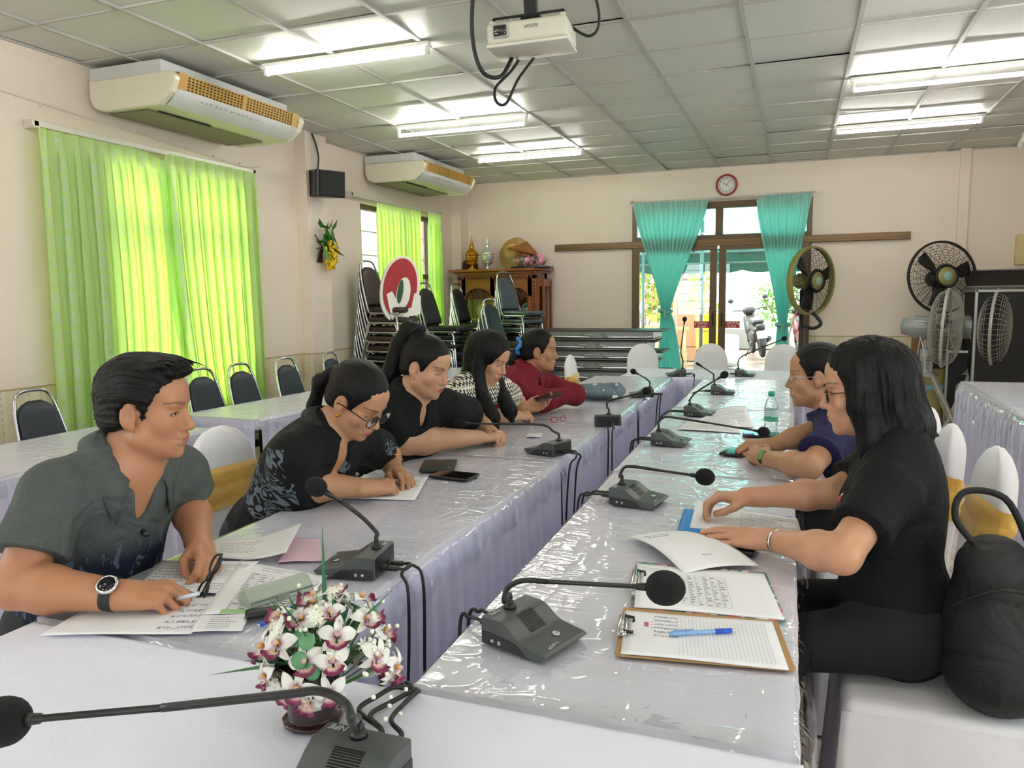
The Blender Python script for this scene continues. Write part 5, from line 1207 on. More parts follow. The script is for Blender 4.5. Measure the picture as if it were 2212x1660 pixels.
# pen in her hand
b = MB(); c = np.array(WH1[0][0]); tip = np.array((-1.318, 2.372, .760)); d = nrm(c+np.array((-.010, -.006, .004))-tip); b.tube([tip, tip+d*.012], [.0008, .003], 8, 1); b.tube([tip+d*.012, tip+d*.145], .0046, 10); b.tube([tip+d*.145, tip+d*.153], [.004, .003], 8, 1)
pen = b.build('pen', [M('yellow_pen', '#e7c33a', .3), SILVM]); tag(pen, 'yellow pen in the hand of the woman writing', 'pen')

# --- heavy-set woman in plain black

p = Person('person', 'woman with a high ponytail in a plain black shirt looking down at her hands', (-1.86, 3.0, 0), 1.07, (-1.480, 2.925, 1.153), face_dir((-1.48, 2.92), R_(33)), R_(-17), R_(-2),
           (-1.555, 2.925, 1.015), (-1.485, 3.135, .975), (-1.605, 2.775, .985), (-1.50, 3.50, .845), (-1.385, 3.395, .803), (-1.585, 2.865, .835), (-1.370, 3.215, .803), (-1.86, 3.0, .60), '#c89a78', .0036)
p.head(jaw=1.16, cheek=1.14, nose=1.0, closed=True, neck=.060)
p.torso(.195, .135, .20, .155, .20, bust=.02); p.arm(p.SL, p.EL, p.WL, .058, .048, .030); p.arm(p.SR, p.ER, p.WR, .064, .055, .032)
p.hand(p.WR, (.55, .80, -.06), (-.3, -.5, .8), False, 'pen', .05); WH2 = p.tips[:]; p.hand(p.WL, (.80, -.45, -.06), (.3, .4, .8), True, 'hold'); p.finish_body(lips='#a8393f', lipk=.85, browk=.9, blush='#c77f69')
fl = Field(); p.torso(.195, .135, .20, .155, .20, bust=.02, fl=fl, grow=.018); p.sleeve(fl, p.SL, p.EL, .66, .080, .086); p.sleeve(fl, p.SR, p.ER, .78, .086, .095)
fl.ell(p.N+p.Fd*.085-p.U*.025, (.022, .06, .05), p.Rt, .012, -1); BLKS = shirt_material('plain_black_shirt', '#070a0b', '#0c1112'); p.cloth(fl, 'shirt', BLKS, .0048, .005, 6, freq=6)
p.collar(BLKS, r=.068, rise=.040, drop=.03, out=.03, tip=.03, gap=.6, sag=.03)
fl = Field(); hair_cap(p, fl, .010, .072); p.he(fl, (0, -.072, .112), (.034, .036, .034), .02); hair_obj(p, fl, HAIR, 'back', .0016, .0032)
fl = Field()
for a, c, r0, r1 in (((0, -.075, .135), (0, -.115, .125), .028, .034), ((0, -.115, .125), (0, -.140, .05), .034, .038), ((0, -.140, .05), (.01, -.150, -.08), .038, .036), ((.01, -.150, -.08), (.02, -.150, -.20), .036, .024), ((.02, -.15, -.20), (.02, -.14, -.27), .024, .008)): p.hc(fl, a, c, r0, r1, .02)
hair_obj(p, fl, HAIRL, 'down', .004, .0036, 'ponytail'); b = MB(); b.tube([(.033*math.cos(a), -.082+.020*math.sin(a), .128+.026*math.sin(a)) for a in np.linspace(0, 2*PI, 20)[:-1]], .007, 8, closed=True); p.local(b, 'hair_tie', M('black_tie', '#0c0c0f', .8))
b = MB()
for m in (-1, 1): b.ball((m*.079, -.002, -.040), .004, 8)
p.local(b, 'earring', SILVM); p.trousers(NAVYT, (-1.40, 3.16, .52), (-1.40, 2.86, .52), (-1.42, 3.18, .08), (-1.42, 2.84, .08), .20)
b = MB(); c = np.array(WH2[0][0]); tip = c+np.array((.035, .03, -.045)); d = nrm(c+np.array((-.012, -.006, .01))-tip); b.tube([tip, tip+d*.14], .004, 8); pen = b.build('pen', M('grey_pen', '#8d9094', .3)); tag(pen, 'grey pen held by the woman in plain black', 'pen')

# --- long-haired woman in a patterned top

p = Person('person', 'woman with long loose hair in a black and cream patterned top holding a phone', (-1.83, 3.62, 0), 1.06, (-1.467, 3.605, 1.140), face_dir((-1.467, 3.6), R_(27)), R_(-24), R_(2),
           (-1.530, 3.59, 1.010), (-1.455, 3.775, .978), (-1.555, 3.425, .982), (-1.50, 4.08, .865), (-1.425, 4.015, .822), (-1.568, 3.640, .832), (-1.420, 3.840, .806), (-1.83, 3.62, .60), '#c59672', .0038)
p.head(jaw=1.0, cheek=1.0, nose=1.0, closed=True, neck=.052, ear=False)
p.torso(.160, .105, .155, .115, .16, bust=.012); p.arm(p.SL, p.EL, p.WL, .046, .038, .026); p.arm(p.SR, p.ER, p.WR, .050, .043, .027)
p.hand(p.WR, (.62, .72, .02), (-.1, -.5, .8), False, 'pen'); WH3 = p.tips[:]; p.hand(p.WL, (.85, .25, .10), (-.2, .5, -.75), True, 'relaxed', .18); p.finish_body(lips='#a02a30', lipk=.9, browk=.8)
fl = Field(); p.torso(.160, .105, .155, .115, .16, bust=.012, fl=fl, grow=.014); p.sleeve(fl, p.SL, p.EL, .62, .066, .072); p.sleeve(fl, p.SR, p.ER, .70, .068, .076); fl.cone(p.N, p.N+p.U*.1, .064, .07, .01, -1)
p.cloth(fl, 'top', shirt_material('patterned_knit', '#e3dcc8', '#eee8d8', 0, knit), .0048, .004, 8, freq=7)
fl = Field(); hair_cap(p, fl, .013, .074, .085, .10, False, None, .125)
dn = np.array((0, 0, -1.0)); fh = nrm((p.Fd[0], p.Fd[1], 0)); rh = nrm((p.L[0], p.L[1], 0))
for m in (-1, 1):
    a0, a1 = p.hp(m*.062, -.01, .05), p.hp(m*.078, .000, -.03); a2 = a1+dn*.12+fh*.012-rh*m*.012; a3 = a2+dn*.13+fh*.075-rh*m*.004; a4 = a3+dn*(.15 if m > 0 else .07)+fh*.03+rh*m*.01
    for a, c, r0, r1 in ((a0, a1, .032, .030), (a1, a2, .030, .036), (a2, a3, .036, .040), (a3, a4, .040, .008)): fl.cone(a, c, r0, r1, .02)
b0 = p.hp(0, -.065, .03); b1 = b0+dn*.18-fh*.03; fl.cone(b0, b1, .072, .078, .03, lat=p.X, sl=1.12); fl.cone(b1, b1+dn*.20-fh*.02, .078, .05, .03, lat=p.X, sl=1.25)
p.he(fl, (0, .100, -.055), (.058, .098, .13), .012, -1); hair_obj(p, fl, HAIRL, 'down', .0032, .0034, fr=18)
for k in (0, 1): wrist_band(p, p.WR, p.ER, .034, .006, M('cream_bangle', '#e8e2cf', .3), 'bangle', off=.012+.020*k)
p.trousers(NAVYT, (-1.38, 3.76, .52), (-1.38, 3.50, .52), (-1.40, 3.78, .08), (-1.40, 3.48, .08), .17)
b = MB(); c = np.array(WH3[0][0]); tip = c+np.array((.05, .03, -.03)); d = nrm(c+np.array((-.01, -.006, .012))-tip); b.tube([tip, tip+d*.14], .0042, 8); pen = b.build('pen', M('purple_pen', '#6a5ba8', .3)); tag(pen, 'purple pen held by the long-haired woman', 'pen')
lt_ = np.mean([t_[0] for t_ in p.tips[5:9]], 0); ph = thing('phone', 'phone lying in the open hand of the long-haired woman', 'phone', lt_+np.array((-.005, .0, .004)), R_(35), None, (R_(8), R_(-12), R_(35))); b = MB(); b.rbox((0, 0, 0), (.15, .072, .009), .004); b.build('case', M('phone_case_dark', '#2a2626', .4), ph); b = MB(); b.box((0, 0, .005), (.142, .066, .001)); b.build('screen', M('phone_screen', '#0a0b0e', .08), ph)

# --- woman in a dark red jacket with folded arms
hx = np.array(at(1205, 828, 4.72))

p = Person('person', 'woman in a dark red jacket with folded arms, hair tied with a blue scrunchie', (-1.78, 4.33, 0), 1.05, (-1.430, 4.320, 1.125), face_dir((-1.43, 4.31), R_(4)), R_(-2), R_(0),
           (-1.500, 4.290, .985), (-1.465, 4.475, .950), (-1.520, 4.115, .952), (-1.270, 4.53, .840), (-1.405, 4.50, .850), (-1.390, 4.260, .835), (-1.285, 4.470, .845), (-1.78, 4.33, .60), '#a97755', .004)
p.head(jaw=1.02, cheek=1.0, nose=1.05, neck=.054); p.torso(.165, .105, .155, .115, .16, bust=.01); p.arm(p.SL, p.EL, p.WL, .046, .038, .026); p.arm(p.SR, p.ER, p.WR, .046, .038, .026)
p.hand(p.WL, (-.25, .05, .55), (.8, -.5, .3), True, 'relaxed', .06, size=.9); p.hand(p.WR, (-.6, .6, .25), (.6, .5, .4), False, 'relaxed', size=.9); p.finish_body(lips='#93504a', lipk=.7)
fl = Field(); p.torso(.165, .105, .155, .115, .16, bust=.01, fl=fl, grow=.026); 
for S, E, W in ((p.SL, p.EL, p.WL), (p.SR, p.ER, p.WR)):
    S0 = S-p.U*.028; fl.cone(S0, E, .074, .068, .03); d = nrm(W-E); fl.cone(E, W-d*.0, .068, .052, .03, clip=(W-d*.004, d))
fl.ell(p.N+p.Fd*.085-p.U*.06, (.034, .08, .10), p.Rt, .012, -1); REDJ = shirt_material('dark_red_jacket', '#641520', '#7a1b28'); p.cloth(fl, 'jacket', REDJ, .0052, .007, 9, freq=7)
p.collar(REDJ, r=.068, rise=.045, drop=.03, out=.028, tip=.03, gap=.55, sag=.03); b = MB(); b.ball(p.N+p.Fd*.045-p.U*.065, (.05, .04, .05)); p.world(b, 'undershirt', M('dark_red_top', '#4d0f1a', .8))
fl = Field(); hair_cap(p, fl, .007, .070); p.hc(fl, (0, -.09, .03), (0, -.112, .02), .03, .026, .012); hair_obj(p, fl, HAIR, 'back', .0016, .0036)
fl = Field(); p.hc(fl, (0, -.118, .015), (0, -.145, -.06), .026, .032, .02); p.hc(fl, (0, -.145, -.06), (0, -.130, -.15), .032, .012, .02); hair_obj(p, fl, HAIRL, 'down', .004, .004, 'ponytail')
b = MB(); b.tube([(.046*math.cos(a), -.112+.012*math.sin(a*3), .024+.044*math.sin(a)) for a in np.linspace(0, 2*PI, 40)[:-1]], [.011+.004*math.sin(k*1.9) for k in range(39)], 8, closed=True); p.local(b, 'scrunchie', M('bright_blue_scrunchie', '#2f7fd0', .6, 0, .25, 60))
p.trousers(NAVYT, (-1.34, 4.46, .52), (-1.34, 4.2, .52), (-1.36, 4.48, .08), (-1.36, 4.18, .08), .17)

# --- woman in a navy polo on the right

p = Person('person', 'woman with rimless glasses in a navy polo shirt and a green smartwatch', (.36, 3.27, 0), 1.05, (.085, 3.262, 1.118), face_dir((.085, 3.26), R_(2), False), R_(-3), R_(0),
           (.165, 3.265, .985), (.150, 3.090, .935), (.160, 3.455, .945), (.062, 2.870, .832), (-.098, 3.120, .803), (.05, 3.42, .85), (-.085, 3.395, .803), (.36, 3.27, .60), '#b58763', .0034)
p.head(jaw=1.0, cheek=1.0, nose=1.12, neck=.054); p.torso(.165, .110, .16, .12, .17, bust=.01); p.arm(p.SL, p.EL, p.WL, .048, .041, .028); p.arm(p.SR, p.ER, p.WR, .046, .039, .027)
p.hand(p.WL, (-.55, .80, .06), (-.25, -.75, .55), True, 'hold', .06); p.hand(p.WR, (-.92, -.10, .05), (.05, -.3, .9), False, 'hold', .06); p.finish_body(lips='#98564c', lipk=.6, browk=.6, nails='#d24a72')
fl = Field(); p.torso(.165, .110, .16, .12, .17, bust=.01, fl=fl, grow=.016); p.sleeve(fl, p.SL, p.EL, .66, .070, .078); p.sleeve(fl, p.SR, p.ER, .66, .068, .074)
NAVY = shirt_material('navy_polo', '#1d1c44', '#26254f'); p.cloth(fl, 'polo_shirt', NAVY, .0046, .0045, 12, freq=7); p.collar(NAVY, r=.066, rise=.040, drop=.034, out=.03, tip=.03, gap=.5, sag=.03)
b = MB()
for k, w_ in ((0, .014), (1, .010)): b.tube([p.N+p.Fd*.110-p.U*(.05+.11*t)+p.L*(.045+.022*k+.02*t)+p.Fd*.02*math.sin(t*2) for t in np.linspace(0, 1, 8)], w_, 8, k)
p.world(b, 'stripe_panel', [M('white_stripe', '#e9e9ea', .7), M('black_stripe', '#101014', .7)])
glasses(p, SILVM, rim=.0008, lw=.0235, lh=.016, z=-.002, y=.090, tem=.0012)
fl = Field(); hair_cap(p, fl, .007, .072, nape=-.05); p.he(fl, (0, -.105, -.005), (.035, .03, .035), .012); hair_obj(p, fl, HAIR, 'back', .0018, .003)
sb_ = wrist_band(p, p.WL, p.EL, .033, .022, M('dark_green_strap', '#20301f', .6), 'watch_strap', off=.022)
d = nrm(p.WL-p.EL); c = p.WL-d*.022; nz = nrm(np.array((-.35, -.75, .45))-d*(d @ np.array((-.35, -.75, .45)))); y_ = np.cross(nz, d); Rm = Matrix((d, y_, nz)).transposed(); b = MB(); b.rbox(c+nz*.034, (.027, .042, .010), .005, Rm); p.world(b, 'watch_face', M('green_watch_face', '#5f8a45', .2))
p.trousers(NAVYT, (-.06, 3.10, .52), (-.06, 3.38, .52), (-.04, 3.08, .08), (-.04, 3.4, .08), .175)

# --- young woman nearest on the right

p = Person('person', 'young woman with long black hair and tortoiseshell glasses in a black polo shirt', (.36, 2.12, 0), 1.07, (.185, 2.275, 1.185), face_dir((.18, 2.28), R_(2), False), R_(-7), R_(0),
           (.262, 2.265, 1.035), (.225, 2.075, .985), (.240, 2.455, .960), (.118, 1.885, .838), (-.045, 2.062, .805), (.11, 2.36, .865), (-.105, 2.355, .840), (.275, 2.14, .60), '#c69574', .0030)
p.head(jaw=.96, cheek=1.0, nose=.95, neck=.050, ear=False); p.torso(.160, .100, .145, .100, .155, bust=.012); p.arm(p.SL, p.EL, p.WL, .046, .0395, .0255); p.arm(p.SR, p.ER, p.WR, .044, .037, .025)
p.hand(p.WL, (-.93, .34, -.10), (-.08, -.25, .95), True, 'flat', .08, [(.018, .024, -.006), (.050, .040, -.018), (.080, .040, -.024), (.102, .036, -.024)]); p.hand(p.WR, (-.95, -.08, -.02), (-.05, .25, .95), False, 'pinch', .06, [(.018, .024, -.008), (.050, .036, -.030), (.080, .026, -.045), (.100, .014, -.050)]); WH6 = p.tips[:]
p.finish_body(lips='#b0484e', lipk=.85, browk=.7, blush='#cf7f68', nails='#e3b3a6')
fl = Field(); p.torso(.160, .100, .145, .100, .155, bust=.012, fl=fl, grow=.014); p.sleeve(fl, p.SL, p.EL, .64, .066, .070); p.sleeve(fl, p.SR, p.ER, .62, .064, .068)
fl.ell(p.PV-p.U*.035, (.165, .132, .115), p.Rt, .03)
POLO = shirt_material('black_polo', '#090b0d', '#101316'); p.cloth(fl, 'polo_shirt', POLO, .0042, .0045, 15, freq=6.5); p.collar(POLO, r=.064, rise=.040, drop=.034, out=.03, tip=.03, gap=.5, sag=.03)
glasses(p, BLACKM, rim=.0016, lw=.0225, lh=.0175, square=2.2, z=-.004, y=.092, tem=.0022, tmat=M('tortoiseshell', '#6b421c', .25, 0, .75, 90))
fl = Field(); hair_cap(p, fl, .012, .076, .108, .112, False, None, .125)
for m in (-1, 1):
    for a, c, r0, r1 in (((m*.062, .012, .06), (m*.080, .010, -.03), .036, .034), ((m*.080, .010, -.03), (m*.085, -.006, -.13), .034, .036), ((m*.085, -.006, -.13), (m*.085, .005, -.215), .036, .020)): p.hc(fl, a, c, r0, r1, .02)
fl.cone(p.hp(0, -.055, .035), p.hp(0, -.070, -.10), .080, .080, .03, lat=p.X, sl=1.12); fl.cone(p.hp(0, -.070, -.10), p.hp(0, -.082, -.25), .080, .034, .03, lat=p.X, sl=1.35)
p.he(fl, (0, .108, -.050), (.068, .098, .13), .012, -1); hair_obj(p, fl, HAIRL, 'down', .0034, .0028, fr=20)
strands(p, [((m*.07, .02-.03*k, -.06), (m*.094, .00-.03*k, -.15), (m*.088, .01-.036*k, -.255), 14, .010, .0022) for m in (-1, 1) for k in range(4)]+[((.05-.05*k, -.10, -.12), (.055-.055*k, -.135, -.22), (.055-.055*k, -.125, -.315), 16, .012, .0022) for k in range(3)], HAIRL, 'loose_strands', 6)
wrist_band(p, p.WL, p.EL, .0325, .008, SILVM, 'bangle', off=.030)
b = MB(); q = p.N+p.Fd*.128-p.U*.150+p.L*.075; b.ball(q, (.014, .016, .030), 14); eb = p.world(b, 'emblem', M('emblem_white', '#d9d4cc', .5)); b = MB(); b.ball(q+p.Fd*.004+p.L*.004+p.U*.010, (.012, .014, .014), 12); p.world(b, 'emblem_mark', M('emblem_red', '#b8443a', .5), eb)
p.trousers(M('black_skirt', '#0e0f13', .85, 0, .12, 15, .2, 200), (-.02, 2.0, .55), (-.02, 2.28, .55), (.0, 1.98, .08), (.0, 2.3, .08), .165)
# ------------------------------------------------------------------ chairs
VINYL = {'navy': M('navy_vinyl', '#1c2430', .45, 0, .1, 20, .1, 200), 'black': M('black_vinyl', '#15171b', .4, 0, .1, 20, .1, 200), 'brown': M('brown_vinyl', '#3a2b26', .4, 0, .12, 15, .1, 200), 'wrapped': M('wrapped_vinyl', '#4b525a', .25, 0, .25, 12, .5, 25, coat=.6, bdist=.006)}
def pad_back(b, mi=0):
    """backrest cushion: narrower and rounded towards the top, leaning back"""
    def ring(t):
        z = .50+.40*t; w_ = .160-.038*t; 
        if t > .78: w_ *= math.sqrt(max(0.02, 1-((t-.78)/.235)**2))
        return z, w_
    def fn(u, v):
        t = v; z, w_ = ring(t); a = 2*PI*u; c, s = math.cos(a), math.sin(a); e = .5
        th = .026*min(1, 6*t+.25)*min(1, (1.02-t)*7)
        return (-.195-.115*t+th*math.copysign(abs(s)**e, s), w_*math.copysign(abs(c)**e, c), z)
    b.grid(fn, 28, 22, closed_u=True); n = len(b.v); b.f.append(tuple(range(n-28*22, n-28*21))); b.mi.append(mi); b.sm.append(True); b.f.append(tuple(range(n-1, n-29, -1))); b.mi.append(mi); b.sm.append(True)
def banquet_chair(lab, kind, group):
    e = thing('banquet_chair', lab, 'chair', (0, 0, 0), 0, group)
    b = MB(); b.rbox((.02, 0, .452), (.42, .345, .062), .028, seg=4); b.build('seat', VINYL[kind], e)
    b = MB(); pad_back(b); b.build('backrest', VINYL[kind], e)
    for s in (-1, 1):
        b = MB(); b.tube(smooth_path([(-.27, s*.172, 0), (-.20, s*.168, .28), (-.165, s*.162, .385), (-.12, s*.162, .415), (.10, s*.162, .415), (.155, s*.162, .39), (.175, s*.168, .30), (.20, s*.172, 0)], 6), .0115, 8); b.build('leg_frame', CHR, e)
    hoop = [(.20, -.172, .42), (-.10, -.172, .42), (-.17, -.172, .435), (-.20, -.168, .50), (-.27, -.150, .74), (-.305, -.126, .88), (-.318, -.09, .945), (-.320, 0, .960), (-.318, .09, .945), (-.305, .126, .88), (-.27, .150, .74), (-.20, .168, .50), (-.17, .172, .435), (-.10, .172, .42), (.20, .172, .42)]
    b = MB(); b.tube(smooth_path(hoop, 6), .011, 8); b.build('back_frame', CHR, e)
    for sx in (-.12, .10): b = MB(); b.cyl((sx, -.16, .40), (sx, .16, .40), .009, n=8); b.build('stretcher', CHR, e)
    return e
PROTO = {}
def place(kind, lab, group, loc, rz, rot=None):
    if kind not in PROTO: o = PROTO[kind] = banquet_chair(lab, kind, group)
    else: o = copy_tree(PROTO[kind])
    o['label'] = lab; o['group'] = group; o.location = loc; o.rotation_euler = rot or (0, 0, rz); return o
for y, lab in ((3.10, 'navy chrome-framed chair against the wall left of the big lime curtains'), (4.37, 'navy chrome-framed chair half hidden behind the man\'s head'), (4.80, 'navy chrome-framed chair in front of the right edge of the big lime curtains'),
               (5.37, 'navy chrome-framed chair against the patterned wall panel'), (6.06, 'navy chrome-framed chair just left of the tall brown chair stack')):
    place('navy', lab, 'chairs along the left wall', (-3.745, y, 0), R_(random.uniform(-4, 4)))
def stack(x, y, n, rz, dz, dx, kinds, where, top_rot=None):
    for k in range(n):
        kd = kinds(k); ordn = 'topmost chair' if k == n-1 else ('lowest chair' if k == 0 else '%s chair from the top' % ('second third fourth fifth sixth seventh eighth ninth'.split()[min(n-2-k, 7)]))
        o = place(kd, '%s %s of the stack %s' % ({'brown': 'brown', 'black': 'black', 'wrapped': 'plastic-wrapped grey', 'navy': 'navy'}[kd], ordn, where), 'chairs stacked '+where,
                  (x+dx*k*math.cos(rz)+random.uniform(-.006, .006), y+dx*k*math.sin(rz)+random.uniform(-.006, .006), dz*k), rz+R_(random.uniform(-1.5, 1.5)))
stack(-4.02, 7.0, 10, R_(-6), .098, .014, lambda k: 'brown' if k > 4 else 'black', 'nearest the wall pillar')
stack(-3.68, 7.72, 8, R_(-8), .094, .010, lambda k: 'black', 'beside the brown one')
stack(-3.66, 8.62, 8, R_(-4), .094, .006, lambda k: 'black', 'behind the red and white sign')
stack(-3.30, 8.95, 9, R_(-25), .10, .02, lambda k: 'wrapped' if k > 5 else 'black', 'in front of the wooden cabinet')
stack(-3.06, 7.95, 6, R_(-10), .094, .028, lambda k: 'wrapped' if k < 5 else 'black', 'nearest the long-haired woman')

# white covered chairs with golden sashes
CCOV = cloth_material('chair_cover_white', '#e6e5ea', '#efeef2'); SATIN = M('gold_satin', '#dcae4e', .42, 0, .2, 18, .6, 22, bdist=.012, sheen=.3)
def covered_chair(lab, group, sash=True):
    e = thing('covered_chair', lab, 'chair', (0, 0, 0), 0, group); H = .95
    def sec(t):                       # half width, half depth, centre x of the back at height fraction t
        w_ = .182-.018*t; 
        if t > .80: w_ *= math.sqrt(max(.0, 1-((t-.80)/.202)**2))**.9
        d = .052-.012*t; d *= min(1, (1.004-t)*12)**.5; return max(w_, .004), max(d, .003), -.215-.085*t
    def fn(u, v, g=0.0):
        t = .44+.56*v; w_, d, cx = sec(t); a = 2*PI*u; c, s = math.cos(a), math.sin(a)
        return (cx+(d+g)*math.copysign(abs(s)**.7, s)+.004*math.sin(9*t+5*c), (w_+g)*math.copysign(abs(c)**.7, c), t*H)
    b = MB(); b.grid(fn, 36, 26, closed_u=True); n = len(b.v); b.f.append(tuple(range(n-1, n-37, -1))); b.mi.append(0); b.sm.append(True); b.build('back_cover', CCOV, e)
    b = MB(); b.rbox((.0, 0, .445), (.46, .43, .06), .03, seg=4)
    per = [(-.24, -.215), (.23, -.215), (.23, .215), (-.24, .215)]
    def sk(u, v):
        s = u*4; i = int(s) % 4; f = s-int(s); p, q = per[i], per[(i+1) % 4]; x = p[0]+(q[0]-p[0])*f; y = p[1]+(q[1]-p[1])*f; k = 1+.10*v+.018*v*math.sin(u*2*PI*17)
        return (x*k, y*k, .455-.44*v)
    b.grid(sk, 96, 10, closed_u=True); b.build('seat_cover', CCOV, e)
    for sx in (-.2, .19):
        for sy in (-.18, .18): b = MB(); b.cyl((sx, sy, 0), (sx, sy, .42), .012, n=8); b.build('leg', CHR, e)
    if sash:
        def fs(u, v): 
            x, y, z = fn(u, (.655+.165*v-.44)/.56, .006+.004*math.sin(14*v+3*math.sin(6*u))+.003*math.sin(40*v+9*u)); return (x, y, z+.02*math.sin(2*PI*u)*(1 if True else 0))
        b = MB(); b.grid(fs, 48, 12, closed_u=True); b.build('sash', SATIN, e, fix=False)
        b = MB(); b.grid(lambda u, v: (-.325-.05*v-.02*math.sin(PI*u), -.06+.12*u+.03*v, .66-.24*v), 8, 8); b.rbox((-.325, 0, .67), (.04, .07, .08), .02); b.build('bow_tail', SATIN, e, fix=False)
    return e
cc = covered_chair('white covered chair with a gold sash behind the woman writing', 'white covered chairs')
def cchair(lab, loc, rz, sash=True):
    o = copy_tree(cc)
    if not sash:
        for ch in list(o.children):
            if ch.name.split('.')[0] in ('sash', 'bow_tail'): bpy.data.objects.remove(ch)
    o['label'] = lab; o.location = (loc[0], loc[1], 0); o.rotation_euler = (0, 0, rz); return o
cc.location = (-1.86, 2.40, 0); cc.rotation_euler = (0, 0, R_(-4))
cchair('white covered chair seen edge-on behind the grey cloth bag', (-1.50, 6.30), R_(6)); cchair('white covered chair at the left end of the far white table', (-1.34, 7.62), R_(-62), False)
cchair('white covered chair behind the far white table, in front of the glass door', (-.80, 7.72), R_(-90), False); cchair('white covered chair behind the far white table, right of the leaning motorbike', (-.115, 7.72), R_(-92), False)
cchair('empty white covered chair with gold sash and bow behind the black backpack', (.325, 2.78), R_(183)); cchair('white covered chair carrying the woman in the navy polo', (.27, 3.24), R_(180))
cchair('white covered chair beyond the woman in navy, half hidden by long black hair', (.26, 3.68), R_(178)); cchair('white covered chair with the young woman and the backpack on it', (.36, 2.10), R_(180))
CH6 = None
# ------------------------------------------------------------------ back left corner: cabinet and the things on it
WOODC = M('carved_teak', '#8a4a1d', .38, 0, .25, 7, .25, 50, coat=.3); WOODD = M('dark_carving', '#5d2d10', .45, 0, .2, 20)
cb = thing('display_cabinet', 'carved wooden display cabinet with arched glass doors in the back corner', 'cabinet', (-3.66, 9.53, 0))
b = MB(); Wc, Dc, Hc = 1.10, .46, 1.78
b.box((0, 0, .05), (Wc, Dc, .1)); b.box((0, 0, Hc-.05), (Wc, Dc, .1)); b.box((0, Dc/2-.01, Hc/2), (Wc, .02, Hc))
for x in (-Wc/2+.03, .0, Wc/2-.03): b.box((x, -Dc/2+.03, Hc/2), (.06 if x else .05, .06, Hc-.1))
for x in (-Wc/2+.015, Wc/2-.015): b.box((x, Dc/2-.06, Hc/2), (.03, .1, Hc))
b.build('carcass', WOODC, cb, bevel=.004)
b = MB(); b.prism([(-Wc/2-.09, -Dc/2-.09), (Wc/2+.0, -Dc/2-.09), (Wc/2+.10, -Dc/2+.10), (Wc/2+.10, Dc/2), (-Wc/2-.09, Dc/2)], Hc, Hc+.035); b.prism([(-Wc/2-.04, -Dc/2-.04), (Wc/2+.0, -Dc/2-.04), (Wc/2+.05, -Dc/2+.06), (Wc/2+.05, Dc/2), (-Wc/2-.04, Dc/2)], Hc-.03, Hc); b.build('cornice', WOODC, cb, bevel=.008)
b = MB()
for k in range(22): b.ball((-Wc/2+.05+k*.0476, -Dc/2-.045, Hc-.075), (.018, .008, .022), 8)
for k in range(34): b.ball((Wc/2-.03, -Dc/2-.003, .15+.045*k), (.018, .008, .018), 8); b.ball((-Wc/2+.03, -Dc/2-.003, .15+.045*k), (.018, .008, .018), 8)
b.build('carved_moulding', WOODD, cb)
for z in (.62, 1.16): b = MB(); b.box((0, 0, z), (Wc-.06, Dc-.06, .025)); b.build('shelf', WOODC, cb)
CGL = glassy('cabinet_glass', (.96, .98, .97, 1), 1.5, .0, .8)
for s in (-1, 1):
    x0, x1 = (-Wc/2+.065, -.03) if s < 0 else (.03, Wc/2-.065); xm = (x0+x1)/2; yf = -Dc/2+.012
    d_ = MB()
    for z0, z1 in ((.12, .20), (.72, .77)): d_.box((xm, yf, (z0+z1)/2), (x1-x0, .03, z1-z0))
    for xa in (x0+.025, x1-.025): d_.box((xa, yf, .92), (.05, .03, 1.6))
    n = 14; arch = [(x0, 1.72), (x0, 1.45)]+[(x0+.05+(x1-x0-.1)*k/n, 1.47+.10*math.sin(PI*k/n)**.6) for k in range(n+1)]+[(x1, 1.45), (x1, 1.72)]
    d_.prism(arch, yf-.015, yf+.015, 'y'); dr = d_.build('door', WOODC, cb)
    l_ = MB()
    for k in range(13):
        a = PI*k/12; rr = (x1-x0)/2-.06; p0 = (xm+rr*math.cos(a), yf, 1.46+.10*math.sin(a)**.6); l_.tube([p0, (xm+rr*.72*math.cos(a+.12), yf, 1.44+.05*math.sin(a)), (xm+rr*.62*math.cos(a-.1), yf, 1.42+.02*math.sin(a))], .008, 6); l_.ball((xm+rr*.6*math.cos(a), yf, 1.42+.02*math.sin(a)), (.014, .008, .014), 8)
    l_.build('carved_lattice', WOODD, dr); g_ = MB(); g_.box((xm, yf+.005, .85), (x1-x0-.1, .004, 1.3)); g_.build('pane', CGL, dr)
b = MB(); b.prism([(Wc/2, -Dc/2+.0), (Wc/2+.06, -Dc/2+.13), (Wc/2+.06, Dc/2), (Wc/2, Dc/2)], .1, .5); b.prism([(Wc/2, -Dc/2+.0), (Wc/2+.06, -Dc/2+.13), (Wc/2+.06, Dc/2), (Wc/2, Dc/2)], 1.58, 1.68)
for q in ((Wc/2+.015, -Dc/2+.03), (Wc/2+.055, -Dc/2+.14), (Wc/2+.055, Dc/2-.03)): b.box((q[0], q[1], .9), (.03, .03, 1.5))
b.build('side_panel', WOODC, cb)
TEALP = M('teal_glaze', '#2f8fae', .15, coat=.5); CREAMP = M('cream_glaze', '#e4e0cc', .3)
for k, (x, lab) in enumerate(((.16, 'round plate with a teal crescent, left one behind the right cabinet door'), (.38, 'round plate with a teal crescent, right one behind the right cabinet door'))):
    pl = thing('plate', lab, 'plate', (-3.66+x, 9.46, 1.275), 0, 'plates in the cabinet', (R_(80), 0, 0)); b = MB(); b.lathe([(.0005, 0), (.06, 0), (.095, .012), (.098, .016), (.06, .008), (.0005, .006)], n=28); b.build('dish', CREAMP, pl)
    b = MB(); b.grid(lambda u, v: ((.045+.045*v)*math.cos(.3+2.2*u), (.045+.045*v*math.sin(PI*u))*math.sin(.3+2.2*u), .014), 16, 4); b.build('crescent', TEALP, pl, fix=False)
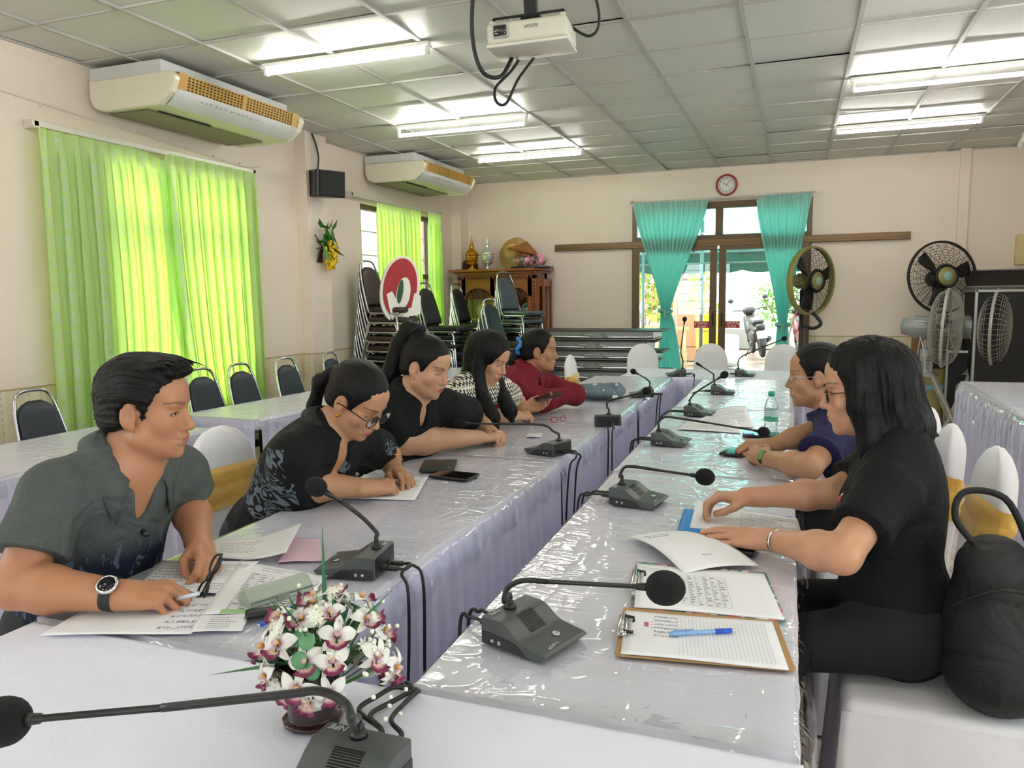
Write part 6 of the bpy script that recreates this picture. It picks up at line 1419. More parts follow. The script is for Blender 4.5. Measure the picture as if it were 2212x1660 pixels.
pl = thing('plate', 'tan and cream round plate behind the left cabinet door', 'plate', (-3.66-.25, 9.46, 1.285), 0, 'plates in the cabinet', (R_(80), 0, 0)); b = MB(); b.lathe([(.0005, 0), (.06, 0), (.105, .014), (.108, .018), (.06, .01), (.0005, .008)], n=28); b.build('dish', M('tan_glaze', '#c9b184', .3), pl)
for k in range(5):
    x = (.10, .20, .28, .36, .44)[k]; gl_ = thing('drinking_glass', 'small clear glass on the upper shelf behind the right cabinet door', 'glass', (-3.66+x, 9.36, 1.1725), 0, 'glasses in the cabinet'); b = MB(); b.lathe([(.02, 0), (.026, .07), (.024, .07), (.018, .006)], n=14); b.build('tumbler', CGL, gl_)
fv = thing('flower_vase', 'vase of artificial purple flowers on the lower shelf of the cabinet', 'vase', (-3.66+.36, 9.42, .6325)); b = MB(); b.lathe([(.04, 0), (.05, .05), (.035, .10), (.04, .12)], n=16); b.build('vase', GOLD, fv)
rs = np.random.RandomState(3); b = MB()
for k in range(60): b.ball((.11*(rs.rand()-.5)*1.6, .09*(rs.rand()-.5), .20+.2*rs.rand()), .014+.012*rs.rand(), 6)
b.build('purple_blossoms', M('purple_blossom', '#8a6fc0', .6, 0, .3, 30), fv, fix=False); b = MB()
for k in range(20): a = rs.rand()*6; b.tube([(0, 0, .1), (.05*math.cos(a), .03*math.sin(a), .18), (.12*math.cos(a), .06*math.sin(a), .22+.1*rs.rand())], [.004, .012, .002], 5)
b.build('leaves', M('garland_leaf', '#3f7d2c', .45), fv)
ZT_ = Hc+.035
def urn(lab, x, m, m2, acc):
    e = thing('lidded_urn', lab, 'urn', (x, 9.36, ZT_), 0, 'urns on the cabinet'); e.scale = (.9, .9, .76)
    b = MB(); b.lathe([(.062, 0), (.062, .012), (.03, .03), (.022, .06), (.05, .085), (.085, .11), (.08, .12)], n=24); b.build('pedestal', m2, e)
    b = MB(); b.lathe([(.07, .12), (.088, .17), (.10, .225), (.102, .24)], n=28); b.build('bowl', m, e)
    b = MB(); b.lathe([(.102, .24), (.09, .285), (.06, .34), (.03, .37), (.038, .395), (.034, .42), (.016, .44), (.024, .455), (.014, .47), (.019, .485), (.010, .50), (.014, .512), (.006, .53), (.008, .54), (.0005, .60)], n=24); b.build('lid', m, e)
    b = MB()
    for k in range(14): a = 2*PI*k/14; b.ball((.10*math.cos(a), .10*math.sin(a), .225+.02*(k % 2)), (.014, .014, .014), 6, k % 2)
    b.build('inlay', acc, e)
GOLDS = M('bright_gold', '#d59b1e', .22, .85, .08); SILVS = M('bright_silver', '#cfd2d4', .2, .85, .05); WREATH = [M('inlay_white', '#ece8df', .5), M('inlay_maroon', '#7a2330', .5)]
urn('golden lidded urn with a tall pointed finial on the cabinet', -4.02, M('amber_gold', '#b9791a', .3, .6, .1), GOLDS, WREATH); urn('silver lidded urn with a tall pointed finial on the cabinet', -3.80, M('silver_white', '#d4d6d6', .25, .5, .05), SILVS, [WREATH[0], M('inlay_gold', '#c98f2a', .4)])
e = thing('straw_hat', 'woven straw hat standing on its brim on the cabinet', 'hat', (-3.50, 9.55, ZT_+.21), 0, None, (R_(68), R_(-28), 0)); b = MB(); b.lathe([(.22, 0), (.215, .012), (.12, .02), (.10, .10), (.07, .125), (.0005, .13)], n=32); b.build('hat', M('straw', '#c9a468', .8, 0, .2, 60, .5, 120), e)
e = thing('conical_hat', 'brown conical palm-leaf hat lying over the wrapped flowers', 'hat', (-3.32, 9.45, ZT_+.20), 0, None, (R_(-8), R_(14), 0)); b = MB(); b.lathe([(.235, 0), (.23, .006), (.12, .07), (.0005, .15)], n=32); b.build('hat', M('palm_leaf', '#9a6231', .75, 0, .2, 40, .5, 90), e)
e = thing('dark_hat', 'dark brown felt hat at the left end of the cabinet top', 'hat', (-4.14, 9.58, ZT_), 0); b = MB(); b.lathe([(.2, 0), (.2, .01), (.11, .02), (.10, .11), (.06, .14), (.0005, .14)], n=28); b.build('hat', M('dark_felt', '#3a1f12', .85), e)
e = thing('folder', 'black flat folder hanging over the right end of the cabinet top', 'folder', (-3.20, 9.42, ZT_+.012), R_(6)); b = MB(); b.rbox((0, 0, 0), (.50, .34, .022), .008); b.build('cover', BLK, e)
e = thing('wrapped_bouquet', 'pink artificial flowers wrapped in clear plastic on the black folder', 'bouquet', (-3.24, 9.40, ZT_+.025)); b = MB(); b2 = MB()
for k in range(34): (b if k % 3 else b2).ball((-.16+.36*rs.rand(), .2*(rs.rand()-.5), .03+.11*rs.rand()), .026+.016*rs.rand(), 8)
b.build('pink_blossoms', M('pink_blossom', '#dd8fa5', .6, 0, .25, 40), e); b2.build('leaves', M('grey_leaf', '#78856f', .6), e)
b = MB(); b.grid(lambda u, v: (-.30+.56*v, (.02+.14*math.sin(PI*min(1, v*.9+.12)))*math.cos(2*PI*u)*(1+.1*math.sin(9*u)), .075+(.01+.085*math.sin(PI*min(1, v*.9+.1)))*math.sin(2*PI*u)*(1+.08*math.sin(31*u+9*v))), 40, 16, closed_u=True); b.build('plastic_wrap', PLASTIC, e, fix=False)
# red and white cut-out sign
e = thing('cutout_sign', 'big red and white cut-out letter sign leaning behind the chair stacks', 'sign', tuple(at(872, 668, 7.75)), 0, None, (0, R_(-10), R_(40)))
ov = lambda rx, rz_, cx=0, cz=0, n=28, tilt=.35: [(cx+rx*math.cos(a)*math.cos(tilt)+rz_*math.sin(a)*math.sin(tilt), cz-rx*math.cos(a)*math.sin(tilt)+rz_*math.sin(a)*math.cos(tilt)) for a in np.linspace(0, 2*PI, n+1)[:-1]]
b = MB(); b.prism(ov(.20, .34, 0, .20), -.03, .03, 'y'); b.build('white_backing', WHITE, e, bevel=.004)
b = MB(); b.prism(ov(.17, .30, .0, .215), -.042, -.031, 'y'); b.build('red_face', M('sign_red', '#a51320', .4), e)
b = MB(); b.prism(ov(.07, .16, .02, .16), -.052, -.043, 'y'); b.prism([(-.15, -.08), (-.15, .18), (-.09, .20), (-.03, .0), (.07, .0), (.13, .14), (.19, .10), (.15, -.08)], -.053, -.043, 'y'); b.build('white_letter', WHITE, e)
b = MB(); b.prism(ov(.028, .12, -.01, .18), -.062, -.054, 'y'); b.build('green_inlay', M('dark_green', '#1f4a2c', .5), e)
# folded tables
STG = M('grey_steel_frame', '#85888a', .35, .7, .06); BRD = M('dark_board', '#3a352f', .55)
for k in range(9):
    L = (1.5, 1.52, 1.56, 1.5, 1.62, 1.48, 1.52, 1.5, 1.5)[k]; ordn = ('lowest', 'second', 'third', 'fourth', 'middle', 'sixth', 'seventh', 'second from the top,', 'topmost')[k]
    e = thing('folded_table', ordn+' folded table of the pile beside the cabinet', 'table', (-2.18+random.uniform(-.05, .05), 8.90, .118*k), R_(random.uniform(-1.5, 1.5)), 'folded tables in a pile')
    b = MB(); b.box((0, 0, .100), (L, .60, .018)); b.build('board', BRD, e)
    b = MB()
    for sy in (-.27, .27): b.box((-.04, sy, .055), (L-.16, .02, .07))
    for sx in (-L/2+.07, L/2-.11): b.box((sx, 0, .055), (.02, .54, .07))
    b.box((0, 0, .006), (L-.2, .56, .01)); b.build('steel_frame', STG, e)
    for sx in (-1, 1): b = MB(); b.tube(smooth_path([(sx*.08, -.292, .03), (sx*(L/2-.16), -.292, .035), (sx*(L/2-.13), -.285, .06)], 5), .011, 8); b.cyl((sx*.05, -.29, .065), (sx*.2, -.29, .05), .007, n=6); b.build('folded_leg', CHR, e)
# ------------------------------------------------------------------ fans and the equipment corner
OLIVE = M('olive_ring', '#8f8a4c', .4); FBL = M('fan_black_wire', '#161616', .45); FGR = M('fan_grey', '#9da0a0', .4, .2); FGRL = M('fan_grey_wire', '#b4b3ab', .45, .2); HUBM = M('hub_olive', '#8d8a58', .35); BLADE = M('grey_blade', '#7d7f80', .4, .3)
def cage(R, dep, mat, nsp, nring, name, e, ring=None, ringm=None, spiral=0):
    """wire guard, axis +x; front bulges to +x"""
    b = MB(); prof = lambda t: (R*t, dep*math.sqrt(max(0, 1-t**2.6)))
    for sgn in (1, -1):
        for k in range(nsp):
            a = 2*PI*k/nsp; b.tube([(sgn*prof(t)[1], prof(t)[0]*math.cos(a+spiral*t*sgn), prof(t)[0]*math.sin(a+spiral*t*sgn)) for t in np.linspace(.24, 1, 7)], .0022, 4, cap=False)
        for k in range(nring):
            t = .3+.68*k/nring; r, x = prof(t); b.tube([(sgn*x, r*math.cos(a), r*math.sin(a)) for a in np.linspace(0, 2*PI, 41)[:-1]], .0018, 4, closed=True)
    b.build(name, mat, e)
    b = MB(); rw = ring or .012; n = 56
    pr = [(-rw, R-.012), (rw, R-.012), (rw, R+.012), (-rw, R+.012)]; V = []; F = []
    for k in range(n):
        a = 2*PI*k/n; V += [(x, r*math.cos(a), r*math.sin(a)) for x, r in pr]
    for k in range(n):
        k2 = (k+1) % n; F += [(k*4+j, k*4+(j+1) % 4, k2*4+(j+1) % 4, k2*4+j) for j in range(4)]
    b._add(V, F, 0, True); b.build('guard_ring', ringm or mat, e, bevel=.003)
def blades(R, n, mat, e):
    for k in range(n):
        a = 2*PI*k/n+.3; b = MB()
        def f(u, v): r = .05+(R-.07)*v; w_ = (.05+.09*v-.05*v*v); t = a+(u-.5)*w_*4.2/(.12+r)*.35*1.6; return (.05*(u-.5)*(1-.4*v), r*math.cos(t), r*math.sin(t))
        b.grid(f, 7, 8); o = b.build('blade', mat, e, fix=False); md = o.modifiers.new('thickness', 'SOLIDIFY'); md.thickness = .003
def mist_fan(lab, loc, aim, R, olive, pole_to):
    e = thing('mist_fan', lab, 'fan', loc, 0, 'mist fans by the back wall'); q = Vector(aim).to_track_quat('X', 'Z').to_euler()
    hd = obj('fan_head', None, e, (0, 0, 0), q); hd.empty_display_size = .02
    cage(R, .075, FBL, 26, 9, 'wire_guard', hd, .035 if olive else .012, OLIVE if olive else FBL, .35); blades(R*.92, 3, FBL, hd)
    b = MB(); b.lathe([(.0005, .10), (.055, .098), (.10, .085), (.115, .06)], n=28, rot=(0, R_(90), 0)); b.build('hub_cover', HUBM, hd); b = MB(); b.lathe([(.135, .072), (.118, .10), (.105, .085)], n=32, rot=(0, R_(90), 0)); b.build('hub_rim', FBL, hd)
    b = MB(); b.lathe([(.0005, .104), (.045, .101), (.05, .096)], n=20, rot=(0, R_(90), 0)); b.build('hub_badge', M('teal_badge', '#8fb8a8', .3), hd)
    b = MB(); b.lathe([(.085, -.06), (.09, -.16), (.06, -.22), (.0005, -.225)], n=24, rot=(0, R_(90), 0)); b.build('motor_housing', OLIVE if olive else FBL, hd)
    b = MB(); z0 = -loc[2]; a = Vector(aim).normalized(); px_, py_ = -a.x*.12, -a.y*.12; b.cyl((px_, py_, z0), (px_, py_, -.10), .022, n=12); b.build('pole', GUN, e)
    b = MB(); b.lathe([(.24, 0), (.24, .03), (.05, .06), (.03, .12)], (px_, py_, z0), 28); b.build('base', FBL, e); b = MB(); b.rbox((px_, py_, z0+.30), (.3, .3, .42), .05); b.build('water_tank', M('dark_grey_tank', '#3b3d3d', .4), e)
    b = MB(); b.tube(smooth_path([Vector((0, 0, -R*.95))+a*.03, Vector((0, 0, -R*1.25))+a*.14, Vector((px_+a.x*.16, py_+a.y*.16, -R*1.42)), Vector((px_, py_, -R*1.35)), Vector((px_, py_, -R*1.6))], 8), .02, 10); b.build('mist_hose', FBL, e)
    b = MB(); b.tube(smooth_path([Vector((px_, py_, -.2))+a*.1, Vector((px_-.05, py_-.08, -.35)), Vector((px_-.12, py_-.1, -.6)), Vector((px_-.15, py_-.05, -.9))], 6), .008, 6); b.build('white_cord', M('white_cable', '#e6ddcf', .5), e)
    return e
mist_fan('big mist fan with an olive ring right of the glass door', (.16, 9.28, 1.585), (.78, -.60, -.02), .375, True, None)
mist_fan('black mist fan with an olive hub behind the grey floor fans', (1.47, 9.35, 1.60), (.42, -.90, .10), .38, False, None)
def floor_fan(lab, loc, aim, R):
    e = thing('floor_fan', lab, 'fan', (loc[0], loc[1], 0), 0, 'grey industrial fans'); q = Vector(aim).to_track_quat('X', 'Z').to_euler()
    hd = obj('fan_head', None, e, (0, 0, loc[2]), q); hd.empty_display_size = .02
    cage(R, .155, FGRL, 44, 16, 'wire_guard', hd, .014, FGRL); blades(R*.93, 3, BLADE, hd)
    b = MB(); b.lathe([(.07, -.10), (.105, -.13), (.115, -.28), (.10, -.33), (.085, -.40), (.0005, -.42)], n=28, rot=(0, R_(90), 0))
    for k in range(24): a = 2*PI*k/24; b.box((-.21, .113*math.cos(a), .113*math.sin(a)), (.15, .010, .010), (a, 0, 0))
    b.build('motor_housing', FGR, hd)
    d = Vector(aim).normalized()*-.16; x, y = d.x, d.y; z = loc[2]
    b = MB(); b.box((x, y, z-.17), (.07, .07, .10)); b.rbox((x, y, z-.36), (.12, .10, .30), .02); b.build('neck', FGR, e)
    b = MB()
    for k in range(4): b.cyl((x-.05, y-.055, z-.30-.035*k), (x+.02, y-.055, z-.30-.035*k), .009, n=8)
    b.build('height_knob', FGR, e); b = MB(); b.cyl((x, y, .62), (x, y, z-.5), .032, n=14); b.build('pole', FGRL, e)
    b = MB(); b.lathe([(.13, 0), (.10, .03), (.045, .10), (.04, .14)], (x, y, .58), 4); b.build('leg_hub', FGR, e)
    for sx, sy in ((-.30, -.22), (.30, -.22), (-.30, .22), (.30, .22)):
        b = MB(); p0, p1 = Vector((x+sx*.18, y+sy*.25, .60)), Vector((x+sx, y+sy, .02)); dd = (p1-p0); b.box((p0+p1)/2, (.045, .02, dd.length), dd.to_track_quat('Z', 'Y').to_matrix()); b.build('leg', FGRL, e)
    b = MB(); b.tube(smooth_path([Vector((x, y, z+.02))-Vector(aim).normalized()*.12, (x-.06, y-.09, z-.15), (x-.02, y-.08, z-.4), (x-.05, y-.06, z-.52)], 6), .005, 6); b.build('power_cord', M('white_cable', '#e6ddcf', .5), e)
    return e
for nm, pxx, aim, lab in ((0, 2043, (.97, -.24, -.04), 'grey industrial fan on crossed legs, left one of the row'), (1, 2152, (.94, -.33, -.02), 'grey industrial fan on crossed legs in the middle of the row'), (2, 2250, (.96, -.25, 0), 'grey industrial fan cut off by the right picture edge')):
    q = at(pxx, 709, 7.75); floor_fan(lab, q, aim, .395)
ALU = M('aluminium_edge', '#b9bcbd', .3, .9, .03); BOXB = M('black_case_panel', '#131415', .6)
def flight_case(name, lab, loc, rz, d, cat='case', lid=None):
    e = thing(name, lab, cat, loc, rz); x, y, z = d
    b = MB(); b.box((0, 0, z/2), (x-.02, y-.02, z-.02)); b.build('shell', BOXB, e)
    b = MB()
    for sx in (-1, 1):
        for sy in (-1, 1): b.box((sx*(x/2-.012), sy*(y/2-.012), z/2), (.026, .026, z))
        for zz in (.012, z-.012): b.box((sx*(x/2-.012), 0, zz), (.026, y, .026)); b.box((0, sx*(y/2-.012), zz), (x, .026, .026))
    b.build('metal_edge', ALU, e, bevel=.003); b = MB(); b.box((x*.2, -y/2-.006, z*.75), (.07, .012, .05)); b.build('latch', ALU, e)
    if lid:
        b = MB(); b.box((0, 0, lid/2), (x-.02, .05, lid-.02)); lo = b.build('lid', BOXB, e, (0, y/2, z), (R_(-52), 0, 0)); b = MB()
        for zz in (.012, lid-.012): b.box((0, 0, zz), (x, .07, .026))
        for sx in (-1, 1): b.box((sx*(x/2-.012), 0, lid/2), (.026, .07, lid))
        b.build('lid_edge', ALU, lo, bevel=.003)
    return e
q = at(2095, 900, 8.1); flight_case('flight_case', 'black equipment case with silver edges under the left floor fans', (q.x, q.y+.15, 0), R_(-4), (.50, .55, .83))
q = at(2190, 690, 9.0); flight_case('flight_case', 'tall black equipment case with an open silver-edged lid behind the fans', (min(q.x+.06, 2.13), 9.12, 0), 0, (.88, .60, 1.46), lid=.32)
e = thing('cable_coil', 'coil of black cables lying on the equipment case', 'cable', (at(2105, 800, 8.1).x+.02, at(2105, 800, 8.1).y+.15, .845))
b = MB()
for k in range(9): r = .15+.01*random.random(); b.tube([(r*(1.25+.02*k)*math.cos(a)+.03*random.uniform(-.2, .2), r*math.sin(a), .012+.012*k+.008*math.sin(3*a+k)) for a in np.linspace(0, 2*PI, 30)[:-1]], .007, 6, closed=True)
b.build('coil', CAB, e)
e = thing('drum', 'khaki plastic drum with a dark lid behind the fan legs', 'drum', (at(2008, 880, 8.3).x, at(2008, 880, 8.3).y, 0)); b = MB(); b.lathe([(.16, 0), (.175, .05), (.175, .60), (.16, .64)], n=28); b.build('barrel', M('khaki_plastic', '#a79a62', .5), e); b = MB(); b.lathe([(.17, .64), (.18, .66), (.17, .70), (.0005, .71)], n=28); b.build('lid', BLK, e); b = MB(); b.lathe([(.1765, .40), (.1775, .43), (.1765, .46)], n=28); b.build('blue_band', M('sky_blue_tape', '#8fc4e0', .5), e)
WB = M('brown_plank', '#8a653a', .6, 0, .25, 5, .2, 40)
for k in range(6):
    q = at(1960+13*k, 760, 9.2); e = thing('wooden_plank', ('brown wooden plank leaning at the wall, leftmost beside the wallpaper panel', 'brown wooden plank, second from the left behind the fans', 'brown wooden plank, third from the left behind the fans', 'brown wooden plank, fourth from the left behind the fans', 'brown wooden plank, fifth from the left behind the fans', 'brown wooden plank, rightmost of the row behind the fans')[k], 'plank', (q.x, YB-.12, 0), 0, 'planks leaning on the back wall', (R_(-4), 0, R_(2*k-5)))
    b = MB(); b.rbox((0, 0, .52-.03*(k % 3)), (.065, .025, 1.04-.06*(k % 3)), .004); b.build('plank', WB, e)
e = thing('walking_stick', 'black hooked handle standing behind the left floor fan', 'stick', (at(1968, 715, 8.9).x, at(1968, 715, 8.9).y, 0)); b = MB(); b.tube(smooth_path([(.0, 0, 0), (0, 0, .9), (-.01, 0, 1.02), (.02, 0, 1.10), (.06, 0, 1.13)], 6), .016, 8); b.build('stick', BLK, e)
# ------------------------------------------------------------------ papers, pens and other small things on the tables
PAPER = M('white_paper', '#eeeef0', .7, 0, .02, 30); PINKP = M('pinkish_paper', '#d9b9c4', .7); INKG = M('grey_ink', '#8b8d93', .7); INKB = M('blue_ink', '#6f78ad', .7); LGREEN = M('green_highlight', '#9cc98d', .7); REDI = M('red_ink', '#c2606a', .7)
def paper(lab, px, prints=(), z=.7575, curl=None, group='loose papers', mat=None, cat='paper', n=16, lift=0.0, name='paper_sheet'):
    """px: four picture points of the corners lying on the table (near-left, near-right, far-right, far-left)"""
    w_ = [tb(x, y, z) for x, y in px]; c = sum(w_, Vector())/4; q = [v-c for v in w_]; e = thing(name, lab, cat, c, 0, group)
    def P(u, v, h=0):
        p = (q[0]*(1-u)+q[1]*u)*(1-v)+(q[3]*(1-u)+q[2]*u)*v
        return p+Vector((0, 0, h+.0012*math.sin(5*u+3*v)+.0012+(curl(u, v) if curl else 0)))
    b = MB(); b.grid(lambda u, v: P(u, v), n, n); o = b.build('sheet', mat or PAPER, e, fix=False)
    md = o.modifiers.new('thickness', 'SOLIDIFY'); md.thickness = .0008+lift; md.offset = -1
    rs = np.random.RandomState(len(lab)+int(px[0][0]))
    for kind, u0, v0, u1, v1, k, m in prints:
        b = MB(); du, dv = u1-u0, v1-v0
        def R(a, b0, c_, d): b.quad(P(u0+du*a, v0+dv*b0, .0006), P(u0+du*c_, v0+dv*b0, .0006), P(u0+du*c_, v0+dv*d, .0006), P(u0+du*a, v0+dv*d, .0006))
        if kind == 'text':
            for r in range(k):
                y = 1-(r+.7)/k; x = 0
                while x < (1 if rs.rand() < .8 else .6):
                    L = .03+.09*rs.rand(); R(x, y, min(1, x+L), y+.20/k); x += L+.02
        elif kind == 'table':
            for r in range(k+1): R(0, r/k, 1, r/k+.05/k)
            for cc_ in range(7): R(cc_/6, 0, cc_/6+.006, 1)
            for r in range(k):
                for cc_ in range(6):
                    if rs.rand() < .85: R(cc_/6+.02, (r+.3)/k, cc_/6+.03+.10*rs.rand(), (r+.62)/k)
        elif kind == 'ruled':
            for r in range(k): R(r/k, 0, r/k+.08/k, 1)
        elif kind == 'hand':
            for r in range(k):
                y = 1-(r+.6)/k; x = .02; 
                while x < .9:
                    L = .05+.10*rs.rand(); pts = [P(u0+du*(x+L*t), v0+dv*(y+(.30/k)*math.sin(t*14+rs.rand()*6)*(.5+rs.rand()*.5)), .0008) for t in np.linspace(0, 1, 9)]; b.tube(pts, .00035, 3, cap=False); x += L+.03
        elif kind == 'fill': R(0, 0, 1, 1)
        b.build({'text': 'printed_text', 'table': 'printed_table', 'ruled': 'ruled_lines', 'hand': 'handwriting', 'fill': 'colour_band'}[kind], m, e, fix=False)
    return e
# in front of the man
paper('blank white sheet under the man\'s right forearm, nearest the camera', ((87, 1374), (412, 1370), (500, 1290), (215, 1302)), [('hand', .72, .1, .98, .85, 5, INKB)], .757)
paper('small white sheet with printed lines just right of the man\'s forearm', ((412, 1367), (523, 1363), (541, 1326), (436, 1328)), [('text', .25, .1, .8, .85, 6, INKG)], .7585)
paper('printed sheet with a table lying under the grey spectacle case', ((436, 1329), (640, 1325), (708, 1246), (520, 1212)), [('table', .22, .06, .97, .80, 16, INKG), ('fill', .18, .0, .50, .07, 1, LGREEN), ('text', .3, .86, .7, .96, 2, INKG)], .7600)
paper('sheet with blue handwriting between the man\'s two hands', ((289, 1274), (470, 1282), (560, 1215), (352, 1212)), [('hand', .06, .15, .45, .95, 8, INKB), ('text', .5, .1, .95, .9, 12, INKG)], .7592)
paper('curled bundle of printed pages beyond the man\'s left hand', ((455, 1205), (618, 1214), (650, 1153), (456, 1172)), [('hand', .1, .25, .55, .85, 5, INKG)], .7625, curl=lambda u, v: .030*max(0, u-.45)**1.4*2.2, lift=.003)
paper('pinkish page under the curled bundle beside the left row microphone', ((600, 1216), (700, 1212), (690, 1166), (622, 1160)), (), .7572, mat=PINKP)
# spectacle case, key fob, pens
def rot_to(a, b_): d = Vector(b_)-Vector(a); return math.atan2(d.y, d.x)
a, b_ = tb(520, 1300, .775), tb(668, 1256, .775); mid_ = (a+b_)/2; e = thing('spectacle_case', 'long grey spectacle case lying on the printed table sheet', 'spectacle case', (mid_.x, mid_.y, .7615), rot_to(a, b_)); L = (b_-a).length*.92
b = MB(); pr = [(-.032, 0), (.032, 0), (.034, .010), (.024, .026), (.004, .038), (-.012, .036), (-.030, .018)]; b.prism(pr, -L/2, L/2, 'x'); cs = b.build('case', M('grey_green_case', '#9aa394', .38, .1), e, bevel=.007, seg=3); b = MB(); b.box((.0, -.0325, .0135), (L*.98, .004, .0012), (R_(25), 0, 0)); b.build('seam', M('case_seam', '#5d6459', .5), e); b = MB(); b.box((0, -.0335, .011), (.03, .003, .012), (R_(25), 0, 0)); b.build('catch', M('case_catch', '#7f8979', .4), e)
q = tb(566, 1334, .757); e = thing('key_fob', 'black car key fob with a silver ring beside the blue and white pen', 'key fob', (q.x, q.y, .760), R_(40)); b = MB(); b.rbox((0, 0, .008), (.070, .034, .016), .0075, seg=4); b.build('fob', BLK, e); b = MB(); b.tube([(.045+.013*math.cos(a_), .013*math.sin(a_), .006) for a_ in np.linspace(0, 2*PI, 20)[:-1]], .0015, 6, closed=True); b.box((.04, .0, .012), (.018, .005, .004)); b.build('ring', CHR, e)
def pen(lab, p0, p1, z, body, tipm, grip=None, clip=True, cat='pen'):
    a, b_ = tb(*p0, z), tb(*p1, z); e = thing('ballpoint_pen', lab, cat, (a+b_)/2, rot_to(a, b_)); L = (b_-a).length
    b = MB(); b.tube([(-L/2+.012, 0, 0), (L/2-.035, 0, 0), (L/2-.03, 0, 0)], [.0042, .0048, .0048], 12); b.build('barrel', body, e)
    b = MB(); b.tube([(-L/2, 0, 0), (-L/2+.004, 0, 0), (-L/2+.014, 0, 0)], [.0006, .0014, .0036], 10); b.build('tip', SILVM, e)
    b = MB(); b.tube([(L/2-.032, 0, 0), (L/2-.004, 0, 0), (L/2, 0, 0)], [.0052, .0052, .0040], 12); b.build('cap', tipm, e)
    if grip: b = MB(); b.tube([(-L/2+.014, 0, 0), (-L/2+.048, 0, 0)], [.0050, .0053], 12); b.build('grip', grip, e)
    if clip: b = MB(); b.box((L/2-.028, 0, .0065), (.040, .003, .0015)); b.build('clip', tipm, e)
    return e
BLUEP = M('blue_plastic', '#1f4fc0', .3); CLEARP = M('white_barrel', '#d9dde6', .3); LBLUE = M('light_blue_barrel', '#7fa9d8', .3)
pen('blue and white pen behind the orchid pot, below the key fob', (548, 1358), (655, 1303), .763, CLEARP, BLUEP, BLUEP)
pen('blue pen lying on the lined page of the brown clipboard', (1594, 1362), (1447, 1370), .770, LBLUE, LBLUE, BLUEP)
a = Vector(tb(398, 1290, .792)); e = thing('ballpoint_pen', 'blue pen held in the man\'s right hand', 'pen', a, 0, None, (0, R_(20), R_(165))); b = MB(); b.tube([(-.06, 0, 0), (.05, 0, 0)], .0045, 10); b.build('barrel', CLEARP, e); b = MB(); b.tube([(.048, 0, 0), (.068, 0, 0)], [.0052, .0045], 10); b.build('cap', BLUEP, e)
e = thing('reading_glasses', 'dark folded reading glasses held in the man\'s left hand', 'glasses', tb(452, 1248, .80), 0, None, (R_(20), R_(-62), R_(50))); b = MB()
for m in (-1, 1): b.tube([(.024*math.cos(a_)+m*.033, .017*math.sin(a_), 0) for a_ in np.linspace(0, 2*PI, 25)[:-1]], .0028, 6, closed=True)
b.tube([(-.01, .004, 0), (0, .008, 0), (.01, .004, 0)], .0025, 6); b.build('rims', BLK, e); b = MB(); b.tube([(-.057, .008, -.006), (.06, .006, -.008)], .0024, 6); b.tube([(.057, .008, -.010), (-.06, .004, -.012)], .0024, 6); b.build('temple_arm', BLK, e)
# woman writing: notepad, phones
paper('white notepad the woman with glasses is writing on', ((742, 1076), (896, 1079), (924, 1032), (786, 1026)), [('text', .55, .5, .95, .95, 4, INKG), ('hand', .3, .3, .7, .6, 2, INKB)], .760, lift=.004, cat='notepad', name='notepad')
def phone(lab, p0, p1, p2, z, mat, scr=True, th=.009):
    """p0-p1 near long edge, p2 far right corner"""
    a, b_, c = tb(*p0, z), tb(*p1, z), tb(*p2, z); L = (b_-a).length; W_ = abs((c-b_).cross((b_-a).normalized()).z); m = (a+b_)/2; ang = rot_to(a, b_); n = Vector((-math.sin(ang), math.cos(ang), 0)); m = m+n*W_/2
    e = thing('phone', lab, 'phone', (m.x, m.y, z+th/2), ang, 'phones lying on the tables'); b = MB(); b.rbox((0, 0, 0), (L, W_, th), .004); b.build('case', mat, e)
    if scr: b = MB(); b.box((0, 0, th/2+.0002), (L-.008, W_-.008, .0008)); b.build('screen', M('phone_screen', '#0a0b0e', .08), e)
    return e
phone('dark green phone wallet beyond the woman\'s notepad', (905, 1021), (981, 1020), (965, 999), .757, M('dark_green_case', '#2c3833', .45), False, .013)
phone('dark phone with a glossy screen in front of the green wallet', (925, 1032), (1008, 1041), (1018, 1026), .757, M('phone_case_dark', '#2a2626', .4))
paper('small printed card lying in front of the woman in plain black', ((1136, 945), (1168, 945), (1172, 938), (1140, 937)), [('text', .1, .15, .9, .85, 3, INKG)], .757, cat='card')
q = tb(1207, 912, .757); e = thing('red_glasses', 'red-framed spectacles lying beyond the long-haired woman\'s hands', 'glasses', q+Vector((0, 0, .012)), R_(60)); b = MB()
for m in (-1, 1): b.tube([(m*.033+.023*math.cos(a_), 0, .004+.016*math.sin(a_)) for a_ in np.linspace(0, 2*PI, 21)[:-1]], .0022, 6, closed=True)
b.build('rims', M('red_frame', '#a8352f', .35), e); b = MB(); b.cyl((-.057, 0, .008), (-.05, .13, -.006), .002, n=6); b.cyl((.057, 0, .008), (.05, .13, -.006), .002, n=6); b.build('temple_arm', M('red_frame', '#a8352f', .35), e)
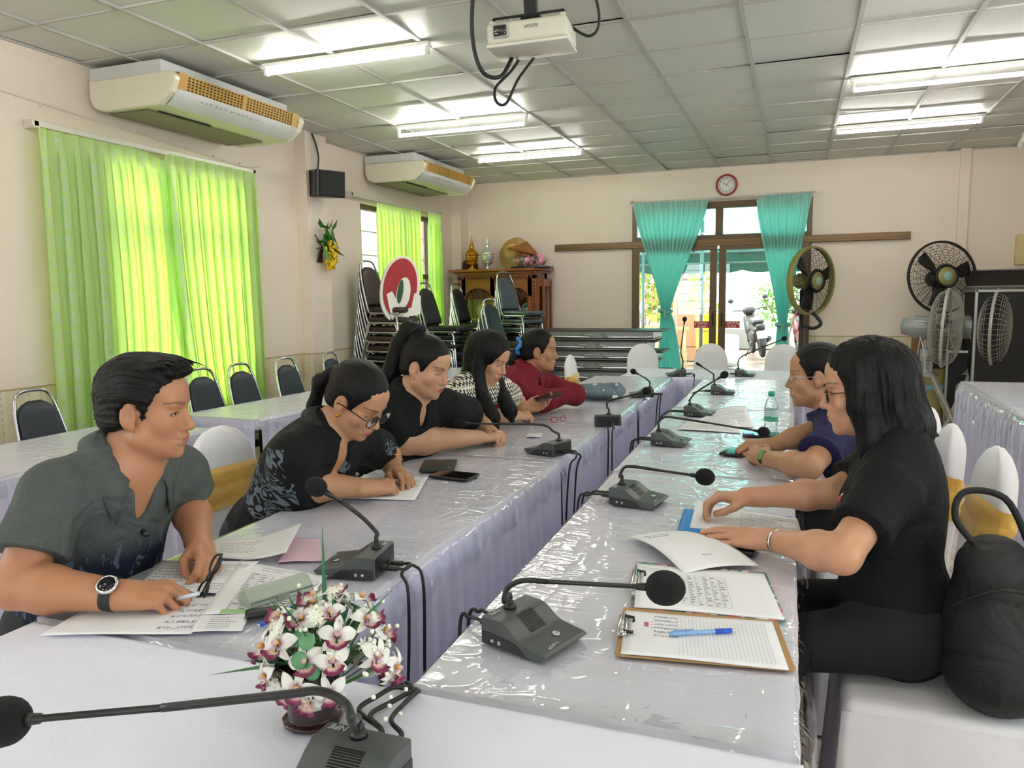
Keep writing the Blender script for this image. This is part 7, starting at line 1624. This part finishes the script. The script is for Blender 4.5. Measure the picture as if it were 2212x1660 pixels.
# grey cloth bag
q = tb(1290, 868, .756); e = thing('cloth_bag', 'grey-blue cloth bag with pale flower print beside the woman in red', 'bag', (q.x-.02, q.y+.12, .757), R_(8)); fl = Field(); fl.ell((0, 0, .035), (.17, .12, .045), None, .02); fl.cone((-.12, -.03, .06), (.13, -.01, .075), .028, .030, .04); fl.cone((.12, -.06, .03), (.15, .06, .04), .03, .03, .03)
V, F = fl.polygonise(.006, lambda P: -.006*vnoise(P*28, 3)-.003*vnoise(P*60, 4), .012)
t = NT('grey_floral_cloth'); P = t.coord(); vn = t.add('ShaderNodeTexVoronoi', Scale=16.0); t.t.links.new(P, vn.inputs['Vector']); x, y, z = t.xyz(P); fm = t.math('MULTIPLY', t.math('LESS_THAN', vn.outputs['Distance'], .30), t.math('GREATER_THAN', z, .055)); t.base(t.mix(fm, t.mix(t.noise(P, 12, 3), lin('#5a6a76'), lin('#6d7d88')), lin('#c3c9c4'))); t.b.inputs['Roughness'].default_value = .85
V = V-np.array((0, 0, V[:, 2].min())); sdf_object('bag_body', V, F, t.m, e, (0, 0, 0)); b = MB(); b.box((.12, -.112, .03), (.035, .003, .022), (R_(-20), 0, 0)); b.build('label_tag', WHITE, e)
# right row
paper('loose printed sheet with a raised corner beside the right row microphone', ((1480, 917), (1628, 924), (1612, 884), (1548, 893)), [('text', .12, .08, .9, .9, 15, INKG)], .758, curl=lambda u, v: .035*max(0, v-.55)*2*(1-abs(u-.5)))
paper('second printed sheet under the raised one, nearest the microphone base', ((1463, 928), (1600, 936), (1590, 905), (1490, 905)), [('text', .1, .1, .9, .4, 5, INKG)], .757)
phone('phone with a purple card on it in front of the water bottle', (1604, 944), (1686, 947), (1686, 938), .757, M('phone_case_dark', '#2a2626', .4)); q = tb(1618, 938, .768); e = thing('card', 'small purple card lying on the phone by the bottle', 'card', q, R_(10)); b = MB(); b.box((0, 0, 0), (.05, .03, .001)); b.build('card', M('purple_card', '#8f7fc0', .5), e)
q = tb(1664, 946, .757); e = thing('water_bottle', 'clear plastic water bottle with a green cap on the right table', 'bottle', (q.x, q.y+.03, .757)); BOT = glassy('bottle_plastic', (.97, .985, .99, 1), 1.3, .03, .7, .03)
H_ = .225; b = MB(); b.lathe([(.026, 0), (.031, .004), (.032, .03), (.0305, .036), (.032, .042), (.032, .058), (.0305, .063), (.032, .068), (.032, .145), (.030, .16), (.021, .185), (.013, .197), (.013, .205)], n=28); b.build('bottle_body', BOT, e, fix=True)
b = MB(); b.lathe([(.0325, .078), (.0325, .135)], n=32); b.f = b.f[:-2]; b.mi = b.mi[:-2]; b.sm = b.sm[:-2]
t = NT('bottle_label'); P = t.coord(); x, y, z = t.xyz(P); n = t.noise(P, 28, 2, .5, 1.0); t.base(t.mix(t.math('GREATER_THAN', t.math('ADD', t.math('MULTIPLY', n, .04), z), .122), t.mix(t.math('LESS_THAN', z, .092), lin('#3f9e83'), lin('#4ea68a')), lin('#bfe0dd'))); t.b.inputs['Roughness'].default_value = .3; b.build('paper_label', t.m, e, fix=False)
b = MB(); b.lathe([(.0155, .203), (.0155, .220), (.014, .2225), (.0005, .2228)], n=28); b.build('cap', M('green_cap', '#2fa890', .35), e); b = MB(); b.lathe([(.0145, .198), (.0150, .201)], n=24); b.build('cap_ring', M('green_cap', '#2fa890', .35), e)
phone('phone under the hands of the woman in navy', (1552, 983), (1600, 988), (1590, 970), .757, BLK)
# young woman's papers
paper('bright blue plastic folder under the printed report', ((1463, 1148), (1640, 1168), (1712, 1118), (1478, 1100)), (), .7575, mat=M('bright_blue_folder', '#1f86d8', .35), cat='folder', name='document_folder')
paper('printed report lying on the blue folder', ((1490, 1140), (1735, 1164), (1722, 1122), (1506, 1088)), [('text', .10, .45, .34, .8, 8, INKG), ('text', .45, .1, .95, .9, 9, INKG)], .7605, curl=lambda u, v: .035*max(0, .14-u)*4*v, lift=.003)
paper('blank back of a curled page between the young woman\'s hand and the floral clipboard', ((1478, 1241), (1640, 1222), (1486, 1150), (1355, 1160)), [('text', .42, .18, .62, .24, 1, INKG), ('hand', .12, .72, .5, .86, 2, INKB)], .762, curl=lambda u, v: .030*(math.sin(PI*v)*.6+.25*math.sin(PI*u)))
phone('black phone half hidden under the young woman\'s wrist', (1572, 1198), (1628, 1206), (1634, 1180), .757, BLK, True, .014)
FLOR = NT('floral_board'); P = FLOR.coord(); vn = FLOR.add('ShaderNodeTexVoronoi', Scale=55.0); FLOR.t.links.new(P, vn.inputs['Vector']); FLOR.base(FLOR.ramp(vn.outputs['Color'], [(.0, lin('#1f3a36')), (.4, lin('#4f8a78')), (.6, lin('#c23a66')), (.8, lin('#e6e2da'))]))
def clipboard(lab, px, bmat, pmat_prints, z0, clipm, side='left'):
    w_ = [tb(x, y, z0) for x, y in px]; c = sum(w_, Vector())/4; q = [v-c for v in w_]; e = thing('clipboard', lab, 'clipboard', c, 0, 'clipboards on the right table'); L = lambda u, v: (q[0]*(1-u)+q[1]*u)*(1-v)+(q[3]*(1-u)+q[2]*u)*v
    b = MB(); b.prism([tuple(L(u, v)[:2]) for u, v in ((0.015, 0), (.985, 0), (1, .02), (1, .98), (.985, 1), (.015, 1), (0, .98), (0, .02))], 0, .004); b.build('board', bmat, e, bevel=.001)
    a, d = L(.02, .32), L(.02, .72); dr = (d-a); ang = math.atan2(dr.y, dr.x); m = (a+d)/2; R = Matrix.Rotation(ang, 3, 'Z'); b = MB(); b.rbox(m+Vector((0, 0, .010)), (dr.length, .022, .014), .005, R); b.cyl(a+Vector((0, 0, .016)), d+Vector((0, 0, .016)), .004, n=8); b.build('clip_body', SILVM, e)
    a2, d2 = L(.085, .36), L(.085, .68); up_ = lambda p, h: p+Vector((0, 0, h))
    for s0, m0, m1 in ((.36, a2, a2*.85+d2*.15), (.68, d2, d2*.85+a2*.15)): b = MB(); b.tube([up_(L(.02, s0), .017), up_(m0, .014), up_(m1, .011)], .003, 6); b.build('clip_jaw', BLK, e)
    return e
clipboard('floral-edged clipboard holding a printed table, farther of the two', ((1360, 1318), (1700, 1346), (1654, 1240), (1373, 1217)), FLOR.m, None, .757, SILVM)
paper('printed table sheet held in the floral clipboard', ((1370, 1312), (1694, 1338), (1650, 1242), (1376, 1218)), [('table', .34, .12, .68, .80, 14, INKG), ('text', .06, .82, .25, .92, 2, INKG)], .7635, lift=.002)
clipboard('brown hardboard clipboard holding a ruled page, nearer of the two', ((1329, 1419), (1720, 1453), (1679, 1345), (1346, 1316)), M('hardboard', '#a9834f', .55, 0, .12, 30), None, .757, SILVM)
paper('ruled page with blue handwriting on the brown clipboard', ((1341, 1413), (1704, 1447), (1668, 1346), (1352, 1320)), [('ruled', .36, .08, .96, .92, 24, M('pale_rule', '#b9bdc9', .7)), ('hand', .20, .40, .36, .95, 6, INKB), ('fill', .135, .63, .165, .74, 1, REDI), ('text', .18, .58, .20, .80, 3, REDI)], .763, lift=.001)

# ------------------------------------------------------------------ potted orchids
q = tb(690, 1560, .754); e = thing('potted_orchids', 'dark red pot of white and maroon artificial orchids on the nearest table', 'potted flowers', (-.735, 1.005, .753)); POTM = M('maroon_gloss', '#2a0e13', .2, 0, .2, 20, coat=.5)
b = MB(); b.lathe([(.042, 0), (.050, .004), (.050, .010), (.040, .013), (.046, .05), (.058, .098), (.062, .100), (.062, .108), (.054, .108), (.046, .07)], n=12); b.build('pot', POTM, e, bevel=.001)
b = MB(); b.lathe([(.0005, .085), (.054, .088)], n=20); b.build('soil', M('dark_moss', '#2d3a1e', .9), e)
PET = NT('white_petal'); P = PET.coord(); x, y, z = PET.xyz(P); rr = PET.add('ShaderNodeVectorMath', operation='LENGTH'); PET.t.links.new(P, rr.inputs[0]); PET.base(PET.mix(PET.math('MULTIPLY_ADD', rr.outputs['Value'], -60, 1.05, clamp=True), lin('#efece2'), lin('#b0568f'))); PET.b.inputs['Roughness'].default_value = .6; PET.b.inputs['Subsurface Weight'].default_value = .1
LIP = NT('maroon_lip'); P = LIP.coord(); rr = LIP.add('ShaderNodeVectorMath', operation='LENGTH'); LIP.t.links.new(P, rr.inputs[0]); LIP.base(LIP.ramp(LIP.math('MULTIPLY', rr.outputs['Value'], 34), [(.25, lin('#e3a94c')), (.45, lin('#d9b8b4')), (.62, lin('#7a1247')), (1, lin('#4e0b2b'))])); LIP.b.inputs['Roughness'].default_value = .5
b = MB()                                     # bloom in the xy plane, facing +z
for k, a in enumerate((90, 18, 162, 225, 315)):
    ca, sa = math.cos(R_(a)), math.sin(R_(a)); L = .031 if k in (0, 3, 4) else .033; W_ = .008 if k in (0, 3, 4) else .0135
    b.grid(lambda u, v: ((.004+L*v)*ca-(u-.5)*2*W_*math.sin(PI*min(1, v*.93+.05))**.8*sa, (.004+L*v)*sa+(u-.5)*2*W_*math.sin(PI*min(1, v*.93+.05))**.8*ca, .004*math.sin(PI*v)-.010*v*v+.004*(u-.5)**2*4), 6, 8)
bloom = b.build('orchid_bloom', PET.m, e, fix=False); md = bloom.modifiers.new('thickness', 'SOLIDIFY'); md.thickness = .0008
b = MB(); b.grid(lambda u, v: ((.004+.012*v**.7)*math.cos(PI*(1.05+.90*u))*(1.0), -.006-.0*v+(.004+.013*v)*math.sin(PI*(1.05+.90*u))*.8, .002+.015*v-.006*v*v*abs(math.sin(PI*u))+.002*math.sin(20*u)*v), 16, 8); b.ball((0, .002, .008), (.004, .004, .007), 8); lip = b.build('lip', LIP.m, bloom, fix=False); lip.scale = (1.35, 1.35, 1.25); md = lip.modifiers.new('thickness', 'SOLIDIFY'); md.thickness = .0008
C0 = Vector((.035, .0, .128)); rs = np.random.RandomState(12); first = True; blooms = []
view = (Vector((0, 0, CAMZ))-(e.location+C0)).normalized()
cand = []
for k in range(400):
    d = Vector(rs.randn(3)).normalized()
    if d.z > -.55 and all((d-o).length > .36 for o in cand): cand.append(d)
for k, d in enumerate(cand[:36]):
    r = .080+.022*rs.rand(); p_ = C0+Vector((d.x*r*1.15, d.y*r*1.0, d.z*r*.95)); o = bloom if k == 0 else copy_tree(bloom, e)
    o.location = p_; qq = (d+view*.25).normalized().to_track_quat('Z', 'Y'); o.rotation_euler = (qq @ Quaternion((0, 0, 1), rs.uniform(-.6, .6))).to_euler(); s_ = .74+.28*rs.rand(); o.scale = (s_, s_, s_)
b = MB()
for d in cand[:36]: b.tube(smooth_path([(0, 0, .09), C0*.6+d*.03, C0+d*.085], 4), .0016, 5)
b.build('stem', M('stem_green', '#4f7d3c', .5), e)
b = MB()
for k in range(26):
    d = Vector((rs.randn()*.8, rs.randn()*.8, .2+rs.rand())).normalized(); L = .05+.05*rs.rand(); p_ = C0*.8+d*.06; x, y, _ = frame_of(d); w_ = .006; b._add([p_, p_+d*L*.4+x*w_, p_+d*L, p_+d*L*.4-x*w_, p_+d*L*.5+y*.004], [(0, 1, 4), (1, 2, 4), (2, 3, 4), (3, 0, 4)], 0, True)
for (tx, ty, tz) in ((.02, .02, .335), (-.17, -.05, .075), (.16, .02, .25)):
    p_ = C0*.9; dd = Vector((tx, ty, tz))-p_; x, y, _ = frame_of(dd); b._add([p_, p_+dd*.5+x*.007, p_+dd, p_+dd*.5-x*.007, p_+dd*.5+y*.004], [(0, 1, 4), (1, 2, 4), (2, 3, 4), (3, 0, 4)], 0, True)
b.build('blade_leaves', M('blade_green', '#2f6b45', .45, 0, .25, 20), e, fix=False)
b = MB()
for k in range(14):
    d = Vector(rs.randn(3)); d.z = abs(d.z)*.6-.1; d.normalize(); b.ball(C0+d*(.078+.02*rs.rand()), (.014, .014, .0016), 10, rot=d.to_track_quat('Z', 'Y').to_matrix())
b.build('round_leaves', M('eucalyptus_green', '#5c9468', .5, 0, .2, 30), e)
b = MB(); b2 = MB()
for k in range(46):
    d = Vector((rs.randn()*.9-.25, rs.randn()*.6-.2, .35+.8*rs.rand())).normalized(); p_ = C0+d*(.085+.03*rs.rand()); b2.cyl(C0*.8, p_, .0007, n=4)
    if k % 3: b.ball(p_, .0042, 6)
    else:
        x, y, _ = frame_of(d)
        for a in np.linspace(0, 2*PI, 8)[:-1]: u_ = x*math.cos(a)+y*math.sin(a); v_ = d.cross(u_); b._add([p_, p_+u_*.006+v_*.0025, p_+u_*.013, p_+u_*.006-v_*.0025], [(0, 1, 2, 3)])
for k in range(16):
    s_ = rs.rand(); p_ = C0+Vector((.10+.045*s_, -.02+.03*rs.randn(), .03-.07*s_+.03*rs.randn())); b.ball(p_, (.0042, .0034, .004), 7)
b.build('tiny_blossoms', M('cream_blossom', '#eef0dc', .6), e, fix=False); b2.build('fine_stalks', M('stem_green', '#4f7d3c', .5), e)

# ------------------------------------------------------------------ black backpack on the nearest chair
BPK = NT('black_quilted'); P = BPK.coord(); BPK.base(BPK.mix(BPK.noise(P, 10, 3), lin('#08080a'), lin('#111214'))); BPK.b.inputs['Roughness'].default_value = .75; BPK.bump(BPK.math('ADD', BPK.noise(P, 9, 3, .5, 1.2), BPK.math('MULTIPLY', BPK.noise(P, 300, 2), .02)), .8, .02)
e = thing('backpack', 'black quilted backpack standing on the chair behind the young woman', 'bag', (.49, 2.03, .478), R_(-18)); fl = Field()
fl.cone((-.02, 0, .09), (-.03, 0, .31), .105, .080, .04, lat=(0, 1, 0), sl=1.6); fl.ell((.01, 0, .09), (.14, .18, .095), None, .04); fl.cone((-.10, 0, .10), (-.07, 0, .23), .045, .05, .03, lat=(0, 1, 0), sl=2.2)
V, F = fl.polygonise(.006, lambda P: -.006*vnoise(P*11, 3)+.004*np.maximum(0, 1-np.abs(((P[:, 2]+P[:, 1]*.5)*7 % 1)-.5)*14), .014); V[:, 2] = np.maximum(V[:, 2], .0); sdf_object('pack_body', V, F, BPK.m, e, (0, 0, 0))
b = MB(); b.tube(smooth_path([(-.05, -.04, .36), (-.11, -.04, .43), (-.10, .0, .49), (-.02, .03, .48), (.03, .04, .38)], 6), .008, 8); b.build('carry_handle', BPK.m, e); b = MB(); b.tube(smooth_path([(-.10, -.14, .25), (.0, -.165, .32), (.09, -.12, .30)], 6), .004, 6); b.build('zip_line', M('black_zip', '#050506', .4), e)
